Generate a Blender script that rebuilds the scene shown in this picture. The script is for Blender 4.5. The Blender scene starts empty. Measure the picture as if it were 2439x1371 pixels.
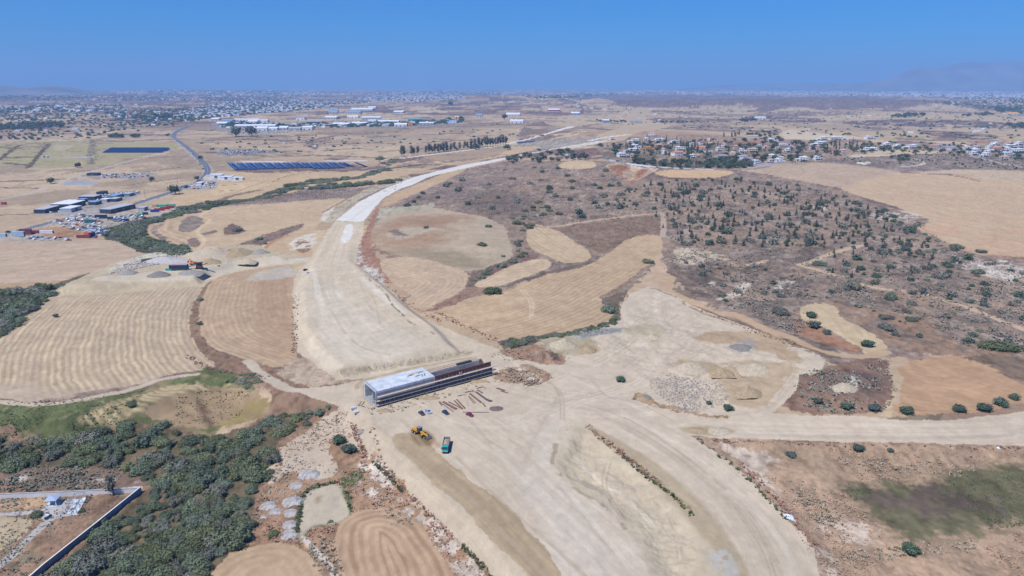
import bpy, math, random
import numpy as np
from mathutils import Vector, Matrix
R = math.radians
rnd = random.Random(7)
SC = bpy.context.scene
COL = SC.collection
# ------------------------------------------------------------------ camera
CAM_H = 150.0
F_PX, W_PX, H_PX = 1626.0, 2439.0, 1371.0
PITCH = math.atan((H_PX/2 - 205.0)/F_PX)
cd = bpy.data.cameras.new('camera'); cam = bpy.data.objects.new('camera', cd); COL.objects.link(cam)
cam.location = (0, 0, CAM_H); cam.rotation_euler = (math.pi/2 - PITCH, 0, 0)
cd.sensor_width = 36.0; cd.lens = F_PX/W_PX*36.0; cd.clip_start = 1.0; cd.clip_end = 200000.0
SC.camera = cam
# ------------------------------------------------------------------ light
SUN_DIR = Vector((-0.37, -0.34, 0.86)).normalized()      # towards the sun: high, from behind the left shoulder
sun_el = math.asin(SUN_DIR.z); sun_az = math.atan2(SUN_DIR.x, SUN_DIR.y)
sd = bpy.data.lights.new('sun', 'SUN'); sd.energy = 4.9; sd.angle = R(0.53); sd.color = (1.0, 0.955, 0.90)
so = bpy.data.objects.new('sun', sd); COL.objects.link(so)
so.rotation_euler = SUN_DIR.to_track_quat('Z', 'Y').to_euler()
wd = bpy.data.worlds.new('World'); SC.world = wd; wd.use_nodes = True
wn = wd.node_tree; bgn = wn.nodes['Background']
sky = wn.nodes.new('ShaderNodeTexSky'); sky.sky_type = 'NISHITA'; sky.sun_disc = False
sky.sun_elevation = sun_el; sky.sun_rotation = sun_az; sky.altitude = 300
sky.air_density = 1.0; sky.dust_density = 0.3; sky.ozone_density = 4.0
mxs = wn.nodes.new('ShaderNodeMix'); mxs.data_type = 'RGBA'; mxs.blend_type = 'MULTIPLY'
mxs.inputs[0].default_value = 1.0; mxs.inputs[7].default_value = (0.07, 0.47, 0.98, 1)
wn.links.new(sky.outputs[0], mxs.inputs[6]); wn.links.new(mxs.outputs[2], bgn.inputs[0])
bgn.inputs[1].default_value = 0.12
SC.view_settings.view_transform = 'Standard'; SC.view_settings.look = 'None'
SC.view_settings.exposure = 0.0; SC.view_settings.gamma = 1.0
SC.render.engine = 'CYCLES'
SC.cycles.use_denoising = True
SC.cycles.max_bounces = 4; SC.cycles.diffuse_bounces = 2; SC.cycles.volume_bounces = 1
SC.cycles.transparent_max_bounces = 8
# ------------------------------------------------------------------ noise
def hsh(ix, iy, s):
    n = (ix.astype(np.int64)*374761393 + iy.astype(np.int64)*668265263 + s*974634777) & 0x7fffffff
    n = ((n ^ (n >> 13))*1274126177) & 0x7fffffff
    return ((n ^ (n >> 16)) & 0xffff)/65535.0
def vnoise(x, y, s=0):
    ix = np.floor(x); iy = np.floor(y); fx = x-ix; fy = y-iy
    fx = fx*fx*(3-2*fx); fy = fy*fy*(3-2*fy)
    a = hsh(ix, iy, s); b = hsh(ix+1, iy, s); c = hsh(ix, iy+1, s); d = hsh(ix+1, iy+1, s)
    return ((a*(1-fx)+b*fx)*(1-fy) + (c*(1-fx)+d*fx)*fy)*2-1
def fbm(x, y, s=0, o=4, g=0.5):
    r = np.zeros_like(x); a = 1.0; t = 0
    for i in range(o):
        c, sn = math.cos(0.7*i), math.sin(0.7*i)
        r = r + a*vnoise((x*c-y*sn)*2.03**i+17.3*i, (x*sn+y*c)*2.03**i-9.1*i, s+i); t += a; a *= g
    return r/t*1.35
def sm(t):
    t = np.clip(t, 0, 1); return t*t*(3-2*t)
# ------------------------------------------------------------------ pixel of the photograph -> place on the ground
CP, SP = math.cos(PITCH), math.sin(PITCH)
def ray(px, py):
    u = (np.asarray(px, float)-W_PX/2)/F_PX; v = -(np.asarray(py, float)-H_PX/2)/F_PX
    return u, CP + v*SP, -SP + v*CP          # x, y, z of the ray
def flat(px, py, z=0.0):
    dx, dy, dz = ray(px, py); k = (z-CAM_H)/dz
    return dx*k, dy*k
def fl(pts, z=0.0):
    p = np.array(pts, float); x, y = flat(p[:, 0], p[:, 1], z); return np.stack([x, y], 1)
def scale_at(px, py):
    """metres per photo pixel (sideways) on the ground there"""
    x, y, z = at(px, py); return (y*CP-(z-CAM_H)*SP)/F_PX
def catmull(p, closed=True, n=4):
    p = np.array(p, float); m = len(p)
    if m < 3: return p
    out = []
    rng = range(m) if closed else range(m-1)
    for i in rng:
        g = (lambda k: p[k % m]) if closed else (lambda k: p[min(max(k, 0), m-1)])
        a, b, c, d = g(i-1), g(i), g(i+1), g(i+2)
        for k in range(n):
            t = k/n
            out.append(0.5*((2*b)+(-a+c)*t+(2*a-5*b+4*c-d)*t*t+(-a+3*b-3*c+d)*t**3))
    if not closed: out.append(p[-1])
    return np.array(out)
def dist_line(x, y, pl, closed=False):
    """distance to a polyline, and signed side (left positive) of the nearest segment"""
    best = np.full(x.shape, 1e18); side = np.zeros(x.shape)
    n = len(pl)
    for i in range(n if closed else n-1):
        ax, ay = pl[i]; bx, by = pl[(i+1) % n]
        ex, ey = bx-ax, by-ay; L = ex*ex+ey*ey+1e-9
        t = np.clip(((x-ax)*ex+(y-ay)*ey)/L, 0, 1)
        dx, dy = x-(ax+t*ex), y-(ay+t*ey); d = dx*dx+dy*dy
        m = d < best
        best = np.where(m, d, best); side = np.where(m, np.sign(ex*(y-ay)-ey*(x-ax)), side)
    return np.sqrt(best), side
def inside(x, y, pl):
    c = np.zeros(x.shape, bool); n = len(pl)
    for i in range(n):
        ax, ay = pl[i]; bx, by = pl[(i+1) % n]
        if ay == by: continue
        m = ((ay > y) != (by > y)) & (x < (bx-ax)*(y-ay)/(by-ay)+ax)
        c ^= m
    return c
def sdf(x, y, pl, reach):
    """positive inside; only worked out within reach of the polygon's box"""
    r = np.full(x.shape, -1e9)
    m = (x > pl[:, 0].min()-reach) & (x < pl[:, 0].max()+reach) & (y > pl[:, 1].min()-reach) & (y < pl[:, 1].max()+reach)
    if m.any():
        xs, ys = x[m], y[m]; d, _ = dist_line(xs, ys, pl, True)
        r[m] = np.where(inside(xs, ys, pl), d, -d)
    return r
# ------------------------------------------------------------------ the lie of the land (metres)
HILLS = []
for px, py, amp, sx, sy in [(1050, 575, 9, 62, 75), (1290, 455, 13, 170, 190), (1640, 470, 8, 220, 160), (2250, 560, 8, 260, 160),
        (2010, 925, 5, 22, 30), (1130, 240, 40, 500, 500), (1330, 238, 35, 500, 600), (60, 236, 30, 1800, 900), (480, 222, 60, 2500, 1500),
        (590, 340, 4, 300, 250), (1000, 300, 8, 500, 500), (1560, 720, -3, 40, 60), (250, 800, 3, 45, 50), (1250, 730, 3, 60, 50)]:
    cx, cy = flat(px, py); HILLS.append((float(cx), float(cy), amp, sx, sy))
LOW = fl([(884, 985), (889, 1012), (935, 1045), (945, 1072), (981, 1100), (1037, 1159), (1096, 1205), (1158, 1274), (1204, 1320), (1256, 1373), (1330, 1480), (1330, 1800),
          (-1500, 1800), (-1500, 1010), (0, 1000), (180, 985), (330, 960), (470, 915), (540, 900), (640, 935), (760, 950), (840, 960)])
RAISED = fl([(1105, 845), (960, 872), (805, 900), (770, 880), (742, 850), (706, 800), (700, 700), (735, 630), (800, 528), (868, 528), (850, 632), (925, 690), (985, 745), (1050, 790)])
PIT = fl([(1345, 1030), (1400, 1020), (1470, 1070), (1560, 1140), (1640, 1215), (1680, 1290), (1700, 1400), (1560, 1400), (1490, 1255), (1400, 1180), (1330, 1140), (1318, 1090)])
PAD = fl([(125, 700), (185, 668), (265, 635), (400, 610), (500, 600), (600, 592), (640, 606), (700, 625), (560, 640), (505, 655), (480, 680), (330, 688), (200, 700)])
EAST = fl([(1650, 1046), (1721, 1090), (1783, 1142), (1845, 1207), (1879, 1248), (1914, 1280), (1941, 1318), (1955, 1400), (1970, 1600), (3500, 1600), (3500, 1070), (2439, 1068), (2017, 1060), (1811, 1052)])
SPOIL = fl([(1340, 800), (1430, 783), (1545, 685), (1700, 748), (1970, 858), (1900, 935), (1800, 975), (1600, 960), (1500, 900), (1400, 860)])
CUT = fl([(1462, 398), (1490, 392), (1560, 402), (1540, 416), (1505, 434), (1480, 418)], 24.0)
def land(x, y, fine=False):
    z = np.zeros(x.shape)
    for cx, cy, a, sx, sy in HILLS:
        z += a*np.exp(-(((x-cx)/sx)**2+((y-cy)/sy)**2)*0.5)
    z += 27*sm((y-720)/650)*sm((x+60)/300)*(1-sm((y-1850)/800))*(1-0.25*sm((x-700)/500))
    z += 36*sm((y-4700)/1300)*(1-sm((y-6600)/1500))*sm((x+300)/900)
    z += 4.0*sm((y-600)/900)*fbm(x/420, y/420, 3, 2)
    z += 13*sm((y-2300)/2500)*fbm(x/1300, y/1700, 5, 3)
    z -= 5.5*sm(sdf(x, y, LOW, 5)/13.0)
    z += 4.2*sm(sdf(x, y, RAISED, 5)/8.0)*(1-sm((y-480)/180))
    z -= 2.2*sm(sdf(x, y, PIT, 5)/11.0)
    z += 5.0*sm(sdf(x, y, PAD, 5)/9.0)
    z -= 2.0*sm(sdf(x, y, EAST, 5)/9.0)
    z -= 9*sm(sdf(x, y, CUT, 5)/30.0)
    for P, d, a, w, sd in ((SPOIL, 12, 1.3, 12, 241), (PIT, 6, 1.0, 8, 231)):
        m = (x > P[:, 0].min()) & (x < P[:, 0].max()) & (y > P[:, 1].min()) & (y < P[:, 1].max())
        if m.any():
            xs, ys = x[m], y[m]; z[m] += sm(np.maximum(sdf(xs, ys, P, 1), 0)/d)*a*fbm(xs/w, ys/w, sd, 4, .6)
    return z
def at(px, py):
    """where the sight line through that pixel meets the land"""
    sc = np.isscalar(px)
    px = np.atleast_1d(np.asarray(px, float)); py = np.atleast_1d(np.asarray(py, float))
    dx, dy, dz = ray(px, py)
    s = np.geomspace(120, 32000, 260)[None, :]
    X = dx[:, None]/dy[:, None]*s; Y = np.broadcast_to(s, X.shape); Z = CAM_H + dz[:, None]/dy[:, None]*s
    below = Z < land(X.ravel(), Y.ravel().copy()).reshape(X.shape)
    k = np.where(below.any(1), below.argmax(1), s.shape[1]-1); k = np.maximum(k, 1)
    lo = s[0][k-1]; hi = s[0][k]
    for _ in range(12):
        mid = (lo+hi)/2
        b = CAM_H + dz/dy*mid < land(dx/dy*mid, mid)
        hi = np.where(b, mid, hi); lo = np.where(b, lo, mid)
    x, y = dx/dy*hi, hi; z = land(x, y)
    return (float(x[0]), float(y[0]), float(z[0])) if sc else (x, y, z)
def gz(x, y):
    return float(land(np.array([x], float), np.array([y], float))[0])
# ------------------------------------------------------------------ materials
def lin(c): return tuple((v/255/12.92 if v/255 <= .04045 else ((v/255+.055)/1.055)**2.4) for v in c)
GAIN = np.array([0.685, 0.675, 0.635])
def alb(r, g, b):
    l = lin((r, g, b)); return np.array(l)*GAIN
MATS = {}
def mat(name, col, rough=0.8, metal=0.0, vary=0.0, mott=0.0, mscale=3.0, bump=0.0, spec=0.3, emit=None):
    if name in MATS: return MATS[name]
    m = bpy.data.materials.new(name); m.use_nodes = True; nt = m.node_tree; b = nt.nodes['Principled BSDF']
    b.inputs['Roughness'].default_value = rough; b.inputs['Metallic'].default_value = metal
    b.inputs['Specular IOR Level'].default_value = spec
    c = tuple(col)+(1,)
    if vary or mott:
        rgb = nt.nodes.new('ShaderNodeRGB'); rgb.outputs[0].default_value = c; out = rgb.outputs[0]
        if mott:
            tc = nt.nodes.new('ShaderNodeTexCoord'); n = nt.nodes.new('ShaderNodeTexNoise')
            n.inputs['Scale'].default_value = mscale; n.inputs['Detail'].default_value = 5
            nt.links.new(tc.outputs['Object'], n.inputs['Vector'])
            mr = nt.nodes.new('ShaderNodeMapRange'); mr.inputs[1].default_value = .3; mr.inputs[2].default_value = .7
            mr.inputs[3].default_value = 1-mott; mr.inputs[4].default_value = 1+mott
            nt.links.new(n.outputs[0], mr.inputs[0])
            v = nt.nodes.new('ShaderNodeVectorMath'); v.operation = 'SCALE'
            nt.links.new(out, v.inputs[0]); nt.links.new(mr.outputs[0], v.inputs[3]); out = v.outputs[0]
            if bump:
                bp = nt.nodes.new('ShaderNodeBump'); bp.inputs['Strength'].default_value = bump; bp.inputs['Distance'].default_value = 0.3
                nt.links.new(n.outputs[0], bp.inputs['Height']); nt.links.new(bp.outputs[0], b.inputs['Normal'])
        if vary:
            oi = nt.nodes.new('ShaderNodeObjectInfo'); hs = nt.nodes.new('ShaderNodeHueSaturation')
            m1 = nt.nodes.new('ShaderNodeMapRange'); m1.inputs[3].default_value = 1-vary; m1.inputs[4].default_value = 1+vary
            m2 = nt.nodes.new('ShaderNodeMapRange'); m2.inputs[3].default_value = .5-vary*.07; m2.inputs[4].default_value = .5+vary*.05
            mm = nt.nodes.new('ShaderNodeMath'); mm.operation = 'FRACT'; mk = nt.nodes.new('ShaderNodeMath'); mk.operation = 'MULTIPLY'; mk.inputs[1].default_value = 7.31
            nt.links.new(oi.outputs['Random'], m1.inputs[0]); nt.links.new(oi.outputs['Random'], mk.inputs[0]); nt.links.new(mk.outputs[0], mm.inputs[0]); nt.links.new(mm.outputs[0], m2.inputs[0])
            nt.links.new(m1.outputs[0], hs.inputs['Value']); nt.links.new(m2.outputs[0], hs.inputs['Hue']); nt.links.new(out, hs.inputs['Color']); out = hs.outputs[0]
        nt.links.new(out, b.inputs['Base Color'])
    else: b.inputs['Base Color'].default_value = c
    MATS[name] = m; return m
# ------------------------------------------------------------------ ground: one sheet, coloured by what lies on it
yp = np.concatenate([np.array([210.6, 211.4]), np.arange(212.2, 1460, 1.75)])
_, ry, rz = ray(np.full(yp.shape, W_PX/2), yp)
Yr = -CAM_H*ry/rz
Yr = np.concatenate([Yr, np.linspace(Yr[-1], 60, 14)[1:]])[::-1]
t_in = np.arange(-0.95, 0.951, 0.00125)
t_out = 0.95*1.055**np.arange(1, 26)
T = np.concatenate([-t_out[::-1], t_in, t_out])
TT, YY = np.meshgrid(T, Yr); XX = TT*YY
nr, nc = XX.shape
gx = XX.ravel(); gy = YY.ravel(); zg = land(gx, gy)
N = gx.size
near = 1-sm((gy-500)/900)
dk = gy*0.0018                                    # size of one picture detail there, metres
# base: dry fields and scrub in irregular parcels
def cells(x, y, size, s, jx=0.9):
    ix = np.floor(x/size); iy = np.floor(y/size)
    b1 = np.full(x.shape, 1e9); b2 = b1.copy(); idv = np.zeros(x.shape)
    for ddx in (-1, 0, 1):
        for ddy in (-1, 0, 1):
            cx = ix+ddx; cy = iy+ddy
            qx = (cx+0.5+jx*(hsh(cx, cy, s)-.5))*size; qy = (cy+0.5+jx*(hsh(cx, cy, s+5)-.5))*size
            d = np.abs(x-qx)*0.85+np.abs(y-qy)*1.0+0.35*np.hypot(x-qx, y-qy); v = hsh(cx, cy, s+9)
            m = d < b1; b2 = np.where(m, b1, np.minimum(b2, d)); b1 = np.where(m, d, b1); idv = np.where(m, v, idv)
    return idv, b2-b1
wx = gx+55*fbm(gx/260, gy/260, 21, 3); wy = gy+75*fbm(gx/230, gy/230, 31, 3)
idv, edge = cells(wx*0.92+wy*0.3, wy*0.92-wx*0.3, 250.0, 40)
C = np.empty((N, 3)); 
tan1, tan2, tan3, scr = alb(206, 178, 152), alb(190, 160, 138), alb(216, 190, 160), alb(142, 122, 112)
k1 = sm(idv*1.6)[:, None]
C[:] = tan2*(1-k1)+tan3*k1
C[(idv > .42) & (idv < .52)] = alb(168, 140, 122)
C[(idv > .80)] = tan1
cls = np.full(N, 1, np.int8)          # 0 ground 1 field 2 dirt_road 3 road 4 gravel_road 5 grass 6 path
thr = 0.16-0.10*sm((gy-3500)/5000)
sn = fbm(gx/150, gy/190, 51, 5, 0.6)
scm = (sn > thr+.03)
ms = sm((sn-thr)/0.12)[:, None]
C[:] = C*(1-ms)+(alb(140, 120, 112)*(1+0.25*fbm(gx/14, gy/20, 61, 3))[:, None])*ms
e = (edge < 7+0.0010*gy) & (idv > .3); C[e] = C[e]*0.35+alb(120, 108, 95)*0.65
cls[scm] = 0
C *= (1+0.10*fbm(gx/45, gy/60, 71, 4)+0.04*fbm(gx/6, gy/6, 75, 2)*near)[:, None]
jxn = fbm(gx/9, gy/9, 81, 3); jyn = fbm(gx/9, gy/9, 91, 3)
jx2 = fbm(gx/1.8, gy/1.8, 83, 2); jy2 = fbm(gx/1.8, gy/1.8, 93, 2)
fine = fbm(gx/1.3, gy/1.7, 101, 3, .6)
mid = fbm(gx/8, gy/9, 111, 4, .6)
big = fbm(gx/40, gy/40, 121, 4)
GROUND_NOW = {'g': None}
def unp(pts, closed=True, smooth=True):
    p = catmull(pts, closed) if smooth else np.array(pts, float)
    x, y, _ = at(p[:, 0], p[:, 1]); return np.stack([x, y], 1)
def sub(pl, pad):
    return np.nonzero((gx > pl[:, 0].min()-pad) & (gx < pl[:, 0].max()+pad) & (gy > pl[:, 1].min()-pad) & (gy < pl[:, 1].max()+pad))[0]
def blend(i, a, col, mf, mm, mb):
    t = col*(1+mf*fine[i]+mm*mid[i]+mb*big[i])[:, None]
    a = np.asarray(a)[:, None] if np.ndim(a) else a
    C[i] = C[i]*(1-a)+t*a
def poly(c, col, pts, wob=1.5, smooth=True, soft=0.0, mf=.05, mm=.06, mb=.06, a=1.0, stripe=None, patch=None, edge_col=None):
    if c is None and soft == 0: soft = 1.6
    pl = unp(pts, True, smooth); i = sub(pl, wob*3+soft)
    x = gx[i]+wob*(jxn[i]+.6*jx2[i]); y = gy[i]+wob*(jyn[i]+.6*jy2[i])
    if soft > 0:
        d = sdf(x, y, pl, soft*2); al = sm(d/soft*.5+.5)*a; k = al > 0.01; i = i[k]; al = al[k]
    else:
        k = inside(x, y, pl); i = i[k]; al = np.full(i.shape, a)
    if patch:                                     # broken cover: (noise scale, threshold)
        n = fbm(gx[i]/patch[0], gy[i]/patch[0], int(patch[0]*7)+3, 4, .6); al = al*sm((n-patch[1])/.25+.5)
    blend(i, al, col, mf, mm, mb)
    if c is not None: cls[i[al > .5]] = c
    if stripe:
        gpts, per, amp, col2 = stripe[:4]; g = unp(gpts, False, True)
        a0 = g[0]+(g[0]-g[1])*60; a1 = g[-1]+(g[-1]-g[-2])*60; g = np.vstack([a0, g, a1])
        xs, ys = gx[i], gy[i]; d, sd_ = dist_line(xs, ys, g); u = d*sd_+.22*per*mid[i]+.5*per*big[i]
        ph = u/per*2*math.pi
        w = np.sin(ph)+.35*np.sin(ph*.5+1.3)+.3*np.sin(ph*2.7+.5)
        w = sm(w*.6+.5)*(.7+.4*hsh(np.floor(u/per*2), np.floor(ys/90+.3*big[i]), 77))*np.clip(.88+.5*fbm(u/per, ys/9, 601, 2), .35, 1.15)*np.clip(1.15-dk[i]*2.2/per, 0, 1)*amp
        lane = np.sin(ph*.23+3*mid[i])
        C[i] = C[i]*(1-w[:, None])+col2*w[:, None]; C[i] *= (1+.035*lane)[:, None]
    if edge_col is not None:
        j = sub(pl, 20); d, _ = dist_line(gx[j]+wob*jxn[j], gy[j]+wob*jyn[j], pl, True)
        w = edge_col[1]; al = (1-sm(d/w))*edge_col[2]*sm(.6+mid[j]); C[j] = C[j]*(1-al[:, None])+edge_col[0]*al[:, None]
    return pl
def line(c, col, pts, width, wob=.6, soft=1.0, a=1.0, mf=.04, mm=.05, mb=.04, patch=None, smooth=True):
    pl = unp(pts, False, smooth); i = sub(pl, width*2+30)
    x = gx[i]+wob*jxn[i]; y = gy[i]+wob*jyn[i]
    tx = abs(pl[-1]-pl[0]); tx = tx[0]/(tx.sum()+1e-6); width = np.maximum(width, 1.5*1.75*y**2/(CAM_H*F_PX)*tx*(width > 3.5 and width > 0))
    d, _ = dist_line(x, y, pl); sf = np.maximum(soft, dk[i]*.8); al = sm((width/2-d)/sf+.5)*a
    k = al > .01; i = i[k]; al = al[k]
    if patch:
        n = fbm(gx[i]/patch[0], gy[i]/patch[0], int(patch[0]*7)+3, 4, .6); al = al*sm((n-patch[1])/.25+.5)
    blend(i, al, col, mf, mm, mb)
    if c is not None: cls[i[al > .5]] = c
    return pl
# ------------------------------------------------------------------ what lies where (outlines read off the photograph, laid on the land)
K = alb
G0, FLD, DRT, ROAD, GRV, GRS, PTH = 0, 1, 2, 3, 4, 5, 6
TAN, TANL, TAND, DIRT = K(210, 185, 157), K(222, 197, 166), K(188, 162, 138), K(217, 202, 184)
SCRUB, SCRD, SCRL, RED = K(153, 135, 124), K(108, 98, 92), K(190, 174, 160), K(176, 130, 104)
HEDGE = K(92, 98, 84); GREEN = K(88, 102, 66); CHALK = K(226, 217, 205)
# far plain
poly(FLD, TAN, [(-300, 330), (0, 322), (250, 300), (600, 318), (900, 300), (1240, 270), (1290, 300), (1230, 335), (1150, 350), (950, 375), (600, 385), (500, 470), (300, 520), (0, 560), (-300, 560)], wob=8, mb=.1, mm=.08, a=.55)
poly(G0, K(140, 122, 116), [(-300, 225), (400, 224), (700, 236), (300, 248), (-300, 246)], wob=60, patch=(400, -.2))
poly(G0, K(142, 124, 118), [(1330, 231), (1560, 226), (2100, 233), (2439, 248), (2600, 256), (2300, 262), (2050, 258), (1850, 266), (1700, 252), (1560, 256), (1440, 246), (1380, 252)], wob=40, mm=.2, mb=.16, a=.95)
for p in ([(1640, 262), (1760, 247), (1800, 262)], [(1830, 268), (1900, 254), (1960, 266)], [(2140, 262), (2230, 246), (2330, 264)], [(1380, 240), (1430, 234), (1470, 246), (1400, 250)]):
    poly(FLD, TAN, p, wob=15)
poly(FLD, TAN, [(1440, 256), (1620, 258), (1850, 268), (2100, 268), (2300, 270), (2600, 275), (2600, 330), (2200, 335), (1850, 328), (1620, 312), (1440, 300)], wob=10, mb=.08, a=.9)
for p, c in (([(1500, 283), (1640, 279), (1780, 284), (1640, 290)], SCRUB), ([(1800, 268), (1920, 266), (2050, 270), (1950, 276), (1830, 275)], SCRUB), ([(2010, 290), (2200, 283), (2439, 294), (2439, 306), (2200, 302), (2060, 298)], K(126, 112, 112)),
             ([(2190, 310), (2290, 314), (2370, 322), (2360, 332), (2250, 328), (2200, 318)], K(128, 112, 112)), ([(1560, 262), (1700, 268), (1680, 274), (1570, 270)], SCRUB), ([(2050, 301), (2130, 303), (2160, 308), (2080, 309)], SCRUB),
             ([(1545, 296), (1700, 298), (1850, 305), (1840, 318), (1700, 312), (1560, 306)], K(150, 132, 122)), ([(1800, 276), (1980, 284), (1940, 291), (1780, 286)], K(130, 114, 114)), ([(2140, 325), (2300, 330), (2250, 336), (2150, 333)], SCRUB)):
    poly(G0, c, p, wob=6, patch=(40, -.25), mm=.1)
poly(G0, K(148, 130, 120), [(1250, 300), (1330, 280), (1400, 262), (1470, 262), (1480, 285), (1400, 300), (1330, 325), (1250, 345), (1230, 335)], wob=8, patch=(70, -.1), mm=.1)
poly(FLD, TAN, [(1300, 285), (1400, 268), (1500, 268), (1500, 280), (1380, 300), (1320, 300)], wob=6)
line(GRV, K(224, 212, 196), [(1340, 232), (1385, 243), (1370, 250), (1420, 259), (1500, 263), (1518, 275)], 22, wob=4)
poly(DRT, K(206, 184, 158), [(1495, 262), (1528, 262), (1545, 285), (1600, 300), (1520, 315), (1470, 340), (1380, 345), (1440, 315), (1490, 296)], wob=3)
poly(DRT, K(222, 205, 182), [(1860, 322), (1880, 308), (1930, 315), (2000, 322), (2060, 328), (1900, 335)], wob=3)
poly(G0, K(172, 152, 136), [(1440, 340), (1640, 320), (1850, 330), (2100, 338), (2439, 345), (2600, 350), (2600, 380), (2100, 372), (1900, 400), (1700, 405), (1480, 390), (1420, 350)], wob=4, mm=.16, mb=.12, a=.85)
poly(None, K(128, 118, 104), [(1440, 350), (1640, 340), (1850, 345), (1960, 365), (1830, 392), (1700, 400), (1480, 388)], wob=6, patch=(26, -.05), a=.8)
poly(G0, K(142, 128, 122), [(1940, 384), (2060, 374), (2200, 366), (2439, 372), (2600, 380), (2600, 412), (2439, 405), (2300, 404), (2240, 408), (2150, 410), (2060, 395)], wob=3, mm=.2, mf=.15, mb=.1)
poly(None, K(176, 160, 146), [(1960, 386), (2200, 370), (2439, 380), (2439, 404), (2150, 408)], wob=5, patch=(22, .1), a=.6)
poly(FLD, TANL, [(2020, 372), (2080, 358), (2160, 357), (2260, 362), (2160, 368), (2060, 374)], wob=1.5)
poly(None, CHALK, [(2040, 388), (2060, 384), (2075, 388), (2060, 391)], wob=2)
line(PTH, K(214, 204, 196), [(2150, 397), (2190, 393), (2200, 386), (2180, 378)], 6)
line(PTH, K(214, 204, 196), [(2310, 370), (2350, 380), (2400, 392), (2439, 398)], 6)
line(PTH, K(214, 206, 200), [(2030, 373), (2090, 369), (2150, 368)], 5)
# olive plots far left
poly(FLD, K(186, 172, 134), [(-60, 350), (120, 336), (420, 340), (425, 352), (330, 372), (240, 392), (90, 400), (60, 390), (-60, 400)], wob=5, mb=.06)
poly(FLD, K(200, 184, 158), [(130, 347), (175, 346), (150, 357), (130, 356)], wob=4)
for l in ([(0, 380), (45, 346)], [(66, 400), (118, 342)], [(15, 375), (80, 374)], [(10, 388), (70, 393)]): line(G0, K(112, 104, 92), l, 9, wob=3)
poly(G0, K(140, 132, 118), [(214, 338), (228, 336), (226, 385), (208, 387)], wob=5, patch=(12, -.3), mm=.2)
line(PTH, K(190, 186, 186), [(112, 374), (210, 374)], 4)
poly(None, K(150, 128, 118), [(0, 345), (110, 340), (110, 352), (40, 356), (0, 352)], wob=5, patch=(20, 0))
for l, w in (([(230, 334), (300, 336), (400, 332)], 22), ([(0, 432), (60, 430), (180, 425)], 16), ([(0, 446), (90, 448)], 9), ([(640, 340), (760, 330), (800, 322)], 16), ([(600, 345), (700, 340), (780, 338)], 8), ([(580, 330), (650, 325), (740, 322)], 6),
             ([(680, 371), (780, 370), (910, 376)], 12), ([(770, 358), (830, 354), (860, 352)], 7), ([(900, 340), (940, 342)], 5), ([(500, 334), (620, 332), (690, 335)], 13), ([(1020, 320), (1090, 317)], 8), ([(1110, 324), (1130, 312)], 5), ([(1120, 325), (1160, 322)], 4),
             ([(870, 326), (950, 322)], 10), ([(480, 362), (560, 366), (640, 372)], 4), ([(230, 426), (330, 412), (430, 398)], 9), ([(0, 512), (90, 508)], 7), ([(290, 442), (430, 424)], 7), ([(130, 417), (250, 400)], 7), ([(520, 328), (700, 321), (900, 317)], 14), ([(650, 350), (760, 346), (860, 340)], 10), ([(900, 362), (1100, 346)], 10), ([(0, 322), (200, 318), (400, 322)], 26), ([(0, 308), (200, 303), (420, 302)], 30), ([(60, 290), (250, 287), (400, 289)], 34), ([(960, 306), (1100, 300), (1230, 296)], 24), ([(1000, 340), (1150, 330)], 9), ([(700, 402), (860, 392)], 5)):
    line(G0, K(128, 114, 106), l, w, wob=4, patch=(18, -.5), a=.85)
poly(G0, K(150, 132, 120), [(720, 345), (745, 330), (795, 325), (770, 340), (750, 356), (740, 352)], wob=5, patch=(14, -.3), mm=.2)
poly(None, K(190, 172, 150), [(880, 330), (1020, 322), (1080, 326), (950, 340)], wob=12, soft=15, a=.7)
# industrial ground
poly(G0, K(176, 168, 160), [(500, 300), (560, 285), (680, 288), (900, 285), (1080, 288), (1100, 294), (980, 305), (860, 304), (760, 304), (640, 320), (540, 316)], wob=8, mm=.1)
poly(G0, K(150, 144, 142), [(515, 366), (530, 356), (600, 354), (640, 358), (700, 360), (655, 364), (600, 368), (530, 370)], wob=3)
poly(G0, K(176, 166, 156), [(1180, 352), (1330, 330), (1420, 325), (1430, 335), (1300, 355), (1200, 365)], wob=4, mm=.1)
# band between the solar field and the cutting
poly(FLD, K(214, 184, 150), [(520, 408), (640, 412), (870, 407), (940, 392), (1000, 378), (1080, 368), (1200, 352), (1290, 350), (1200, 372), (1080, 390), (950, 420), (880, 445), (760, 445), (640, 470), (540, 475), (470, 490), (430, 500), (380, 510), (420, 468), (500, 442)], wob=3, mb=.06)
poly(G0, K(160, 140, 126), [(940, 395), (1000, 378), (1070, 372), (1190, 358), (1180, 372), (1080, 388), (1010, 400), (940, 404)], wob=3, patch=(22, -.2), mm=.1)
poly(FLD, TAND, [(1010, 372), (1120, 355), (1200, 352), (1180, 368), (1060, 382)], wob=3)
poly(FLD, K(226, 196, 158), [(500, 444), (560, 436), (620, 432), (640, 440), (600, 452), (520, 466), (505, 462)], wob=1.5, stripe=([(640, 445), (600, 420), (520, 410)], 7, .35, K(196, 166, 136)))
for l in ([(512, 442), (580, 438)], [(520, 455), (588, 450)], [(550, 506), (640, 492)], [(650, 432), (700, 415), (820, 400)], [(840, 437), (950, 430)]): line(G0, K(140, 120, 104), l, 3, wob=1, patch=(12, -.5))
poly(None, K(150, 132, 120), [(520, 490), (640, 475), (760, 468), (835, 458), (840, 470), (760, 476), (640, 484), (560, 492)], wob=2, patch=(8, -.35), mm=.2)
poly(None, K(156, 138, 126), [(700, 452), (780, 445), (900, 448), (960, 440), (940, 428), (1000, 424), (1010, 432), (940, 455), (860, 462), (760, 458)], wob=2, patch=(8, -.3), mm=.2)
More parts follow.
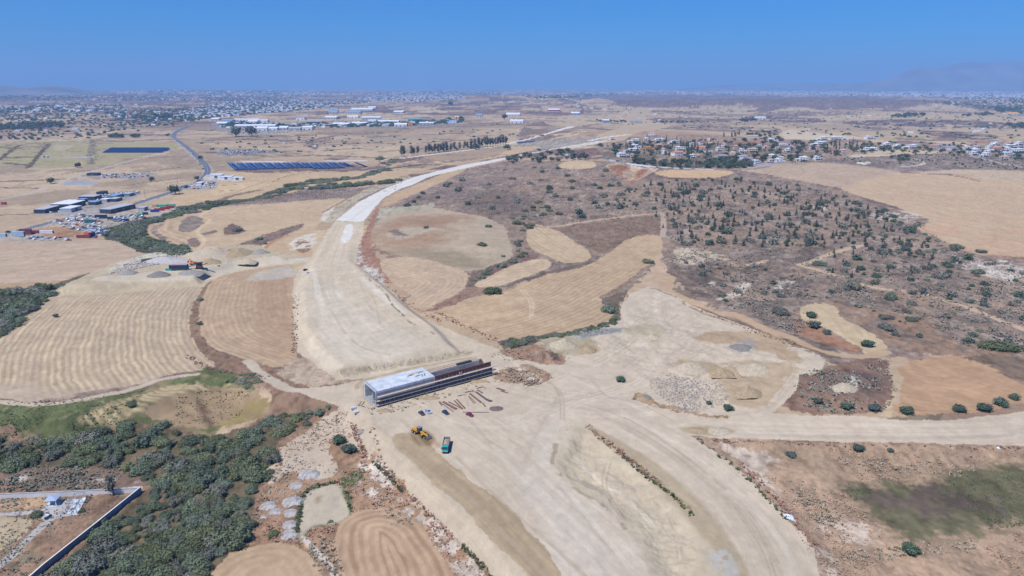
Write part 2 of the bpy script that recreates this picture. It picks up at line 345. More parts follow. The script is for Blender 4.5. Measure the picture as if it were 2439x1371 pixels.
line(G0, K(150, 132, 116), [(380, 520), (470, 505), (540, 470), (620, 452)], 11, patch=(20, -.5), wob=2)
line(PTH, K(200, 172, 146), [(500, 470), (560, 458), (590, 446), (640, 430)], 5)
# creek bed with its bushes (ground under them)
line(G0, HEDGE, [(430, 600), (360, 588), (310, 572), (285, 556), (300, 540), (360, 524), (430, 500), (500, 490), (540, 480)], 34, wob=4)
line(G0, HEDGE, [(540, 485), (610, 472), (650, 458), (700, 442), (780, 432), (860, 420), (900, 405), (1000, 392)], 18, wob=4)
# contour fields left of the crusher
poly(FLD, K(212, 184, 154), [(335, 548), (365, 530), (410, 512), (450, 505), (490, 496), (560, 488), (640, 484), (730, 476), (830, 472), (836, 485), (800, 508), (760, 530), (745, 548), (640, 575), (590, 592), (520, 600), (470, 598), (420, 586), (365, 572), (335, 560)], wob=2, mb=.05)
poly(FLD, K(214, 186, 156), [(328, 552), (350, 538), (400, 520), (445, 512), (462, 520), (440, 545), (450, 560), (475, 575), (470, 595), (420, 584), (362, 570)], wob=1.2, stripe=([(400, 515), (360, 535), (370, 560), (430, 580), (500, 600)], 10, .8, K(182, 150, 126)))
poly(G0, K(158, 144, 132), [(428, 538), (440, 520), (470, 514), (485, 525), (470, 545), (445, 552), (428, 550)], wob=2, mm=.25, mf=.15)
poly(G0, K(150, 130, 118), [(448, 568), (470, 568), (478, 582), (462, 588), (448, 582)], wob=1.5, mm=.2)
poly(G0, K(140, 118, 108), [(532, 554), (550, 532), (572, 540), (585, 550), (560, 558)], wob=1.5, mm=.2)
poly(G0, K(150, 130, 120), [(478, 556), (512, 548), (512, 554), (490, 560)], wob=1, mm=.2)
line(G0, K(160, 142, 132), [(385, 532), (366, 548), (385, 565), (400, 576)], 7, patch=(5, -.4), mm=.2)
line(PTH, K(226, 202, 168), [(500, 500), (476, 515), (500, 524), (470, 550), (486, 572), (470, 596)], 4)
line(PTH, K(226, 202, 168), [(328, 552), (345, 572), (400, 590), (470, 600), (560, 600)], 4.5)
poly(G0, K(146, 126, 116), [(545, 590), (600, 570), (640, 555), (720, 532), (712, 545), (650, 572), (600, 590)], wob=2, mm=.2)
poly(DRT, K(208, 182, 152), [(610, 615), (640, 580), (690, 560), (745, 550), (745, 600), (730, 618), (660, 620)], wob=2, mm=.08)
poly(None, CHALK, [(690, 582), (700, 568), (745, 555), (752, 565), (745, 590), (700, 596)], wob=3, patch=(9, -.2))
poly(None, K(160, 128, 104), [(705, 575), (742, 568), (738, 600), (710, 600)], wob=3, patch=(7, -.1))
line(PTH, K(190, 152, 122), [(612, 618), (632, 590), (655, 572), (690, 560)], 4.5)
# big left field
poly(FLD, K(207, 182, 160), [(-120, 575), (60, 570), (180, 570), (265, 572), (300, 585), (348, 612), (320, 628), (200, 655), (90, 672), (-120, 680)], wob=1.5, mb=.05, stripe=([(-120, 640), (100, 612), (300, 590)], 26, .30, K(190, 160, 140)))
poly(FLD, K(196, 166, 136), [(-120, 680), (90, 672), (160, 665), (150, 680), (60, 690), (-120, 695)], wob=2)
poly(G0, HEDGE, [(-120, 692), (60, 688), (150, 672), (185, 668), (130, 700), (100, 715), (78, 740), (50, 770), (0, 805), (-120, 850)], wob=3, mm=.2)
line(G0, K(120, 112, 96), [(150, 672), (220, 650), (330, 628)], 7, wob=1.5, patch=(8, -.5))
# crusher pad
poly(DRT, K(205, 190, 166), [(112, 704), (150, 680), (185, 664), (265, 632), (400, 604), (500, 592), (600, 582), (650, 598), (740, 612), (735, 624), (560, 640), (505, 655), (482, 684), (330, 694), (200, 706)], wob=1.6, mm=.08, mf=.1)
poly(None, K(214, 206, 192), [(330, 610), (450, 588), (440, 604), (400, 625), (300, 640), (250, 650), (270, 635)], wob=2, mf=.3, mm=.2)
poly(DRT, K(219, 207, 188), [(215, 665), (330, 650), (480, 640), (560, 628), (730, 613), (745, 622), (600, 638), (480, 668), (330, 672)], wob=1.2)
line(DRT, K(222, 211, 194), [(480, 640), (560, 632), (640, 622), (740, 616)], 9)
line(G0, K(176, 150, 124), [(200, 706), (330, 695), (480, 686)], 3)
# striped fields
S1 = [(114, 709), (200, 703), (330, 694), (479, 685), (462, 715), (451, 747), (452, 785), (462, 812), (482, 843), (508, 864), (500, 880), (440, 884), (396, 893), (330, 915), (207, 932), (130, 945), (69, 957), (0, 950), (-160, 945), (-160, 850), (0, 805), (58, 778), (81, 738)]
poly(FLD, K(195, 171, 150), S1, wob=.8, mb=.04, mm=.05, mf=.07, stripe=([(520, 650), (480, 690), (459, 720), (451, 760), (458, 800), (480, 840), (520, 875)], 3.5, .95, K(232, 208, 172)))
poly(None, K(200, 178, 160), [(-160, 905), (0, 905), (120, 930), (250, 925), (400, 893), (330, 918), (130, 948), (0, 953), (-160, 948)], wob=2.5, soft=5, a=.8)
poly(G0, K(156, 130, 110), [(480, 690), (505, 668), (480, 720), (473, 760), (482, 805), (520, 838), (600, 862), (640, 880), (600, 905), (520, 870), (484, 842), (456, 800), (453, 750)], wob=1.2, mm=.2, mf=.12)
S2 = [(530, 655), (600, 642), (690, 630), (702, 640), (696, 700), (700, 780), (705, 850), (680, 872), (640, 872), (600, 862), (540, 840), (505, 826), (482, 800), (473, 760), (480, 715), (500, 675)]
poly(FLD, K(198, 168, 142), S2, wob=.9, mb=.05, mm=.06, stripe=([(545, 640), (505, 672), (483, 715), (476, 755), (486, 800), (520, 833), (600, 862), (660, 885)], 3.4, .95, K(222, 192, 160)))
poly(None, K(190, 158, 130), [(620, 660), (690, 655), (695, 700), (700, 800), (700, 850), (640, 840), (610, 780)], wob=3, soft=6, a=.65, stripe=([(660, 640), (655, 750), (670, 860)], 1.9, .45, K(208, 176, 146)))
poly(None, K(206, 194, 182), [(590, 665), (620, 646), (695, 634), (700, 655), (640, 668)], wob=2.5, soft=3, a=.9)
# meadow, lower left
poly(GRS, K(112, 120, 82), [(-160, 952), (0, 955), (100, 960), (180, 948), (330, 925), (440, 898), (500, 875), (560, 895), (600, 925), (560, 960), (500, 1035), (350, 1015), (200, 1040), (0, 1050), (-160, 1060)], wob=2.5, mb=.2, mm=.2, mf=.15)
poly(None, K(158, 140, 112), [(-160, 952), (0, 955), (180, 948), (440, 898), (560, 895), (600, 925), (500, 1035), (200, 1040), (-160, 1060)], wob=3, patch=(14, .12), a=.75)
poly(None, K(84, 98, 70), [(-160, 960), (200, 960), (300, 1000), (200, 1035), (-160, 1050)], wob=3, patch=(10, .15), a=.6)
poly(None, K(190, 172, 148), [(60, 955), (150, 945), (250, 948), (200, 975), (150, 990), (90, 965)], wob=4, patch=(10, .1), a=.9)
poly(FLD, K(176, 150, 122), [(330, 955), (360, 930), (440, 915), (520, 918), (600, 930), (640, 950), (620, 990), (560, 1010), (470, 1015), (390, 1005), (340, 985)], wob=2.5, mm=.1, mb=.1)
poly(None, K(166, 148, 96), [(540, 985), (610, 935), (640, 950), (630, 985), (560, 1012), (510, 1015)], wob=4, patch=(8, -.1), a=.8)
poly(None, K(134, 108, 90), [(462, 960), (478, 955), (510, 1010), (498, 1015)], wob=1.2)
poly(None, K(212, 188, 150), [(250, 960), (330, 940), (480, 905), (600, 925), (500, 925), (380, 950), (300, 1000), (180, 1010)], wob=1, a=.8, patch=(9, -.1), stripe=([(250, 900), (330, 960), (500, 990)], 3.4, .9, K(104, 114, 80)))
line(PTH, K(212, 196, 176), [(-100, 948), (60, 962), (160, 955), (280, 935), (400, 900), (470, 890)], 4, wob=1)
# ground between bushes and works, lower left
poly(G0, K(160, 132, 112), [(-160, 1045), (150, 1042), (330, 1008), (500, 1035), (600, 1010), (640, 960), (640, 930), (520, 870), (600, 860), (700, 900), (800, 950), (850, 1000), (900, 1090), (960, 1150), (990, 1200), (1045, 1240), (1115, 1308), (1180, 1375), (1200, 1470), (-160, 1470)], wob=2, mm=.18, mb=.12, mf=.1)
poly(G0, K(128, 116, 94), [(-160, 1050), (150, 1045), (330, 1010), (470, 1035), (620, 1010), (700, 995), (640, 1080), (640, 1130), (590, 1200), (570, 1290), (480, 1400), (60, 1400), (330, 1180), (330, 1130), (150, 1110), (-160, 1130)], wob=3, mm=.2, mb=.1)
poly(G0, K(150, 126, 112), [(-160, 1130), (0, 1125), (120, 1112), (250, 1118), (360, 1130), (400, 1190), (330, 1170), (150, 1172), (-160, 1180)], wob=2, mm=.2)
poly(None, K(214, 206, 200), [(18, 1140), (60, 1133), (62, 1142), (30, 1148)], wob=.7)
poly(None, K(206, 196, 188), [(150, 1140), (300, 1142), (320, 1150), (200, 1146)], wob=1, patch=(5, .1))
poly(G0, K(178, 146, 120), [(600, 1230), (640, 1150), (680, 1060), (740, 1010), (820, 975), (850, 1000), (900, 1090), (960, 1150), (990, 1200), (1045, 1240), (1180, 1375), (1200, 1470), (470, 1470), (500, 1370), (570, 1290)], wob=2, mm=.16, mf=.12, mb=.12)
poly(DRT, K(212, 196, 178), [(640, 1110), (680, 1060), (740, 1020), (800, 975), (840, 960), (878, 1000), (895, 1060), (880, 1090), (840, 1060), (790, 1050), (790, 1085), (800, 1120), (760, 1140), (700, 1120), (650, 1150)], wob=2.2, mm=.08)
poly(None, CHALK, [(860, 1095), (900, 1090), (940, 1150), (900, 1190), (850, 1150)], wob=2, patch=(4, 0), a=.9)
poly(DRT, K(208, 196, 178), [(716, 1195), (735, 1168), (760, 1158), (800, 1152), (820, 1175), (835, 1205), (830, 1235), (780, 1250), (740, 1255), (715, 1285), (706, 1260)], wob=1, edge_col=(K(104, 116, 76), 1.6, .85))
poly(GRS, K(102, 112, 72), [(800, 1150), (850, 1120), (868, 1140), (820, 1165)], wob=1.5, mm=.2)
poly(None, K(176, 150, 120), [(752, 1188), (765, 1182), (762, 1195), (752, 1198)], wob=.3)
poly(None, CHALK, [(940, 1180), (1040, 1240), (1115, 1310), (1175, 1375), (1180, 1430), (1140, 1430), (1060, 1330), (1000, 1250)], wob=2, patch=(4, -.15), a=.8)
poly(FLD, K(206, 174, 146), [(800, 1290), (815, 1240), (860, 1215), (930, 1208), (1000, 1240), (1045, 1300), (1080, 1371), (1100, 1450), (830, 1450), (805, 1350)], wob=1.4, mb=.05, stripe=([(840, 1480), (800, 1340), (812, 1245), (900, 1206), (1000, 1225), (1060, 1300), (1110, 1400), (1130, 1480)], 3.2, .7, K(176, 140, 112)))
poly(FLD, K(212, 182, 152), [(490, 1371), (560, 1310), (640, 1292), (700, 1300), (745, 1330), (770, 1371), (790, 1450), (430, 1450)], wob=1.4, stripe=([(430, 1440), (540, 1330), (650, 1300), (740, 1335), (780, 1440)], 3.6, .5, K(190, 156, 126)))
line(PTH, CHALK, [(720, 1280), (760, 1320), (800, 1375), (820, 1440)], 2.2, wob=.6)
# walled plot
poly(G0, K(172, 142, 120), [(-200, 1176), (150, 1172), (336, 1158), (330, 1180), (70, 1400), (-200, 1500)], wob=.6, mm=.22, mb=.2, mf=.14)
poly(None, K(128, 122, 96), [(-200, 1176), (336, 1158), (330, 1180), (70, 1400), (-200, 1500)], wob=1, patch=(6, .2), a=.6)
poly(FLD, K(206, 184, 156), [(-100, 1236), (60, 1233), (64, 1268), (20, 1300), (-100, 1350)], wob=.6)
poly(None, K(206, 176, 144), [(-100, 1190), (100, 1185), (110, 1208), (-100, 1215)], wob=1)
P1 = line(PTH, K(214, 210, 206), [(-200, 1186), (0, 1181), (140, 1176), (330, 1163)], 2.9, wob=.05, soft=.2, mm=.03, smooth=False)
line(PTH, K(206, 202, 204), [(-200, 1232), (0, 1224), (80, 1218), (150, 1205), (182, 1192)], 2.3, wob=.05, soft=.2, mm=.06)
line(PTH, K(200, 194, 192), [(-100, 1400), (0, 1345), (60, 1292), (110, 1244), (150, 1215)], 3.6, wob=.1, soft=.2, mm=.1)
poly(PTH, K(206, 202, 204), [(95, 1225), (110, 1208), (150, 1190), (190, 1190), (185, 1215), (150, 1230), (110, 1240)], wob=.2)
# scrub hillside
HILL = [(880, 540), (885, 510), (930, 490), (990, 462), (1060, 430), (1110, 405), (1200, 384), (1330, 383), (1480, 392), (1560, 425), (1700, 420), (1760, 408), (1900, 430), (2000, 452), (2100, 492), (2210, 522), (2190, 545), (2260, 580), (2330, 606), (2439, 622), (2640, 645), (2640, 960), (2439, 915), (2300, 850), (2100, 852),
        (1990, 868), (1900, 822), (1750, 765), (1640, 695), (1590, 640), (1570, 600), (1550, 640), (1500, 690), (1440, 720), (1400, 640), (1300, 650), (1200, 690), (1100, 700), (1000, 640), (900, 600)]
poly(G0, SCRUB, HILL, wob=4, mm=.2, mb=.14, mf=.16)
poly(None, SCRL, HILL, wob=4, patch=(9, .22), a=.55, mf=.1)
poly(None, SCRD, HILL, wob=4, patch=(13, .30), a=.55, mf=.1)
poly(None, K(176, 152, 132), HILL, wob=4, patch=(33, .12), a=.6, mf=.1)
poly(None, SCRD, [(1130, 470), (1200, 450), (1260, 480), (1240, 515), (1150, 510), (1100, 490)], wob=10, soft=25, a=.6)
poly(None, K(150, 134, 130), [(960, 470), (1100, 430), (1200, 420), (1150, 460), (1000, 480)], wob=8, patch=(14, -.1), a=.7)
poly(None, SCRD, [(1640, 760), (1700, 700), (1780, 650), (1900, 640), (1920, 700), (1800, 740), (1880, 600), (2000, 590), (1900, 625), (1640, 640), (1600, 700)], wob=10, patch=(14, -.1), a=.7, mm=.2)
for p in ([(1840, 680), (1880, 665), (1890, 680), (1860, 695)], [(1720, 700), (1800, 665), (1780, 690), (1725, 715)], [(1680, 674), (1710, 672), (1690, 680)], [(2300, 625), (2380, 620), (2439, 640), (2439, 670), (2360, 660), (2290, 640)], [(2190, 505), (2070, 510), (2100, 524), (2160, 522)], [(1920, 492), (1970, 490), (1960, 500)]):
    poly(None, CHALK, p, wob=5, patch=(5, -.05), a=.85, mf=.2)
poly(G0, K(206, 190, 168), [(1600, 600), (1640, 588), (1700, 598), (1725, 610), (1700, 620), (1640, 632), (1600, 620)], wob=5, patch=(6, -.25), mf=.2)
poly(None, K(150, 128, 112), [(1240, 520), (1340, 540), (1570, 512), (1575, 560), (1490, 575), (1420, 600), (1360, 560)], wob=4, mm=.22, mf=.2, mb=.12)
line(PTH, TAN, [(1275, 535), (1320, 540), (1400, 526), (1500, 514), (1578, 507)], 5, wob=1)
line(PTH, K(196, 176, 160), [(1578, 507), (1580, 530), (1579, 562)], 6, wob=1)
line(PTH, TAN, [(1905, 632), (1940, 620), (1990, 600), (2050, 584)], 6, wob=1)
line(PTH, TAN, [(1905, 632), (1990, 655), (2080, 684), (2150, 692), (2230, 708), (2320, 738), (2439, 785), (2600, 850)], 6, wob=1.2, patch=(14, -.5))
line(PTH, TAN, [(1720, 612), (1760, 632), (1830, 620)], 5, wob=1.5, patch=(14, -.4))
for l in ([(1350, 400), (1500, 470), (1700, 470)], [(1400, 480), (1600, 500)], [(1660, 450), (1800, 460), (1900, 455)], [(1650, 520), (1800, 530), (2000, 520)], [(1700, 560), (1900, 570)], [(1900, 690), (2200, 760), (2439, 820)]):
    line(None, SCRL, l, 4, wob=3, patch=(11, -.2), a=.6)
poly(None, K(170, 140, 116), [(1960, 720), (2150, 700), (2300, 760), (2439, 800), (2439, 850), (2200, 840), (2120, 820), (2050, 770)], wob=10, patch=(22, -.1), a=.7)
# fields around the hill
poly(FLD, K(198, 178, 156), [(905, 522), (960, 504), (1030, 494), (1100, 507), (1160, 518), (1205, 544), (1212, 570), (1222, 598), (1205, 625), (1130, 645), (1080, 641), (1000, 620), (940, 606), (900, 588), (885, 562), (890, 540)], wob=2, mb=.06)
poly(None, K(176, 138, 112), [(890, 545), (950, 518), (1060, 512), (1120, 516), (1060, 545), (1060, 580), (980, 592), (910, 590), (890, 565)], wob=14, soft=22, a=.75, mm=.1)
poly(None, K(206, 190, 172), [(920, 552), (980, 540), (1060, 548), (1000, 556), (980, 566), (930, 568)], wob=6, soft=5, a=.75)
poly(None, K(146, 128, 118), [(925, 550), (945, 546), (972, 560), (950, 560)], wob=3, mm=.2)
poly(None, K(146, 130, 104), [(930, 598), (1060, 600), (1160, 622), (1100, 640), (1000, 618)], wob=9, soft=14, a=.6)
poly(G0, K(190, 182, 162), [(890, 505), (930, 492), (1000, 488), (1030, 484), (1028, 494), (940, 508), (905, 522)], wob=1.5)
poly(G0, K(178, 138, 118), [(850, 640), (848, 600), (868, 560), (880, 528), (890, 500), (905, 500), (885, 545), (885, 590), (905, 622), (935, 672), (900, 668)], wob=2, mm=.15)
poly(None, CHALK, [(848, 600), (860, 585), (866, 625), (900, 640), (925, 680), (880, 660), (850, 645)], wob=3, patch=(6, -.2), a=.9)
poly(FLD, K(214, 188, 162), [(905, 622), (950, 612), (1000, 614), (1060, 630), (1118, 652), (1112, 672), (1095, 695), (1050, 722), (1008, 728), (985, 710), (945, 678), (915, 648)], wob=1.2, stripe=([(905, 600), (1010, 630), (1090, 652), (1108, 675), (1050, 725)], 4.6, .75, K(190, 158, 134)))
poly(G0, K(166, 136, 120), [(1050, 722), (1110, 690), (1150, 684), (1170, 695), (1120, 710), (1050, 735), (1010, 740)], wob=2.5, mm=.15)
poly(G0, K(140, 118, 108), [(1110, 672), (1125, 650), (1200, 622), (1260, 600), (1280, 615), (1210, 640), (1150, 668), (1118, 685)], wob=2.5, mm=.2)
poly(FLD, K(220, 194, 164), [(1132, 676), (1180, 650), (1235, 626), (1290, 616), (1312, 626), (1300, 642), (1250, 660), (1190, 680), (1150, 684)], wob=1, stripe=([(1120, 690), (1220, 650), (1330, 612)], 4.2, .7, K(194, 162, 136)))
poly(FLD, K(218, 192, 160), [(1256, 548), (1290, 541), (1330, 550), (1370, 575), (1408, 604), (1398, 620), (1350, 626), (1308, 612), (1262, 588)], wob=1, stripe=([(1250, 560), (1290, 590), (1350, 620), (1410, 625)], 5, .8, K(190, 158, 134)))
S10 = [(1038, 742), (1090, 725), (1170, 700), (1215, 690), (1300, 655), (1395, 632), (1450, 600), (1490, 572), (1530, 560), (1572, 563), (1577, 590), (1560, 618), (1520, 648), (1478, 680), (1440, 700), (1425, 712), (1458, 740), (1456, 762), (1400, 780), (1300, 795), (1205, 808), (1165, 803), (1100, 780), (1050, 758)]
poly(FLD, K(210, 181, 150), S10, wob=1.4, mb=.06, stripe=([(1000, 800), (1140, 770), (1290, 725), (1420, 660), (1540, 600), (1620, 540)], 4.2, .8, K(182, 150, 124)))
poly(None, K(222, 190, 158), [(1060, 745), (1150, 720), (1250, 700), (1200, 760), (1120, 780), (1070, 765)], wob=8, soft=12, a=.4)
for l in ([(1240, 690), (1262, 720), (1262, 755)], [(1248, 690), (1270, 720), (1268, 752)]): line(None, K(226, 200, 170), l, 1.2, wob=.3)
line(G0, K(122, 112, 98), [(1180, 690), (1270, 660), (1340, 640), (1420, 622)], 3.4, wob=1, patch=(8, -.4))
poly(G0, K(128, 114, 100), [(1190, 812), (1280, 800), (1380, 784), (1455, 765), (1460, 740), (1430, 715), (1470, 700), (1500, 690), (1475, 730), (1478, 760), (1430, 784), (1330, 802), (1280, 815), (1215, 835)], wob=2, mm=.25)
poly(GRS, K(100, 112, 76), [(1395, 786), (1440, 772), (1452, 778), (1400, 794)], wob=1.5, mm=.2)
# right side
poly(FLD, K(215, 185, 156), [(2000, 447), (2060, 430), (2110, 414), (2190, 411), (2300, 420), (2439, 431), (2640, 440), (2640, 622), (2439, 611), (2350, 603), (2260, 576), (2190, 546), (2188, 538), (2222, 530), (2210, 517), (2130, 491), (2060, 470)], wob=2, mb=.05, mm=.05)
poly(None, K(212, 166, 136), [(2200, 540), (2439, 520), (2439, 612), (2300, 590)], wob=20, patch=(40, .0), a=.4)
poly(FLD, K(206, 180, 158), [(1762, 404), (1830, 391), (1960, 388), (2060, 396), (2148, 410), (2100, 420), (2050, 433), (2000, 446), (1920, 432), (1820, 414)], wob=1.5, stripe=([(1740, 430), (1900, 425), (2150, 405)], 14, .35, K(188, 160, 142)))
poly(FLD, K(212, 188, 164), [(2115, 413), (2240, 406), (2300, 403), (2439, 408), (2640, 412), (2640, 445), (2439, 433), (2330, 424), (2300, 414)], wob=1.5)
line(G0, K(150, 124, 108), [(2150, 411), (2260, 416), (2330, 430)], 4, wob=1)
poly(FLD, K(224, 188, 148), [(1560, 412), (1590, 404), (1650, 404), (1745, 407), (1722, 420), (1680, 424), (1600, 422)], wob=1.5)
poly(FLD, K(220, 192, 158), [(1330, 393), (1355, 383), (1410, 384), (1418, 396), (1392, 402), (1345, 401)], wob=1.2, stripe=([(1330, 402), (1420, 396)], 7, .35, K(196, 166, 138)))
poly(G0, K(206, 182, 156), [(1438, 396), (1480, 387), (1560, 400), (1552, 412), (1500, 434), (1470, 415)], wob=2, mm=.08)
poly(None, K(160, 108, 84), [(1452, 396), (1480, 392), (1500, 400), (1480, 412), (1505, 432), (1520, 405), (1545, 402), (1530, 416), (1504, 436), (1470, 414)], wob=4, soft=4, a=.85)
line(ROAD, K(150, 152, 160), [(1440, 378), (1470, 384), (1500, 391), (1560, 398), (1640, 402), (1720, 404), (1790, 402), (1830, 396)], 8, wob=.3)
line(PTH, K(224, 220, 218), [(1440, 381), (1470, 387), (1500, 394), (1560, 401), (1640, 405), (1720, 407)], 2, wob=.2)
poly(FLD, K(216, 192, 160), [(1908, 735), (1940, 722), (1985, 728), (2008, 758), (2060, 785), (2112, 818), (2108, 840), (2070, 850), (2050, 832), (2000, 800), (1955, 776), (1912, 762)], wob=1.4, stripe=([(1900, 735), (1980, 735), (2040, 790), (2110, 835)], 4.4, .4, K(194, 166, 138)))
line(PTH, K(206, 178, 148), [(1572, 655), (1600, 660), (1590, 690), (1640, 715), (1690, 740), (1760, 752), (1830, 785), (1890, 806), (1960, 838), (2050, 850), (2110, 838)], 7.5, wob=1)
line(G0, K(140, 112, 92), [(1640, 725), (1720, 752), (1820, 790), (1880, 815), (1960, 842)], 2.2, wob=1)
poly(G0, K(176, 136, 112), [(1900, 760), (1945, 775), (2000, 805), (2040, 828), (2030, 840), (1960, 815), (1900, 790)], wob=2, mm=.15)
poly(FLD, K(202, 164, 132), [(2120, 885), (2160, 865), (2230, 852), (2320, 850), (2439, 920), (2640, 950), (2640, 970), (2439, 962), (2300, 985), (2160, 985), (2115, 975), (2145, 925)], wob=2, mm=.08, stripe=([(2100, 900), (2300, 930), (2439, 900)], 5, .3, K(182, 144, 114)))
poly(G0, K(140, 122, 106), [(2300, 850), (2439, 850), (2640, 850), (2640, 950), (2439, 915), (2360, 880)], wob=5, mm=.2)
poly(G0, K(152, 124, 108), [(1905, 892), (1940, 885), (1980, 870), (2060, 855), (2110, 858), (2125, 890), (2140, 925), (2110, 975), (1985, 988), (1900, 978), (1870, 960), (1895, 925)], wob=2, mm=.2)
poly(None, K(128, 112, 106), [(1960, 890), (2060, 880), (2115, 910), (2080, 945), (1980, 935), (1925, 920)], wob=5, soft=6, a=.8, mm=.2)
poly(None, CHALK, [(1992, 905), (2015, 892), (2040, 900), (2030, 930), (2000, 925)], wob=4, patch=(4, -.1), a=.9)
poly(DRT, K(206, 184, 156), [(2110, 870), (2135, 880), (2148, 925), (2120, 985), (2095, 990), (2110, 965), (2130, 925)], wob=1.5)
poly(G0, K(178, 153, 131), [(1650, 1044), (1811, 1050), (2017, 1058), (2439, 1066), (2640, 1070), (2640, 1500), (1975, 1500), (1950, 1380), (1938, 1310), (1880, 1243), (1845, 1202), (1783, 1137), (1721, 1085)], wob=1.2, mm=.12, mb=.1, mf=.12)
poly(None, K(198, 170, 143), [(1700, 1060), (2640, 1080), (2640, 1500), (1990, 1500)], wob=10, patch=(7, .1), a=.6)
poly(GRS, K(104, 104, 78), [(2010, 1165), (2060, 1145), (2200, 1148), (2300, 1110), (2400, 1110), (2500, 1140), (2500, 1250), (2400, 1250), (2290, 1275), (2170, 1280), (2100, 1240), (2040, 1200)], wob=5, soft=5, mm=.2, mb=.12, a=.9)
poly(None, K(112, 96, 92), [(2050, 1160), (2200, 1150), (2350, 1180), (2439, 1240), (2250, 1230), (2110, 1240)], wob=9, patch=(9, .05), a=.7)
for p in ([(1700, 1060), (1780, 1062), (1860, 1095), (1820, 1110), (1850, 1180), (1800, 1140), (1760, 1100)], [(1940, 1235), (1990, 1225), (2060, 1240), (2095, 1265), (2080, 1295), (2020, 1290), (1960, 1270)], [(1945, 1310), (1990, 1320), (2010, 1360), (2040, 1400), (2000, 1450), (1965, 1400)]):
    poly(None, K(216, 200, 184), p, wob=3.5, patch=(5, -.35), a=.95, mf=.1)
# the works themselves
line(DRT, K(208, 194, 178), [(590, 860), (615, 885), (648, 908), (700, 928), (790, 930), (860, 915)], 6, wob=.8)
poly(G0, K(196, 176, 154), [(690, 860), (720, 850), (760, 840), (800, 870), (830, 890), (860, 905), (800, 915), (700, 912), (660, 890)], wob=2, mm=.15, mf=.15)
YARD = [(1130, 838), (1200, 838), (1262, 862), (1330, 868), (1345, 850), (1320, 832), (1284, 816), (1340, 799), (1430, 783), (1478, 760), (1478, 732), (1500, 700), (1545, 680), (1600, 697), (1650, 728), (1700, 748), (1760, 770), (1850, 802), (1930, 836), (1978, 856), (1972, 872), (1935, 892), (1905, 893), (1898, 930), (1868, 962), (1835, 984), (1982, 990), (2154, 1001), (2257, 1000), (2439, 980), (2640, 962),
        (2640, 1066), (2439, 1062), (2017, 1053), (1811, 1045), (1708, 1044), (1645, 1036), (1721, 1087), (1783, 1138), (1845, 1203), (1879, 1244), (1914, 1276), (1941, 1313), (1952, 1371), (1970, 1480), (1230, 1480), (1174, 1371), (1112, 1305), (1043, 1236), (988, 1197), (961, 1144), (905, 1090), (884, 1012), (850, 985), (790, 960), (740, 945), (690, 925), (800, 918), (870, 903), (1000, 872), (1080, 852)]
poly(DRT, DIRT, YARD, wob=.7, smooth=False, mb=.035, mm=.035, mf=.03)
ROADA = [(797, 527), (868, 527), (864, 560), (848, 600), (850, 632), (882, 656), (925, 686), (962, 722), (985, 745), (1050, 776), (1120, 806), (1200, 836), (1262, 862), (1130, 850), (1000, 872), (870, 903), (800, 905), (745, 862), (708, 840), (700, 780), (696, 700), (702, 660), (715, 640), (735, 622), (750, 600), (774, 560)]
poly(DRT, K(219, 204, 184), ROADA, wob=.7, smooth=False, mb=.03, mm=.03)
poly(None, K(224, 214, 200), [(745, 700), (800, 680), (900, 760), (1040, 830), (960, 850), (800, 870), (760, 820)], wob=8, soft=12, a=.7)
for l, w in (([(745, 640), (760, 700), (775, 760)], 4), ([(860, 660), (905, 700), (960, 745)], 5)): line(None, K(228, 218, 204), l, w, wob=.6)
line(G0, K(150, 140, 116), [(880, 665), (912, 690), (935, 725), (975, 765), (1000, 778), (1085, 822)], 1.4, wob=.7, patch=(9, -.2), mm=.2)
line(None, K(196, 184, 166), [(868, 690), (890, 710), (905, 770)], 1.0, wob=.4, a=.7)
poly(None, K(196, 182, 160), [(800, 882), (960, 862), (1105, 836), (1110, 846), (960, 874), (810, 898)], wob=1, mf=.3, mm=.2)
line(None, K(196, 178, 152), [(850, 925), (868, 905), (1000, 873), (1130, 850)], 2.4, wob=.8)
# carriageway detail
poly(None, K(212, 198, 176), [(1345, 1025), (1400, 1012), (1480, 1068), (1570, 1140), (1650, 1215), (1700, 1290), (1760, 1400), (1700, 1450), (1560, 1380), (1490, 1250), (1400, 1175), (1330, 1140), (1316, 1085)], wob=2.2, soft=2, mm=.06, mf=.05)
for l in ([(1560, 1140), (1580, 1210), (1640, 1290)], [(1500, 1120), (1530, 1190), (1600, 1300)], [(1440, 1100), (1480, 1180), (1560, 1280)], [(1600, 1180), (1590, 1240), (1560, 1300)]):
    line(None, K(218, 205, 184), l, 1.1, wob=.5, a=.7)
poly(None, K(192, 176, 152), [(1392, 1012), (1450, 1035), (1560, 1100), (1660, 1185), (1730, 1270), (1790, 1371), (1800, 1450), (1760, 1450), (1720, 1340), (1640, 1240), (1540, 1140), (1450, 1060)], wob=.6, mm=.06)
line(None, K(160, 138, 110), [(1400, 1015), (1480, 1080), (1560, 1140), (1640, 1210)], 2.4, wob=1.3, patch=(2.5, .1))
poly(None, K(226, 218, 208), [(1240, 1150), (1290, 1050), (1330, 1000), (1340, 1060), (1300, 1120), (1400, 1200), (1500, 1300), (1560, 1450), (1400, 1450), (1300, 1280)], wob=4, soft=8, a=.5)
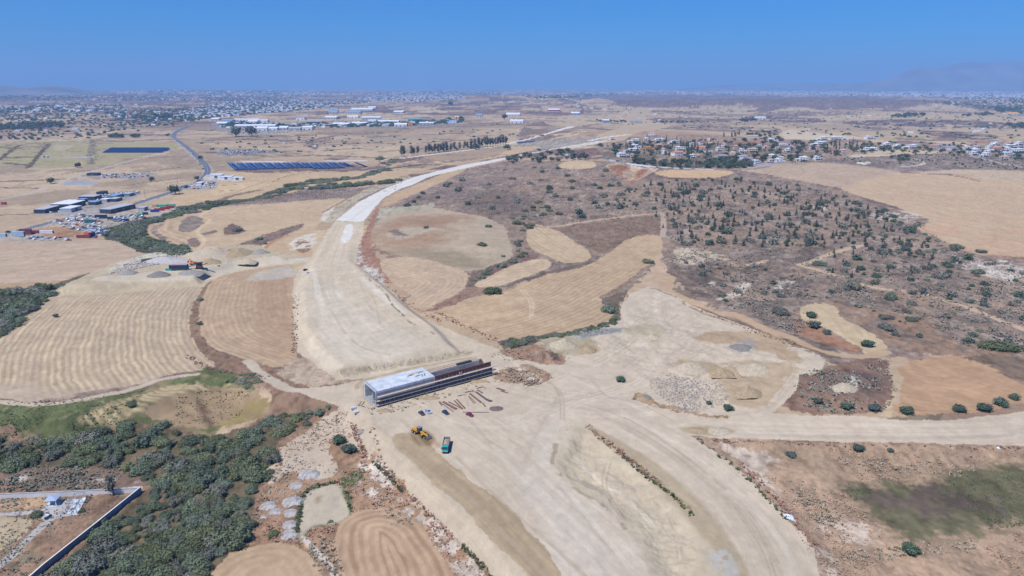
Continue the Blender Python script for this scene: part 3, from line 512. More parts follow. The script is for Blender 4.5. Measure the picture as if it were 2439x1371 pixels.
for k, l in enumerate([[(1420, 985), (1540, 1050), (1680, 1150), (1800, 1270), (1870, 1400)], [(1480, 985), (1620, 1060), (1740, 1150), (1850, 1280), (1900, 1400)], [(1450, 980), (1590, 1060), (1720, 1170), (1830, 1300)], [(1160, 1040), (1230, 1130), (1360, 1260), (1450, 1400)], [(1190, 1010), (1270, 1100), (1400, 1240), (1520, 1400)],
             [(1230, 1000), (1300, 960), (1400, 930)], [(1640, 1010), (1900, 1018), (2200, 1022), (2500, 1012)], [(1640, 1025), (1900, 1032), (2200, 1036), (2500, 1030)], [(1300, 900), (1330, 940), (1290, 1010), (1250, 1100)], [(1340, 890), (1430, 930), (1560, 990)],
             [(1860, 850), (1895, 880), (1880, 930), (1820, 975), (1720, 990)], [(1560, 700), (1570, 760), (1620, 800), (1760, 840), (1850, 850)]]):
    line(None, K(228, 218, 206) if k % 2 else K(200, 186, 170), l, 2.2, wob=.8, soft=1.6, a=.45)
FRESH = [(934, 1045), (945, 1033), (975, 1030), (1015, 1050), (1040, 1072), (1069, 1101), (1099, 1121), (1119, 1144), (1168, 1177), (1227, 1226), (1256, 1262), (1305, 1311), (1332, 1350), (1336, 1371), (1330, 1450), (1310, 1480), (1256, 1371), (1204, 1318), (1158, 1272), (1096, 1203), (1037, 1157), (981, 1098), (945, 1070)]
poly(DRT, K(190, 170, 144), FRESH, wob=.7, mm=.05, stripe=([(920, 1030), (981, 1098), (1037, 1157), (1096, 1203), (1158, 1272), (1204, 1318), (1260, 1380)], 1.7, .4, K(170, 150, 124)))
line(None, K(176, 156, 130), [(1050, 1110), (1140, 1190), (1240, 1290), (1300, 1371)], 3.5, wob=.8, soft=1.5, a=.6)
poly(None, K(202, 186, 164), [(889, 1010), (935, 1043), (981, 1098), (1037, 1157), (1096, 1203), (1158, 1272), (1204, 1318), (1256, 1371), (1300, 1480), (1240, 1480), (1174, 1371), (1112, 1305), (1043, 1236), (988, 1197), (961, 1144), (905, 1090)], wob=.6, a=.55, mf=.1)
poly(None, K(150, 128, 98), [(976, 1032), (990, 1022), (1015, 1026), (1036, 1046), (1030, 1060), (1004, 1062), (985, 1052)], wob=.5, mm=.08)
poly(None, K(196, 166, 140), [(1030, 1050), (1050, 1058), (1040, 1064)], wob=.8)
def streak(P, gpts, amp, wid, ln=45.0, seed=0, tint=(1, 1, 1)):
    """wheel tracks and grader marks running along a guide line"""
    pl = unp(P, True, False); i = sub(pl, 1); i = i[inside(gx[i]+jxn[i], gy[i]+jyn[i], pl)]; g = unp(gpts, False, True)
    a0 = g[0]+(g[0]-g[1])*60; a1 = g[-1]+(g[-1]-g[-2])*60; g = np.vstack([a0, g, a1]); d, sd_ = dist_line(gx[i], gy[i], g); u = d*sd_+.5*mid[i]+.8*big[i]
    n = fbm(u/wid, gy[i]/ln, 500+seed, 3, .7)+.6*fbm(u/(wid*4), gy[i]/(ln*1.5), 510+seed, 2); pr = np.abs(np.sin(u*math.pi/6.5+2.2*big[i])); tr = (pr > .93)*sm(.4+fbm(gx[i]/18, gy[i]/18, 520+seed, 2))
    C[i] *= np.clip(1+amp*n+.06*tr, .6, 1.3)[:, None]
streak([(1230, 1010), (1420, 960), (1640, 1030), (1721, 1087), (1845, 1203), (1914, 1276), (1965, 1480), (1760, 1480), (1700, 1300), (1560, 1130), (1400, 1010), (1330, 1010)], [(1350, 960), (1480, 1010), (1620, 1090), (1740, 1190), (1820, 1290), (1880, 1420)], .085, 1.1, 45, 1)
streak([(884, 1012), (980, 980), (1330, 1000), (1330, 1130), (1490, 1255), (1600, 1480), (1230, 1480), (1112, 1305), (988, 1197)], [(950, 1000), (1080, 1100), (1230, 1230), (1360, 1371), (1420, 1450)], .075, 1.2, 45, 2)
streak([(1640, 990), (2640, 960), (2640, 1066), (1700, 1044)], [(1500, 1000), (1900, 1022), (2300, 1022), (2640, 1005)], .08, .9, 400, 3)
streak(ROADA, [(835, 530), (800, 620), (790, 700), (860, 790), (960, 860)], .07, 1.6, 70, 4)
streak([(1130, 838), (1330, 868), (1430, 783), (1545, 680), (1978, 856), (1900, 930), (1835, 984), (1330, 1000), (1130, 900)], [(1200, 850), (1350, 900), (1500, 900), (1700, 760), (1900, 800)], .07, 1.6, 20, 5)
for k, l in enumerate([[(1000, 960), (1100, 1010), (1250, 1010), (1400, 940)], [(960, 1000), (1060, 1120), (1200, 1270), (1330, 1400)], [(1090, 1090), (1200, 1200), (1340, 1320), (1420, 1400)], [(1240, 1000), (1300, 1100), (1400, 1230), (1500, 1350)], [(1250, 930), (1350, 890), (1480, 830), (1560, 760)], [(1300, 960), (1450, 930), (1600, 870), (1700, 830), (1800, 850)],
             [(1200, 1000), (1350, 975), (1550, 1010), (1700, 1020)], [(1380, 960), (1500, 1000), (1650, 1100), (1780, 1220), (1850, 1340)], [(1420, 980), (1560, 1050), (1700, 1160), (1810, 1290), (1850, 1400)], [(1760, 1005), (1950, 1008), (2200, 1012), (2439, 1000)], [(1800, 1035), (2050, 1040), (2300, 1040), (2439, 1034)], [(760, 660), (790, 740), (850, 820), (950, 850)], [(820, 560), (800, 640), (830, 720), (930, 800)], [(1000, 940), (1120, 930), (1260, 900), (1330, 930), (1340, 1000)],
             [(1580, 720), (1600, 780), (1700, 800), (1850, 830), (1890, 880), (1850, 940)], [(1480, 720), (1500, 780), (1560, 850), (1500, 920), (1380, 960)], [(1400, 880), (1440, 940), (1520, 960), (1600, 1000)], [(1120, 1000), (1180, 1060), (1280, 1080), (1330, 1020)], [(1370, 1090), (1430, 1150), (1500, 1190), (1560, 1260)], [(1450, 1100), (1440, 1160), (1480, 1230)], [(1540, 1180), (1600, 1240), (1620, 1330)]]):
    for off in (-6, 6):
        line(None, K(190, 174, 156) if k % 3 else K(232, 222, 208), [(x+off*(y/1371+.1)*.9, y+(off*.35)) for x, y in l], .75, wob=.15, soft=.45, a=.55, patch=(16, -.35))
line(None, K(152, 130, 108), [(1545, 684), (1600, 702), (1650, 734), (1700, 752), (1760, 774), (1850, 806), (1930, 840), (1975, 860), (1935, 892)], 2.6, wob=2.2, patch=(5, -.1), a=.8)
line(None, K(160, 140, 116), [(1345, 1025), (1318, 1085), (1335, 1140), (1400, 1180), (1490, 1255)], 2.0, wob=2, patch=(6, .1), a=.6)
# weedy patches inside the works
poly(G0, K(186, 158, 132), [(1180, 888), (1215, 872), (1262, 868), (1300, 885), (1308, 903), (1270, 918), (1230, 912), (1190, 905)], wob=1.5, mm=.2, mf=.2)
poly(None, CHALK, [(1225, 870), (1262, 868), (1250, 880), (1290, 905), (1260, 915), (1240, 895)], wob=1.5, patch=(3, 0), a=.8)
poly(G0, K(178, 146, 124), [(1190, 838), (1220, 825), (1290, 820), (1330, 835), (1345, 855), (1330, 868), (1262, 862)], wob=1.5, mm=.22, mf=.15)
poly(None, K(118, 96, 88), [(1290, 838), (1325, 840), (1338, 858), (1300, 856)], wob=1.5, patch=(5, -.2))
poly(None, K(192, 180, 156), [(1290, 810), (1350, 795), (1400, 800), (1420, 820), (1380, 845), (1320, 838)], wob=2.5, mm=.12)
poly(None, K(188, 166, 134), [(1378, 825), (1400, 818), (1428, 832), (1410, 842), (1385, 840)], wob=1.2)
poly(None, K(184, 184, 184), [(1360, 795), (1420, 782), (1480, 780), (1478, 790), (1400, 802), (1365, 803)], wob=2, mf=.3, mm=.15)
poly(None, K(190, 178, 154), [(1480, 780), (1560, 770), (1580, 800), (1555, 835), (1545, 800), (1490, 795)], wob=2.5, soft=3, a=.7)
poly(None, K(190, 164, 134), [(1650, 800), (1700, 790), (1800, 790), (1850, 800), (1900, 850), (1880, 860), (1820, 835), (1740, 820), (1660, 812)], wob=3, mm=.12, a=.8)
poly(None, K(180, 174, 170), [(1730, 820), (1790, 805), (1800, 830), (1760, 840)], wob=3, mf=.2, a=.8)
poly(None, K(192, 168, 138), [(1720, 870), (1860, 860), (1880, 900), (1830, 960), (1740, 960), (1700, 900)], wob=4, a=.7, mm=.1)
poly(None, K(188, 168, 138), [(1600, 870), (1640, 855), (1700, 865), (1720, 890), (1640, 895)], wob=3, a=.8, mm=.1)
poly(None, K(186, 168, 140), [(1620, 1018), (1680, 1014), (1740, 1022), (1740, 1032), (1680, 1036), (1640, 1030)], wob=.8, mm=.1)
poly(G0, K(178, 150, 122), [(1505, 940), (1530, 935), (1570, 955), (1700, 990), (1740, 985), (1720, 1000), (1600, 975), (1520, 955)], wob=2, patch=(5, -.4), mf=.3)
poly(None, K(206, 206, 206), [(1690, 1325), (1725, 1312), (1755, 1340), (1760, 1371), (1720, 1371)], wob=1.5, patch=(4, -.4), a=.7)
# white capping of the finished road
poly(GRV, K(240, 237, 232), [(797, 525), (853, 481), (924, 445), (983, 422), (1034, 409), (1110, 391), (1195, 376), (1240, 369), (1240, 371), (1200, 380), (1136, 394), (1085, 407), (1049, 414), (1019, 422), (983, 440), (957, 448), (916, 470), (894, 493), (866, 528)], wob=.5, smooth=False, mm=.02, mb=.02, mf=.02, edge_col=(K(170, 160, 140), 2.0, .8))
line(None, K(214, 210, 206), [(835, 524), (870, 495), (930, 455), (1000, 425), (1100, 396)], 1.0, wob=.2)
poly(GRV, K(238, 235, 230), [(822, 540), (840, 535), (838, 560), (826, 576), (812, 574)], wob=1, patch=(8, -.6))
poly(G0, K(196, 184, 162), [(770, 525), (780, 505), (850, 462), (900, 440), (985, 420), (924, 443), (850, 478), (795, 526)], wob=1.2)
poly(None, CHALK, [(765, 520), (778, 500), (800, 490), (785, 510), (775, 528)], wob=1.5)
line(G0, K(166, 128, 104), [(770, 505), (800, 488), (850, 460), (905, 435), (1000, 415)], 3, wob=1)
poly(FLD, K(210, 178, 146), [(925, 470), (990, 440), (1060, 412), (1110, 402), (1060, 430), (1000, 455), (940, 482), (912, 490)], wob=2, mm=.08)
for l, w in (([(548, 386), (700, 384), (860, 382), (950, 377), (1050, 365), (1150, 352), (1220, 340), (1290, 322), (1362, 301)], 6), ([(1230, 372), (1290, 360), (1350, 349), (1425, 337)], 13), ([(1405, 335), (1440, 327), (1500, 320)], 9)):
    line(GRV, K(240, 236, 230), l, w, wob=.4)
line(GRV, K(236, 232, 226), [(1350, 352), (1400, 344), (1440, 335)], 9, wob=.5)
# asphalt and lanes
line(G0, K(190, 182, 172), [(-120, 590), (0, 560), (150, 523), (260, 503), (400, 460), (480, 428), (494, 408), (490, 393), (412, 322), (450, 300)], 17, wob=.8, a=.8)
ASP = [(-160, 602), (0, 562), (60, 546), (150, 523), (260, 503), (330, 482), (400, 460), (450, 443), (480, 428), (494, 410), (490, 393), (470, 373), (450, 354), (425, 335), (413, 323), (425, 311), (450, 300)]
line(ROAD, K(118, 126, 144), ASP, 11, wob=.1, soft=.5, mm=.03)
line(ROAD, K(220, 220, 220), ASP, .5, wob=.05, soft=.4, a=.5)
line(PTH, K(206, 198, 190), [(-80, 490), (0, 474), (60, 462), (130, 440), (165, 425), (220, 408), (300, 385), (345, 374), (400, 362)], 6.5, wob=.4)
poly(PTH, K(176, 178, 190), [(145, 440), (175, 430), (215, 430), (235, 438), (190, 440)], wob=3)
poly(G0, K(176, 170, 166), [(80, 505), (120, 490), (180, 478), (260, 458), (330, 456), (325, 470), (260, 490), (215, 512), (110, 512)], wob=1.5, mm=.08)
poly(G0, K(190, 178, 164), [(90, 540), (160, 522), (260, 503), (340, 488), (420, 488), (400, 510), (330, 520), (270, 540), (220, 562), (110, 575), (0, 572), (0, 562)], wob=1.5, mm=.12, mf=.1)
poly(None, K(188, 150, 120), [(80, 545), (150, 540), (200, 555), (180, 565), (110, 562)], wob=2, mm=.15)
poly(G0, K(176, 166, 158), [(200, 415), (365, 412), (350, 424), (230, 425)], wob=1)
poly(G0, K(186, 178, 168), [(430, 448), (480, 430), (515, 425), (512, 450), (460, 452)], wob=1)
poly(G0, K(208, 202, 196), [(485, 428), (500, 414), (550, 415), (580, 424), (560, 432)], wob=1)
# the grain of soil, stubble and scrub
L = C @ np.array([.3, .5, .2])
C[cls == 1] *= np.array([1.02, 1.045, 1.01]); C[cls == 2] *= np.array([1.01, 1.005, .97]); fd = (cls == 1)[:, None]; C[:] = np.where(fd, C*.93+L[:, None]*.05*np.array([1.03, 1.0, .93]), C)
g1 = fbm(gx/2.4, gy/3.2, 401, 2); g2 = fbm(gx/6, gy/8, 411, 3, .6); g3 = fbm(gx/17, gy/26, 421, 3, .6)
rough = np.select([cls == 0, cls == 5, cls == 1, cls == 2, cls == 6], [.28, .24, .075, .055, .05], .03)
sp = np.where(g1+g2 > .55, -1.0, 0)*(cls == 0)*sm((1400-gy)/900)
C *= np.clip(1+rough*(1.0*g1+.8*g2+.5*g3)+.16*sp, .35, 1.6)[:, None]
aa = .5*fbm(gx/900, gy/900, 431, 2)*3; ux = gx*np.cos(aa)+gy*np.sin(aa); uy = -gx*np.sin(aa)+gy*np.cos(aa)
C *= (1+np.where(cls == 1, .075, np.where(cls == 2, .02, .03))*fbm(ux/70, uy/4.5, 441, 3, .7))[:, None]
far = sm((gy-1500)/2500)
fx = fbm(gx/420, gy/330, 451, 4, .65); hs_ = sm((fx-.08)/.1)*far*((cls == 1) | (cls == 0))*np.where(gx < 0, .8, .5)
C[:] = C*(1-hs_[:, None])+K(124, 108, 104)*(hs_*(1+.3*g2))[:, None]
fx = fbm(gx/260+9, gy/150, 461, 4, .6); hs_ = (1-sm(np.abs(fx)/.06))*sm((gy-1000)/900)*(cls == 1)*.7
C[:] = C*(1-hs_[:, None])+K(116, 106, 96)*hs_[:, None]
# micro relief of the scrub and earth
vis = near*((cls == 0)*.35+(cls == 5)*.12+(cls == 2)*.06+.02)
zg = zg + vis*fbm(gx/2.6, gy/2.6, 201, 3, .6)*1.0 + near*(cls == 0)*.5*fbm(gx/16, gy/16, 211, 3)
# ------------------------------------------------------------------ ground meshes, one for each kind of surface
gm = bpy.data.materials.new('earth'); gm.use_nodes = True; nt = gm.node_tree; b = nt.nodes['Principled BSDF']
b.inputs['Roughness'].default_value = 0.95; b.inputs['Specular IOR Level'].default_value = 0.1
at_ = nt.nodes.new('ShaderNodeAttribute'); at_.attribute_name = 'soil'
tc = nt.nodes.new('ShaderNodeTexCoord')
n1 = nt.nodes.new('ShaderNodeTexNoise'); n1.inputs['Scale'].default_value = 1.6; n1.inputs['Detail'].default_value = 6; n1.inputs['Roughness'].default_value = .7
n2 = nt.nodes.new('ShaderNodeTexNoise'); n2.inputs['Scale'].default_value = .12; n2.inputs['Detail'].default_value = 6; n2.inputs['Roughness'].default_value = .65
nt.links.new(tc.outputs['Object'], n1.inputs[0]); nt.links.new(tc.outputs['Object'], n2.inputs[0])
ad = nt.nodes.new('ShaderNodeMath'); ad.operation = 'ADD'; nt.links.new(n1.outputs[0], ad.inputs[0]); nt.links.new(n2.outputs[0], ad.inputs[1])
mr = nt.nodes.new('ShaderNodeMapRange'); mr.inputs[1].default_value = .6; mr.inputs[2].default_value = 1.4; mr.inputs[3].default_value = .86; mr.inputs[4].default_value = 1.14
nt.links.new(ad.outputs[0], mr.inputs[0])
vm = nt.nodes.new('ShaderNodeVectorMath'); vm.operation = 'SCALE'
nt.links.new(at_.outputs['Color'], vm.inputs[0]); nt.links.new(mr.outputs[0], vm.inputs[3]); nt.links.new(vm.outputs[0], b.inputs['Base Color'])
bp = nt.nodes.new('ShaderNodeBump'); bp.inputs['Strength'].default_value = .35; bp.inputs['Distance'].default_value = .25
nt.links.new(n1.outputs[0], bp.inputs['Height']); nt.links.new(bp.outputs[0], b.inputs['Normal'])
C = np.clip(C, .01, .92)
co = np.stack([gx, gy, zg], 1).astype(np.float32)
ii = (np.arange(nr-1)[:, None]*nc+np.arange(nc-1)[None, :]).ravel()
quads = np.stack([ii, ii+1, ii+nc+1, ii+nc], 1)
qc = cls[ii]
def grid_mesh(name, co, quads, colr, m):
    used = np.unique(quads); remap = np.full(co.shape[0], -1, np.int64); remap[used] = np.arange(used.size)
    q = remap[quads].astype(np.int32); me = bpy.data.meshes.new(name)
    me.vertices.add(used.size); me.vertices.foreach_set('co', co[used].ravel())
    me.loops.add(q.size); me.loops.foreach_set('vertex_index', q.ravel())
    me.polygons.add(len(q)); me.polygons.foreach_set('loop_start', np.arange(0, q.size, 4, dtype=np.int32))
    me.update(calc_edges=True)
    if colr is not None:
        ca = me.color_attributes.new('soil', 'FLOAT_COLOR', 'POINT')
        ca.data.foreach_set('color', np.concatenate([colr[used], np.ones((used.size, 1))], 1).astype(np.float32).ravel())
    me.polygons.foreach_set('use_smooth', np.ones(len(q), bool)); me.materials.append(m)
    o = bpy.data.objects.new(name, me); COL.objects.link(o); return o
for k, nm in enumerate(['ground', 'field', 'dirt_road', 'road', 'gravel_road', 'grass', 'path']):
    sel = qc == k
    if sel.any():
        o = grid_mesh(nm, co, quads[sel], C, gm); o['kind'] = 'stuff' if nm == 'grass' else 'structure'
# ------------------------------------------------------------------ mountains on the horizon
mm_ = mat('mountain_rock', (.17, .15, .13), .95, mott=.5, mscale=.0016, bump=.6)
def ridge(name, sil, dist, depth, seed):
    sil = np.array(sil, float); xs = np.linspace(sil[0, 0], sil[-1, 0], 160); ys = np.interp(xs, sil[:, 0], sil[:, 1])
    dx, dy, dz = ray(xs, ys); top = CAM_H+dz/dy*dist; X0 = dx/dy*dist
    nv = 14; vv = np.linspace(0, 1, nv)
    prof = np.concatenate([sm(np.linspace(0, 1, 8)), sm(np.linspace(1, 0, 7))[1:]])
    X = np.repeat(X0[:, None], nv, 1); Y = dist+(vv[None, :]-.5)*depth+0*X
    tp = sm(np.arange(160)/26)*sm((159-np.arange(160))/26); h = np.maximum(top*tp, 1)[:, None]*prof[None, :]
    nz = fbm((X/1300).ravel(), (Y/1500).ravel(), seed, 5, .6).reshape(X.shape)
    Z = h*(1+.30*nz*(1-prof[None, :]))-3
    co = np.stack([X.ravel(), Y.ravel(), Z.ravel()], 1).astype(np.float32)
    ii = (np.arange(159)[:, None]*nv+np.arange(nv-1)[None, :]).ravel()
    o = grid_mesh(name, co, np.stack([ii, ii+nv, ii+nv+1, ii+1], 1), None, mm_); o['kind'] = 'structure'; return o
ridge('mountain', [(1860, 212), (1980, 206), (2036, 201), (2100, 191), (2138, 182), (2170, 170), (2197, 157), (2240, 161), (2265, 157), (2291, 149), (2319, 146), (2355, 149), (2400, 147), (2431, 146), (2520, 150), (2640, 158), (2760, 175), (2900, 205)], 23000, 4400, 301)
ridge('mountain', [(-500, 205), (-300, 196), (-120, 203), (0, 203), (60, 209), (110, 203), (153, 206), (200, 211), (260, 213)], 13000, 2600, 311)
ridge('hills', [(430, 214), (455, 212.5), (500, 212), (540, 214)], 15000, 1500, 321)
ridge('hills', [(1550, 206), (1700, 203), (1850, 201), (2000, 198), (2200, 192), (2439, 186), (2700, 184)], 26000, 3000, 331)
# ------------------------------------------------------------------ haze
def haze_box():
    me = bpy.data.meshes.new('haze'); x0, x1, y0, y1, z0, z1 = -45000, 45000, -600, 36000, -60, 1000
    v = [(x, y, z) for z in (z0, z1) for y in (y0, y1) for x in (x0, x1)]
    f = [(0, 2, 3, 1), (4, 5, 7, 6), (0, 1, 5, 4), (2, 6, 7, 3), (0, 4, 6, 2), (1, 3, 7, 5)]
    me.from_pydata(v, [], f); me.update()
    m = bpy.data.materials.new('haze_air'); m.use_nodes = True; t = m.node_tree
    for n in list(t.nodes):
        if n.type == 'BSDF_PRINCIPLED': t.nodes.remove(n)
    pv = t.nodes.new('ShaderNodeVolumePrincipled'); pv.inputs['Color'].default_value = (0.31, 0.56, 0.96, 1)
    pv.inputs['Density'].default_value = 7.2e-5; pv.inputs['Anisotropy'].default_value = 0.0
    t.links.new(pv.outputs[0], t.nodes['Material Output'].inputs['Volume'])
    me.materials.append(m); o = bpy.data.objects.new('haze', me); COL.objects.link(o); o['kind'] = 'stuff'
haze_box()
# ------------------------------------------------------------------ building kit
class MB:
    """collects shapes and links them as one mesh"""
    def __init__(s): s.v = []; s.f = []
    def add(s, vs, fs, M=None):
        n = len(s.v)
        if M is not None: vs = [M @ Vector(p) for p in vs]
        s.v += [tuple(p) for p in vs]; s.f += [tuple(i+n for i in f) for f in fs]; return s
    def box(s, c, d, rz=0, top=1.0, M=None):
        hx, hy, hz = d[0]/2, d[1]/2, d[2]/2
        vs = [(-hx, -hy, -hz), (hx, -hy, -hz), (hx, hy, -hz), (-hx, hy, -hz), (-hx*top, -hy*top, hz), (hx*top, -hy*top, hz), (hx*top, hy*top, hz), (-hx*top, hy*top, hz)]
        T = Matrix.Translation(c) @ Matrix.Rotation(rz, 4, 'Z')
        if M is not None: T = M @ T
        return s.add(vs, [(0, 3, 2, 1), (4, 5, 6, 7), (0, 1, 5, 4), (1, 2, 6, 5), (2, 3, 7, 6), (3, 0, 4, 7)], T)
    def tube(s, a, b, r, n=6, r2=None):
        a, b = Vector(a), Vector(b); r2 = r if r2 is None else r2
        q = (b-a).to_track_quat('Z', 'Y').to_matrix().to_4x4(); L = (b-a).length
        vs = [(r*math.cos(2*math.pi*i/n), r*math.sin(2*math.pi*i/n), 0) for i in range(n)]+[(r2*math.cos(2*math.pi*i/n), r2*math.sin(2*math.pi*i/n), L) for i in range(n)]
        fs = [(i, (i+1) % n, n+(i+1) % n, n+i) for i in range(n)]+[tuple(range(n))[::-1], tuple(range(n, 2*n))]
        return s.add(vs, fs, Matrix.Translation(a) @ q)
    def prism(s, pts, y0, y1, inset=0.0, M=None):
        """side outline in x-z pushed from y0 to y1"""
        n = len(pts); vs = [(x, y0, z) for x, z in pts]+[(x, y1, z) for x, z in pts]
        fs = [tuple(range(n)), tuple(range(n, 2*n))[::-1]]+[(i, n+i, n+(i+1) % n, (i+1) % n) for i in range(n)]
        return s.add(vs, fs, M)
    def gable(s, cx, cy, z, sx, sy, h, ov=.4):
        x, y = sx/2+ov, sy/2+ov
        return s.add([(cx-x, cy-y, z), (cx+x, cy-y, z), (cx+x, cy+y, z), (cx-x, cy+y, z), (cx-x, cy, z+h), (cx+x, cy, z+h)], [(0, 1, 5, 4), (2, 3, 4, 5), (1, 2, 5), (3, 0, 4), (0, 3, 2, 1)])
    def hip(s, cx, cy, z, sx, sy, h, ov=.5):
        x, y = sx/2+ov, sy/2+ov; k = max(x-y, .01)
        return s.add([(cx-x, cy-y, z), (cx+x, cy-y, z), (cx+x, cy+y, z), (cx-x, cy+y, z), (cx-k, cy, z+h), (cx+k, cy, z+h)], [(0, 1, 5, 4), (2, 3, 4, 5), (1, 2, 5), (3, 0, 4), (0, 3, 2, 1)])
    def build(s, name, m, parent=None, smooth=False, loc=None):
        me = bpy.data.meshes.new(name); me.from_pydata(s.v, [], s.f); me.update()
        if smooth: me.polygons.foreach_set('use_smooth', [True]*len(me.polygons))
        me.materials.append(m); o = bpy.data.objects.new(name, me); COL.objects.link(o)
        if parent is not None: o.parent = parent
        if loc is not None: o.location = loc
        return o
def tag(o, label, cat, group=None):
    o['label'] = label; o['category'] = cat
    if group: o['group'] = group
    return o
def thing(name, label, cat, loc=(0, 0, 0), rz=0, group=None):
    o = bpy.data.objects.new(name, None); COL.objects.link(o); o.location = loc; o.rotation_euler = (0, 0, rz)
    o.empty_display_size = .5
    return tag(o, label, cat, group)
KIDS = {}
def kids(o):
    if o.name not in KIDS: KIDS[o.name] = list(o.children)
    return KIDS[o.name]
def dup(root, loc, rz=None, sc=None, label=None, group=None):
    c = root.copy(); COL.objects.link(c); c.location = loc
    if rz is not None: c.rotation_euler = (0, 0, rz)
    if sc is not None: c.scale = sc if hasattr(sc, '__len__') else (sc, sc, sc)
    if label: c['label'] = label
    if group: c['group'] = group
    for k in kids(root):
        d = k.copy(); COL.objects.link(d); d.parent = c
        for g in kids(k):
            e_ = g.copy(); COL.objects.link(e_); e_.parent = d
    return c
ORD = ['first', 'second', 'third', 'fourth', 'fifth', 'sixth', 'seventh', 'eighth', 'ninth', 'tenth', 'eleventh', 'twelfth', 'thirteenth', 'fourteenth', 'fifteenth', 'sixteenth', 'seventeenth', 'eighteenth', 'nineteenth', 'twentieth']
def ordn(i):
    t = ['', '', 'twenty', 'thirty', 'forty', 'fifty', 'sixty', 'seventy']
    return ORD[i] if i < 20 else ((t[(i+1)//10]+'-'+ORD[(i+1) % 10-1]) if (i+1) % 10 else t[(i+1)//10].replace('y', 'ieth'))
# ------------------------------------------------------------------ foliage
def leafmat(name, col, vary=.25):
    m = bpy.data.materials.new(name); m.use_nodes = True; nt = m.node_tree; b = nt.nodes['Principled BSDF']
    b.inputs['Roughness'].default_value = .75; b.inputs['Specular IOR Level'].default_value = .15
    a = nt.nodes.new('ShaderNodeAttribute'); a.attribute_name = 'tint'
    rgb = nt.nodes.new('ShaderNodeRGB'); rgb.outputs[0].default_value = tuple(col)+(1,)
    mx = nt.nodes.new('ShaderNodeMix'); mx.data_type = 'RGBA'; mx.blend_type = 'MULTIPLY'; mx.inputs[0].default_value = 1
    nt.links.new(rgb.outputs[0], mx.inputs[6]); nt.links.new(a.outputs['Color'], mx.inputs[7])
    oi = nt.nodes.new('ShaderNodeObjectInfo'); hs = nt.nodes.new('ShaderNodeHueSaturation')
    m1 = nt.nodes.new('ShaderNodeMapRange'); m1.inputs[3].default_value = 1-vary; m1.inputs[4].default_value = 1+vary
    mk = nt.nodes.new('ShaderNodeMath'); mk.operation = 'MULTIPLY'; mk.inputs[1].default_value = 9.7
    mf = nt.nodes.new('ShaderNodeMath'); mf.operation = 'FRACT'
    m2 = nt.nodes.new('ShaderNodeMapRange'); m2.inputs[3].default_value = .45; m2.inputs[4].default_value = .54
    ms = nt.nodes.new('ShaderNodeMapRange'); ms.inputs[3].default_value = 1.15; ms.inputs[4].default_value = .65
    nt.links.new(oi.outputs['Random'], m1.inputs[0]); nt.links.new(oi.outputs['Random'], mk.inputs[0]); nt.links.new(mk.outputs[0], mf.inputs[0])
    nt.links.new(mf.outputs[0], m2.inputs[0]); nt.links.new(mf.outputs[0], ms.inputs[0])
    nt.links.new(m1.outputs[0], hs.inputs['Value']); nt.links.new(m2.outputs[0], hs.inputs['Hue']); nt.links.new(ms.outputs[0], hs.inputs['Saturation'])
    nt.links.new(mx.outputs[2], hs.inputs['Color']); nt.links.new(hs.outputs[0], b.inputs['Base Color'])
    return m
LM_BUSH = leafmat('bush_leaves', (.145, .185, .105), .3); LM_DARK = leafmat('carob_leaves', (.085, .13, .095), .15)
LM_CYP = leafmat('cypress_leaves', (.095, .12, .09), .25); LM_GREY = leafmat('scrub_leaves', (.19, .20, .155), .3)
LM_PINE = leafmat('pine_leaves', (.09, .13, .09), .3); LM_EUC = leafmat('eucalyptus_leaves', (.13, .145, .125), .2)
LM_PALM = leafmat('palm_leaves', (.12, .15, .09), .2); LM_DRY = leafmat('dry_weed', (.36, .25, .17), .3)
BARK = mat('bark', (.13, .10, .08), .9, mott=.3, mscale=6)
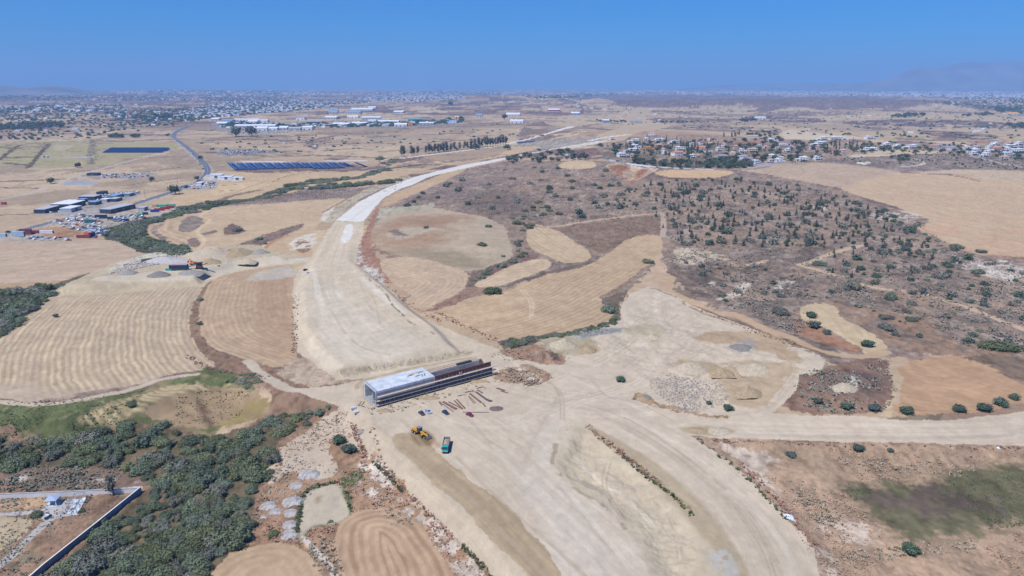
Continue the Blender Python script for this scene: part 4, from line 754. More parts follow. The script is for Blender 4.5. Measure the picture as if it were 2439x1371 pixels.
def crown_mesh(name, seed, m, lobes, nleaf, leaf, hz=1.0, z0=0.0, dark=.6, core=True):
    """leaf clumps through the volume of several lobes; lobes: (x, y, z, rx, ry, rz)"""
    g = np.random.default_rng(seed)
    L = np.array(lobes, float); w = (L[:, 3]*L[:, 4]*L[:, 5])**.7; k = g.choice(len(L), nleaf//7+1, p=w/w.sum())
    d = g.normal(size=(len(k), 3)); d /= np.linalg.norm(d, axis=1)[:, None]; d[:, 2] = np.where(d[:, 2] < -.35, -d[:, 2], d[:, 2])
    r = g.uniform(.55, 1.05, len(k))[:, None]
    cc = L[k, :3]+d*r*L[k, 3:6]; tint = g.uniform(dark+.15, 1.25, len(k))
    cc = np.repeat(cc, 7, 0)[:nleaf]; dn = np.repeat(d, 7, 0)[:nleaf]; tn = np.repeat(tint, 7)[:nleaf]*g.uniform(.92, 1.08, nleaf)
    cc = cc+g.normal(size=cc.shape)*leaf*1.3
    n = dn+g.normal(size=cc.shape)*.38; n /= np.linalg.norm(n, axis=1)[:, None]
    u = np.cross(n, g.normal(size=n.shape)); u /= np.linalg.norm(u, axis=1)[:, None]; v = np.cross(n, u)
    s = leaf*g.uniform(.6, 1.3, (nleaf, 1)); u *= s; v *= s*.7
    P = np.stack([cc-u-v*.3, cc-v, cc+u+v*.2, cc+v], 1).reshape(-1, 3); P[:, 2] = np.maximum(P[:, 2], z0)
    F = np.arange(nleaf*4).reshape(-1, 4); T = np.repeat(tn, 4)
    vs = [tuple(p) for p in P]; fs = [tuple(q) for q in F]; tt = list(T)
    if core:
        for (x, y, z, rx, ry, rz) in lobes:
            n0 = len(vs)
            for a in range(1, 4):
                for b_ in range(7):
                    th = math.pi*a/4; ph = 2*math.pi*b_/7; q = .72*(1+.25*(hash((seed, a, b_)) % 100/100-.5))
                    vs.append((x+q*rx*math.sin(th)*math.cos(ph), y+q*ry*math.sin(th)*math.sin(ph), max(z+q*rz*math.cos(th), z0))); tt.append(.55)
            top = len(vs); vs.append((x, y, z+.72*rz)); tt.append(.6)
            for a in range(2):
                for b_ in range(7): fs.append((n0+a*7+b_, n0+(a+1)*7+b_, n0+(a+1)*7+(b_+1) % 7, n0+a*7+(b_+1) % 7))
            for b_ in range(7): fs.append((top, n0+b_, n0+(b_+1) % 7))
    me = bpy.data.meshes.new(name); me.from_pydata(vs, [], fs); me.update()
    ca = me.color_attributes.new('tint', 'FLOAT_COLOR', 'POINT'); t4 = np.ones((len(vs), 4), np.float32); t4[:, 0] = t4[:, 1] = t4[:, 2] = tt
    ca.data.foreach_set('color', t4.ravel()); me.materials.append(m); return me
LM_HEATH = leafmat('heath', (.27, .23, .19), .2)
def dome(seed, n, flat=.7, spread=.55):
    g = random.Random(seed); L = [(0, 0, .3*flat, .7, .7, .65*flat)]
    for i in range(n):
        a = g.uniform(0, 6.283); r = spread*g.uniform(.7, 1.1)
        L.append((r*math.cos(a), r*math.sin(a), flat*g.uniform(.15, .55), g.uniform(.3, .5), g.uniform(.3, .5), flat*g.uniform(.3, .55)))
    return L
BUSH = [crown_mesh('bush', 10+i, LM_BUSH, dome(i, 8, .85, .62), 2600, .062) for i in range(4)]
BUSHD = [crown_mesh('bush', 20+i, LM_GREY, dome(20+i, 8, .8, .62), 2600, .06) for i in range(2)]
SHRUB = [crown_mesh('shrub', 30+i, LM_GREY, dome(30+i, 4, .8, .5), 260, .16) for i in range(4)]+[crown_mesh('shrub', 35+i, LM_DARK, dome(35+i, 4, .85, .5), 260, .16) for i in range(3)]
def tree_parts(kind, i):
    g = random.Random(i*31+7)
    if kind == 'carob':
        L = [(0, 0, 1.0, .75, .75, .62)]+[(.55*math.cos(a), .55*math.sin(a), g.uniform(.75, 1.2), .42, .42, .4) for a in [g.uniform(0, 6.28) for _ in range(6)]]
        return crown_mesh('crown', 50+i, LM_DARK, L, 1100, .10, z0=.22), .06, 1.0, [(0, 0)]
    if kind == 'small':
        L = [(0, 0, 1.0, .7, .7, .6)]+[(.5*math.cos(a), .5*math.sin(a), g.uniform(.7, 1.3), .4, .4, .4) for a in [g.uniform(0, 6.28) for _ in range(4)]]
        return crown_mesh('crown', 60+i, LM_PINE, L, 260, .19, z0=.2), .07, 1.0, [(0, 0)]
    if kind == 'cyp':
        L = [(0, 0, .9+k*1.0, .62-.11*k, .62-.11*k, .85) for k in range(5)]
        return crown_mesh('crown', 70+i, LM_CYP, L, 240, .2, z0=.15), .12, 4.0, [(0, 0)]
    if kind == 'euc':
        L = [(g.uniform(-.35, .35), g.uniform(-.35, .35), 1.2+.5*k, .55, .55, .5) for k in range(5)]
        return crown_mesh('crown', 80+i, LM_EUC, L, 330, .17, z0=.7, core=True), .08, 2.6, [(0, 0)]
TREES = {}
def tree_proto(kind, i):
    key = (kind, i)
    if key not in TREES:
        cm, tr, th, _ = tree_parts(kind, i)
        t = MB().tube((0, 0, -.1), (.03, 0, th*.55), tr, 6, tr*.6)
        for a in (0.4, 2.5, 4.6): t.tube((.02, 0, th*.3), (.35*math.cos(a), .35*math.sin(a), th*.7), tr*.5, 4, tr*.2)
        me = bpy.data.meshes.new('trunk'); me.from_pydata(t.v, [], t.f); me.update(); me.materials.append(BARK)
        TREES[key] = (cm, me)
    return TREES[key]
def tree(kind, i, name, label, cat, loc, sc, group=None):
    cm, tm = tree_proto(kind, i)
    r = thing(name, label, cat, loc, rnd.uniform(0, 6.28), group); r.scale = sc if hasattr(sc, '__len__') else (sc,)*3
    c = bpy.data.objects.new('crown', cm); COL.objects.link(c); c.parent = r
    k = bpy.data.objects.new('trunk', tm); COL.objects.link(k); k.parent = r
    return r
def plant(me, name, label, cat, loc, sc, group=None):
    o = bpy.data.objects.new(name, me); COL.objects.link(o); o.location = loc; o.rotation_euler = (0, 0, rnd.uniform(0, 6.28)); o.scale = sc
    return tag(o, label, cat, group)
def in_poly(px, py, P):
    c = False; n = len(P)
    for i in range(n):
        (ax, ay), (bx, by) = P[i], P[(i+1) % n]
        if (ay > py) != (by > py) and px < (bx-ax)*(py-ay)/(by-ay)+ax: c = not c
    return c
def scatter(P, n, gap, seed=1, tries=60):
    """places spread over an outline, kept gap (as a share of their own size) apart on the land"""
    g = random.Random(seed); xs = [p[0] for p in P]; ys = [p[1] for p in P]; out = []
    c = [(g.uniform(min(xs), max(xs)), g.uniform(min(ys), max(ys))) for _ in range(n*tries)]
    c = [p for p in c if in_poly(p[0], p[1], P)][:n*8]
    if not c: return out
    X, Y, Z = at([p[0] for p in c], [p[1] for p in c])
    for x, y, z in zip(X, Y, Z):
        if len(out) >= n: break
        if all((x-a)**2+(y-b)**2 > gap*gap for a, b, _ in out): out.append((float(x), float(y), float(z)))
    return out
# ------------------------------------------------------------------ materials of made things
CONC = mat('concrete', (.50, .545, .59), .85, mott=.2, mscale=.3); CONCD = mat('old_concrete', (.42, .43, .45), .9, mott=.2, mscale=.5)
TAR = mat('waterproofing', (.06, .083, .13), .7, mott=.55, mscale=.45); RUST = mat('rusty_bars', (.20, .095, .085), .9, mott=.35, mscale=1.5)
WOOD = mat('timber', (.52, .42, .34), .85, mott=.2, mscale=2); STEEL = mat('galvanised_steel', (.36, .38, .42), .5, .4)
WHITE = mat('white_paint', (.74, .74, .73), .6, mott=.05, mscale=.4); GLASS = mat('window_glass', (.03, .05, .09), .12, spec=.6)
RUB = mat('tyre_rubber', (.025, .025, .028), .8); YEL = mat('machine_yellow', (.62, .33, .04), .45); BLK = mat('black_metal', (.04, .042, .05), .5)
TEAL = mat('teal_paint', (.02, .36, .29), .35); ORG = mat('orange_paint', (.62, .17, .05), .5); SAND = mat('sand_load', (.36, .28, .19), .95, mott=.15, mscale=1.5)
LAMP = mat('lamp_glass', (.75, .78, .8), .15); DGREY = mat('dark_grey_paint', (.11, .12, .14), .5)
# ------------------------------------------------------------------ box underpass being built
A_ = at(897, 968); rzc = math.atan2(.570, .822)
cul = thing('underpass', 'long concrete box underpass under construction, half decked and half bare brown rebar, wrapped in scaffolding', 'underpass', (A_[0], A_[1], A_[2]-.1), rzc)
W_, LN, LC, HT = 13.8, 67.4, 32.4, 8.0
dk_ = MB().box((LC/2, W_/2, HT-.35), (LC, W_, .7)); dk_.box((.25, W_/2, HT+.12), (.5, W_, .3)); dk_.box((LC/2, .22, HT-.9), (LC+.3, .5, .5)); dk_.build('roof_slab', CONC, cul)
o = MB().box((.55, W_/2, HT+.285), (.28, W_-.8, .06)).build('joint_strip', BLK, cul)
for yy, nm in ((.3, 'side_wall'), (W_-.3, 'side_wall')):
    MB().box((LC/2, yy, 5.55), (LC, .6, 3.5)).build(nm, CONC, cul)
MB().box((LN/2, .3-.03, 1.9), (LN, .66, 3.8)).build('lower_wall', TAR, cul)
MB().box((LC+(LN-LC)/2, .3, 4.4), (LN-LC, .55, 1.2)).build('lower_wall', TAR, cul)
MB().box((LN/2, W_-.3, 1.9), (LN, .6, 3.8)).build('lower_wall', CONCD, cul)
MB().box((LN/2, W_/2, .15), (LN+2, W_+1, .3)).build('base_slab', CONCD, cul)
MB().box((LC/2, W_/2, 3.7), (LC-2.5, .5, 7.2)).build('centre_wall', CONCD, cul)
def bars(y, z0, z1, x0, x1, step, name):
    b_ = MB().box(((x0+x1)/2, y, (z0+z1)/2-.2), (x1-x0, .25, z1-z0-.4))
    x = x0
    while x <= x1:
        b_.tube((x, y-.2+rnd.uniform(-.05, .05), z0), (x+rnd.uniform(-.08, .08), y-.25+rnd.uniform(-.2, .1), z1+rnd.uniform(-.25, .25)), .05, 3); x += step
    for k in range(7):
        z = z0+(z1-z0)*k/7; b_.box(((x0+x1)/2, y-.2, z), (x1-x0, .06, .07))
    b_.build(name, RUST, cul)
bars(.45, 4.6, HT+.2, LC+.4, LN-.6, .45, 'rebar_wall'); 
rb = MB()
x = LC+1
while x < LN-1: rb.tube((x, W_-.4, 3.2), (x, W_-.4, 6.3+rnd.uniform(-.3, .3)), .05, 3); x += .5
for z in (4, 5, 6): rb.box(((LC+LN)/2, W_-.4, z), (LN-LC-2, .05, .07))
rb.build('rebar_wall', RUST, cul)
MB().box(((LC+LN)/2+6, W_+1.3, 2.2), (LN-LC-4, 1.4, 3.2), top=.9).build('backfill', mat('dry_soil', (.30, .21, .16), .95, mott=.3, mscale=.8), cul)
# scaffold: posts every 2.4 m, three walkways of pale planks along the near side
sc_ = MB(); x = -.6
while x < LN+1.5:
    for y in (-.35, -1.5): sc_.tube((x, y, 0), (x, y, 6.9), .05, 4)
    for z in (1.2, 3.3, 5.4): sc_.tube((x, -.3, z), (x, -1.55, z), .035, 4)
    x += 2.4
for z in (2.2, 4.3, 6.4): sc_.box((LN/2, -1.5, z), (LN+2, .05, .05))
sc_.build('scaffold', STEEL, cul)
for z, x0, x1 in ((1.15, -.4, LN+.6), (3.25, -.2, LN+1.6), (5.35, .4, LN+2.2)):
    MB().box(((x0+x1)/2, -1.05, z), (x1-x0, 1.3, .22)).build('walkway', WOOD, cul)
MB().box((LC*.5, -.38, 6.35), (LC-1, .08, .3)).build('waling', mat('shutter_ply', (.18, .10, .08), .8), cul)
se = MB()
for x in (-.8, -2.0):
    for y in (.2, 2.8, 5.5, 8.2, 11, 13.6): se.tube((x, y, 0), (x, y, 7.6), .05, 4)
for z in (2, 4, 6, 7.4):
    for x in (-.8, -2.0): se.box((x, W_/2, z), (.05, W_, .05))
se.build('scaffold', STEEL, cul)
se = MB()
for i in range(13):
    for y in (W_-3.2, W_-1.6): se.tube((LC+1.5+i*2.6, y, .3), (LC+1.5+i*2.6, y, 5.6), .05, 4)
for z in (2.2, 4, 5.4):
    for y in (W_-3.2, W_-1.6): se.box((LC+17, y, z), (33, .05, .05))
se.build('scaffold', STEEL, cul)
MB().box((LC+17, W_-2.4, 5.45), (32, .9, .08)).build('walkway', WOOD, cul)
MB().box((LC+24, W_-2.6, 5.9), (9, 1.8, .7)).build('formwork_stack', BLK, cul)
# things left on the roof and in the yard
def lying(name, label, cat, p0, p1, w, h, m, group=None, n=1, zoff=.02, thick=None):
    a, b = at(*p0), at(*p1); L = math.hypot(b[0]-a[0], b[1]-a[1]); mb = MB()
    for i in range(n):
        yy = (i-(n-1)/2)*w/max(n, 1)*1.0; mb.box((rnd.uniform(-.2, .2), yy, h/2), (L*rnd.uniform(.93, 1), w/n*.72, h), rz=rnd.uniform(-.012, .012))
    o = mb.build(name, m); o.location = ((a[0]+b[0])/2, (a[1]+b[1])/2, (a[2]+b[2])/2+zoff); o.rotation_euler = (0, 0, math.atan2(b[1]-a[1], b[0]-a[0]))
    return tag(o, label, cat, group)
Z7 = lambda x, y: (860+x/7.39, 840+y/7.39)
GB = 'beams and bars laid out in the yard'
IRON = mat('rusted_beam', (.20, .13, .11), .8, mott=.25, mscale=1.2); IRN2 = mat('dark_beam', (.12, .10, .12), .7, mott=.2)
for i, (a, b, w, n, m, lb) in enumerate([
        ((1378, 865), (1425, 925), 1.0, 3, IRON, 'short rusty bundle at the left end of the laid out beams'), ((1435, 862), (1680, 998), 1.5, 4, IRON, 'wide bundle of four rusty beams lying beside the short bundle'),
        ((1440, 905), (1625, 1040), .4, 1, IRON, 'thin single bar running down below the wide rusty bundle'), ((1535, 862), (1790, 995), .6, 2, IRON, 'slightly bent pair of beams crossing toward the leaning pair'),
        ((1640, 842), (1790, 998), .8, 2, IRON, 'left one of two beam bundles that meet in a point'), ((1680, 820), (1832, 985), .8, 2, IRON, 'right one of two beam bundles that meet in a point'),
        ((1800, 752), (1872, 938), .25, 1, WOOD, 'thinnest pale bar, left of a parallel pair'), ((1832, 752), (1892, 930), .25, 1, WOOD, 'thinnest pale bar, right of a parallel pair'),
        ((1888, 772), (1992, 900), .35, 1, IRON, 'thin brown bar left of the long wide bundle'), ((1900, 764), (2025, 892), .35, 1, IRON, 'thin brown bar touching the long wide bundle'),
        ((1908, 718), (2122, 882), 1.1, 3, IRON, 'long wide brown bundle of beams in the middle of the yard'), ((2018, 688), (2240, 850), 1.1, 3, IRN2, 'dark bluish beam bundle ending at a black heap'),
        ((2045, 655), (2140, 715), .8, 2, IRON, 'short red brown bundle above the dark bluish beams'), ((2140, 888), (2190, 955), .7, 2, IRON, 'short brown bundle below the end of the long wide bundle'),
        ((1700, 765), (1822, 742), .4, 1, IRON, 'thin bar lying crosswise above the pale pair'), ((1820, 703), (1980, 667), .5, 1, IRON, 'crosswise bar, the middle one of three nearest the underpass'),
        ((2030, 630), (2152, 600), .5, 1, IRON, 'crosswise bar, the one farthest toward the right of the three'), ((1775, 1050), (2260, 1052), .5, 1, mat('olive_pipe', (.20, .19, .13), .8), 'very long dark pole lying behind the crimson car')]):
    lying('beam_bundle' if n > 1 else 'beam', lb, 'beams' if n > 1 else 'beam', Z7(*a), Z7(*b), w, .3, m, GB, n)
Z4 = lambda x, y: (840+x/4.878, 820+y/4.878)
lying('beam_bundle', 'brown beam bundle alone near the weedy patch, upper one of two', 'beams', Z4(1672, 508), Z4(1765, 540), 1.3, .3, IRON, GB, 3)
lying('beam_bundle', 'brown beam bundle alone near the weedy patch, lower one of two', 'beams', Z4(1725, 542), Z4(1802, 570), .8, .3, IRON, GB, 2)
lying('beam', 'long rusty beam lying on the weedy patch, left one of two', 'beam', Z4(1985, 478), Z4(2150, 400), .6, .3, IRON, GB, 1)
lying('beam', 'long rusty beam lying on the weedy patch, right one of two', 'beam', Z4(2030, 492), Z4(2175, 404), .6, .3, IRON, GB, 1)
# planks and a sheet left on the roof slab
Mr = Matrix.Translation(cul.location) @ Matrix.Rotation(rzc, 4, 'Z')
for (u, v, L, a, lb, m) in [(25.5, 5.4, 3.2, 15, 'left dark plank of the arrow shape on the roof', BLK), (27.6, 4.6, 2.8, 70, 'middle dark plank of the arrow shape on the roof', BLK), (29.0, 4.6, 3.2, 70, 'right dark plank of the arrow shape on the roof', BLK), (27.5, 9.6, 4.5, 4, 'pale long plank at the back right of the roof', WOOD), (28.5, 8.4, 3.5, 10, 'dark plank beside the pale one on the roof', BLK), (22.3, 7.8, 3.0, 2, 'black strip next to the brown sheet on the roof', BLK)]:
    o = MB().box((0, 0, .08), (L, .35, .16)).build('plank', m); p_ = Mr @ Vector((u, v, 8.02)); o.location = p_; o.rotation_euler = (0, 0, rzc+R(a)); tag(o, lb, 'plank', 'planks on the roof slab')
o = MB().box((0, 0, .12), (3.0, 1.3, .24), top=.8).build('plywood_sheet', mat('ply_orange', (.50, .30, .18), .8)); o.location = Mr @ Vector((23.6, 8.8, 8.02)); o.rotation_euler = (0, 0, rzc+.1); tag(o, 'orange brown plywood stack on the roof of the underpass', 'plywood')
for i in range(9):
    p_ = Mr @ Vector((-3-rnd.random()*5, rnd.uniform(-2, 10), .12)); o = MB().box((0, 0, .08), (rnd.uniform(2, 4), .3, .16)).build('plank', WOOD if i % 2 else BLK); o.location = p_; o.rotation_euler = (0, 0, rnd.uniform(0, 3)); tag(o, 'loose plank lying on the ground at the open left end of the underpass', 'plank', 'planks at the open end')
# heaps
def heap(name, label, cat, px, py, wpx, hm, m, dpx=None, seed=1, rough=.25, group=None, n=30):
    x, y, z = at(px, py); s = scale_at(px, py); rx = wpx*s/2; ry = rx*.8 if dpx is None else dpx
    g = np.random.default_rng(seed); vs = []; fs = []; off = g.uniform(0, 99)
    for i in range(n):
        for j in range(n):
            u = i/(n-1)*2-1; v = j/(n-1)*2-1; r = math.hypot(u, v); vs.append((u*rx, v*ry, r))
    A = np.array(vs); nn = fbm(A[:, 0]/max(rx, .1)*2.2+off, A[:, 1]/max(ry, .1)*2.2, seed, 4, .6)
    A[:, 2] = np.maximum(hm*(np.clip(1-A[:, 2]*(1+.25*nn), 0, 1)**.9)*(1+rough*nn), 0)-.05-.5*(A[:, 2] > 1.0)
    for i in range(n-1):
        for j in range(n-1): a = i*n+j; fs.append((a, a+n, a+n+1, a+1))
    me = bpy.data.meshes.new(name); me.from_pydata([tuple(p) for p in A], [], fs); me.update(); me.polygons.foreach_set('use_smooth', [True]*len(fs))
    me.materials.append(m); o = bpy.data.objects.new(name, me); COL.objects.link(o); o.location = (x, y, z); return tag(o, label, cat, group)
def hm_(nm, r, g, b): return mat(nm, tuple(K(r, g, b)), .95, mott=.22, mscale=.9, bump=.6)
HG, HGD, HS, HSD = hm_('grey_gravel', 172, 168, 164), hm_('dark_gravel', 150, 146, 142), hm_('pale_earth', 208, 194, 172), hm_('brown_earth', 188, 168, 138)
heap('gravel_heap', 'smooth grey gravel cone nearest the camera on the crusher platform', 'gravel heap', 379, 656, 56, 4.2, HGD, seed=3, rough=.05)
heap('gravel_heap', 'coarse grey rock heap at the left end of the crusher platform', 'gravel heap', 305, 651, 46, 4, HG, seed=4)
heap('gravel_heap', 'low grey gravel heap just below the teal crusher', 'gravel heap', 455, 650, 62, 2.8, HG, seed=5)
heap('earth_heap', 'brown earth cone behind the orange excavator', 'earth heap', 502, 625, 56, 4, HSD, seed=6)
heap('earth_heap', 'pale earth cone beside the access track right of the crusher', 'earth heap', 592, 624, 42, 3.4, HS, seed=7)
heap('earth_heap', 'long ragged sandy mound behind the crusher', 'earth heap', 505, 606, 130, 7, HS, seed=8, rough=.7, dpx=22)
heap('earth_heap', 'ragged sandy mound right of the long one', 'earth heap', 562, 604, 90, 6, HSD, seed=9, rough=.7, dpx=16)
heap('earth_heap', 'low sandy heap with weeds east of the quarry rocks', 'earth heap', 620, 602, 44, 4, HG, seed=10, rough=.5)
heap('gravel_heap', 'band of pale broken rock along the upper edge of the crusher platform', 'gravel heap', 395, 622, 130, 4, hm_('pale_rock', 206, 202, 206), seed=11, rough=.6, dpx=10)
for i, (px, py, w, h, lb) in enumerate([(1645, 880, 90, 3.2, 'greenish earth mound above the rubble field'), (1718, 888, 60, 2.2, 'brown earth mound right of the greenish one'), (1800, 880, 90, 2.4, 'low earth mound inside the loop of the haul road'), (1400, 835, 42, 2.2, 'brown earth mound west of the turning area'),
                                      (1340, 822, 70, 2.6, 'grassy earth mound beside the dry ditch'), (1660, 1026, 50, 1.2, 'left one of two flat earth piles on the haul road'), (1712, 1026, 58, 1.3, 'right one of two flat earth piles on the haul road'), (1780, 935, 70, 2.2, 'earth mound beside the pinkish rubble'), (1555, 805, 40, 2, 'crescent earth bank near the top of the yard'),
                                      (1530, 950, 30, 1.6, 'small brown heap at the tip of the rubble field'), (2012, 925, 60, 2.5, 'chalky mound in the purple scrub')]):
    heap('earth_heap', lb, 'earth heap', px, py, w, h*(1.5 if h > 1.6 else 1), (HS, HSD)[i % 2], seed=20+i, rough=.5)
heap('gravel_heap', 'small dark gravel heap at the rubble field edge', 'gravel heap', 1538, 946, 30, 1.5, HGD, seed=40, rough=.3)
heap('gravel_heap', 'dark grey gravel heap at the yard east side', 'gravel heap', 1768, 828, 60, 2.2, HGD, seed=41, rough=.3)
heap('scrap_pile', 'dark brown pile of scrap near the beams', 'scrap pile', 1182, 973, 36, .9, mat('scrap', (.16, .12, .11), .9, mott=.3), seed=42, rough=.6)
heap('scrap_pile', 'small black heap at the end of the bluish beams', 'scrap pile', 1168, 955, 12, .8, BLK, seed=43, rough=.6)
heap('stone_pile', 'pale grey pile of stones under the left end of the underpass', 'stone pile', 918, 976, 18, 1.2, HG, seed=44, rough=.5)
for i, (px, py, w, lb) in enumerate([(915, 978, 40, 'soil bank under the near wall of the underpass, leftmost'), (965, 963, 60, 'soil bank under the near wall of the underpass, second from left'), (1020, 948, 60, 'soil bank under the near wall of the underpass, third from left'), (1085, 925, 60, 'soil bank under the near wall of the underpass, fourth from left'), (1140, 908, 50, 'soil bank under the near wall of the underpass, rightmost')]): heap('soil_bank', lb, 'soil bank', px, py, w, 1.0, (HSD, HS)[i % 2], dpx=2.2, seed=140+i, rough=.7)
heap('stone_pile', 'small grey stone pile above the pair of dark trees', 'stone pile', 862, 1027, 22, 1.2, HG, seed=45, rough=.5)
# rubble: rocks nobody could count
def rocks(name, P, n, smin, smax, m, seed):
    g = random.Random(seed); mb = MB(); xs = [p[0] for p in P]; ys = [p[1] for p in P]; c = []
    while len(c) < n:
        p = (g.uniform(min(xs), max(xs)), g.uniform(min(ys), max(ys)))
        if in_poly(p[0], p[1], P): c.append(p)
    X, Y, Z = at([p[0] for p in c], [p[1] for p in c])
    for x, y, z in zip(X, Y, Z):
        s = g.uniform(smin, smax)*g.uniform(.5, 1)
        M = Matrix.Translation((x, y, z+s*.2)) @ Matrix.Rotation(g.uniform(0, 6.28), 4, 'Z') @ Matrix.Rotation(g.uniform(-.6, .6), 4, 'X')
        mb.box((0, 0, 0), (s*g.uniform(.7, 1.3), s, s*g.uniform(.4, .9)), top=g.uniform(.5, .9), M=M)
    o = mb.build(name, m); o['kind'] = 'stuff'; return o
RK1, RK2, RK3 = mat('pale_rock_face', (.36, .31, .26), .9), mat('grey_rock_face', (.27, .255, .235), .9), mat('white_rock_face', (.46, .41, .36), .9)
RUBP = [(1548, 905), (1600, 888), (1650, 905), (1720, 912), (1735, 945), (1720, 965), (1660, 985), (1620, 980), (1580, 950), (1548, 925)]
rocks('rubble', RUBP, 800, .35, 1.1, RK1, 1); rocks('rubble', [(1560, 920), (1600, 895), (1660, 900), (1670, 940), (1640, 985), (1600, 965)], 420, .35, 1.0, RK2, 2); rocks('rubble', RUBP, 120, .4, 1.1, RK3, 3)
rocks('rubble', [(1362, 798), (1420, 784), (1480, 782), (1478, 790), (1400, 801)], 450, .4, 1.2, RK2, 4)
rocks('rubble', [(255, 655), (300, 628), (400, 607), (455, 590), (440, 606), (395, 625), (330, 640)], 700, .8, 2.2, RK3, 5)
rocks('rubble', [(640, 1120), (700, 1090), (820, 1120), (760, 1160), (700, 1210), (640, 1220)], 260, .3, 1.2, RK1, 6)
rocks('rubble', [(800, 880), (1105, 836), (1110, 846), (815, 900)], 300, .2, .7, RK2, 7)
rocks('rubble', [(850, 610), (870, 600), (925, 670), (900, 690), (855, 645)], 160, .5, 1.6, RK3, 8)
rocks('rubble', [(1190, 880), (1262, 866), (1305, 900), (1260, 916), (1200, 905)], 60, .2, .7, RK3, 9)
rocks('rubble', [(2255, 600), (2300, 620), (2439, 640), (2439, 690), (2360, 660), (2280, 640)], 260, .6, 2.2, RK3, 10)
rocks('rubble', [(2060, 500), (2130, 505), (2180, 530), (2100, 528)], 110, .6, 2.0, RK3, 11)
rocks('rubble', [(690, 452), (840, 450), (960, 432), (940, 455), (760, 468), (700, 470)], 300, .8, 2.4, RK1, 12)
rocks('rubble', [(700, 470), (835, 460), (838, 472), (560, 492), (550, 484)], 220, .8, 2.2, RK1, 13)
# pale rounded boulders by the mud flat
BOUL = mat('pale_boulder', (.37, .35, .33), .9, mott=.4, mscale=.6, bump=.8)
for i, (px, py, w, h, lb) in enumerate([(737, 1130, 54, 3.2, 'largest pale grey boulder, at the upper left of the mud flat'), (706, 1156, 38, 2.4, 'pale boulder just below the largest one'), (697, 1196, 56, 3.2, 'broad cream boulder left of the mud flat'), (640, 1205, 44, 2.6, 'weathered boulder farthest to the left'),
                                    (655, 1220, 34, 2.2, 'small pale boulder left of the twin boulders'), (692, 1222, 42, 2.4, 'pale boulder above the two bottom boulders'), (628, 1232, 24, 1.8, 'smallest white boulder of the group'), (690, 1250, 40, 2.4, 'upper one of the two bottom boulders'), (690, 1272, 42, 2.4, 'lower one of the two bottom boulders')]):
    heap('boulder', lb, 'boulder', px, py, w, h*.55, BOUL, seed=60+i, rough=.45, dpx=w*.17*.46, n=20)
# ------------------------------------------------------------------ vehicles
def car(label, name='parked_car', col=(.1, .1, .1), loc=(0, 0, 0), rz=0, group=None, L=4.3, W=1.78, H=1.45, suv=False):
    m = mat('paint_%d_%d_%d' % tuple(int(c*100) for c in col), col, .3, .2, spec=.5); r = thing(name, label, 'car', loc, rz, group); a = L/2; h = H*.56
    b = MB().prism([(-a, .3), (-a, h*.98), (-a+.25, h*1.05), (a*.38, h), (a*.93, h*.82), (a, h*.62), (a, .3), (a*.7, .22), (-a*.7, .22)], -W/2, W/2)
    rf = [(-a*.82 if suv else -a*.70, h), (-a*.70 if suv else -a*.48, H), (a*.10, H), (a*.42, h)]
    n = len(rf); b.add([(x, -W/2*(.92 if z < H else .78), z) for x, z in rf]+[(x, W/2*(.92 if z < H else .78), z) for x, z in rf], [(0, 1, 2, 3), (7, 6, 5, 4), (0, 4, 5, 1), (1, 5, 6, 2), (2, 6, 7, 3)])
    bo = b.build('body', m, r)
    wi = MB().add([(rf[2][0]+.06, -W*.36, H-.07), (rf[2][0]+.06, W*.36, H-.07), (rf[3][0]+.03, W*.42, h+.06), (rf[3][0]+.03, -W*.42, h+.06)], [(0, 3, 2, 1)]).build('windscreen', GLASS, r)
    MB().add([(rf[1][0]-.04, -W*.35, H-.08), (rf[1][0]-.04, W*.35, H-.08), (rf[0][0]-.02, W*.42, h+.08), (rf[0][0]-.02, -W*.42, h+.08)], [(0, 1, 2, 3)]).build('rear_window', GLASS, r)
    for s in (-1, 1):
        MB().add([(rf[0][0]+.25, s*W*.452, h+.08), (rf[3][0]-.25, s*W*.452, h+.08), (rf[2][0]-.05, s*W*.402, H-.08), (rf[1][0]+.1, s*W*.402, H-.08)], [(0, 1, 2, 3)]).build('side_window', GLASS, r)
        MB().box((a-.03, s*W*.34, h*.70), (.1, .32, .16)).build('headlight', LAMP, r)
        for x in (-a*.62, a*.62): MB().tube((x, s*(W/2-.2), .33), (x, s*(W/2+.02), .33), .33, 12).build('wheel', RUB, r)
    return r
GC = 'cars parked on the works yard'
for (px, py, col, rz, lb, suv) in [(1004.5, 986, (.07, .06, .12), -52, 'dark purple car, leftmost of the four on the works yard', False), (1020.5, 982, (.42, .56, .68), -52, 'silver blue car beside the dark purple car', True), (1061.5, 984.5, (.02, .05, .12), -50, 'navy blue car between the silver blue and the crimson car', True), (1119, 989.5, (.26, .03, .10), -42, 'crimson car at the right end of the row', False)]:
    x, y, z = at(px, py); car(lb, col=col, loc=(x, y, z+.02), rz=R(rz), group=GC, suv=suv, L=4.0)
x, y, z = at(729, 643.5); car('dark blue car stopped on the unfinished carriageway beside the white one', col=(.02, .04, .09), loc=(x, y, z+.02), rz=R(25), L=4.8, suv=True)
x, y, z = at(734, 651.5); car('small white car stopped on the unfinished carriageway', col=(.55, .62, .72), loc=(x, y, z+.02), rz=R(-60))
def wheel(r, x, y, rad, w, nm='wheel'):
    t = MB().tube((x, y-w/2, rad), (x, y+w/2, rad), rad, 16).build(nm, RUB, r)
    MB().tube((x, y-w/2-.02, rad), (x, y+w/2+.02, rad), rad*.45, 10).build('rim', mat('rim', (.62, .60, .56), .5), t)
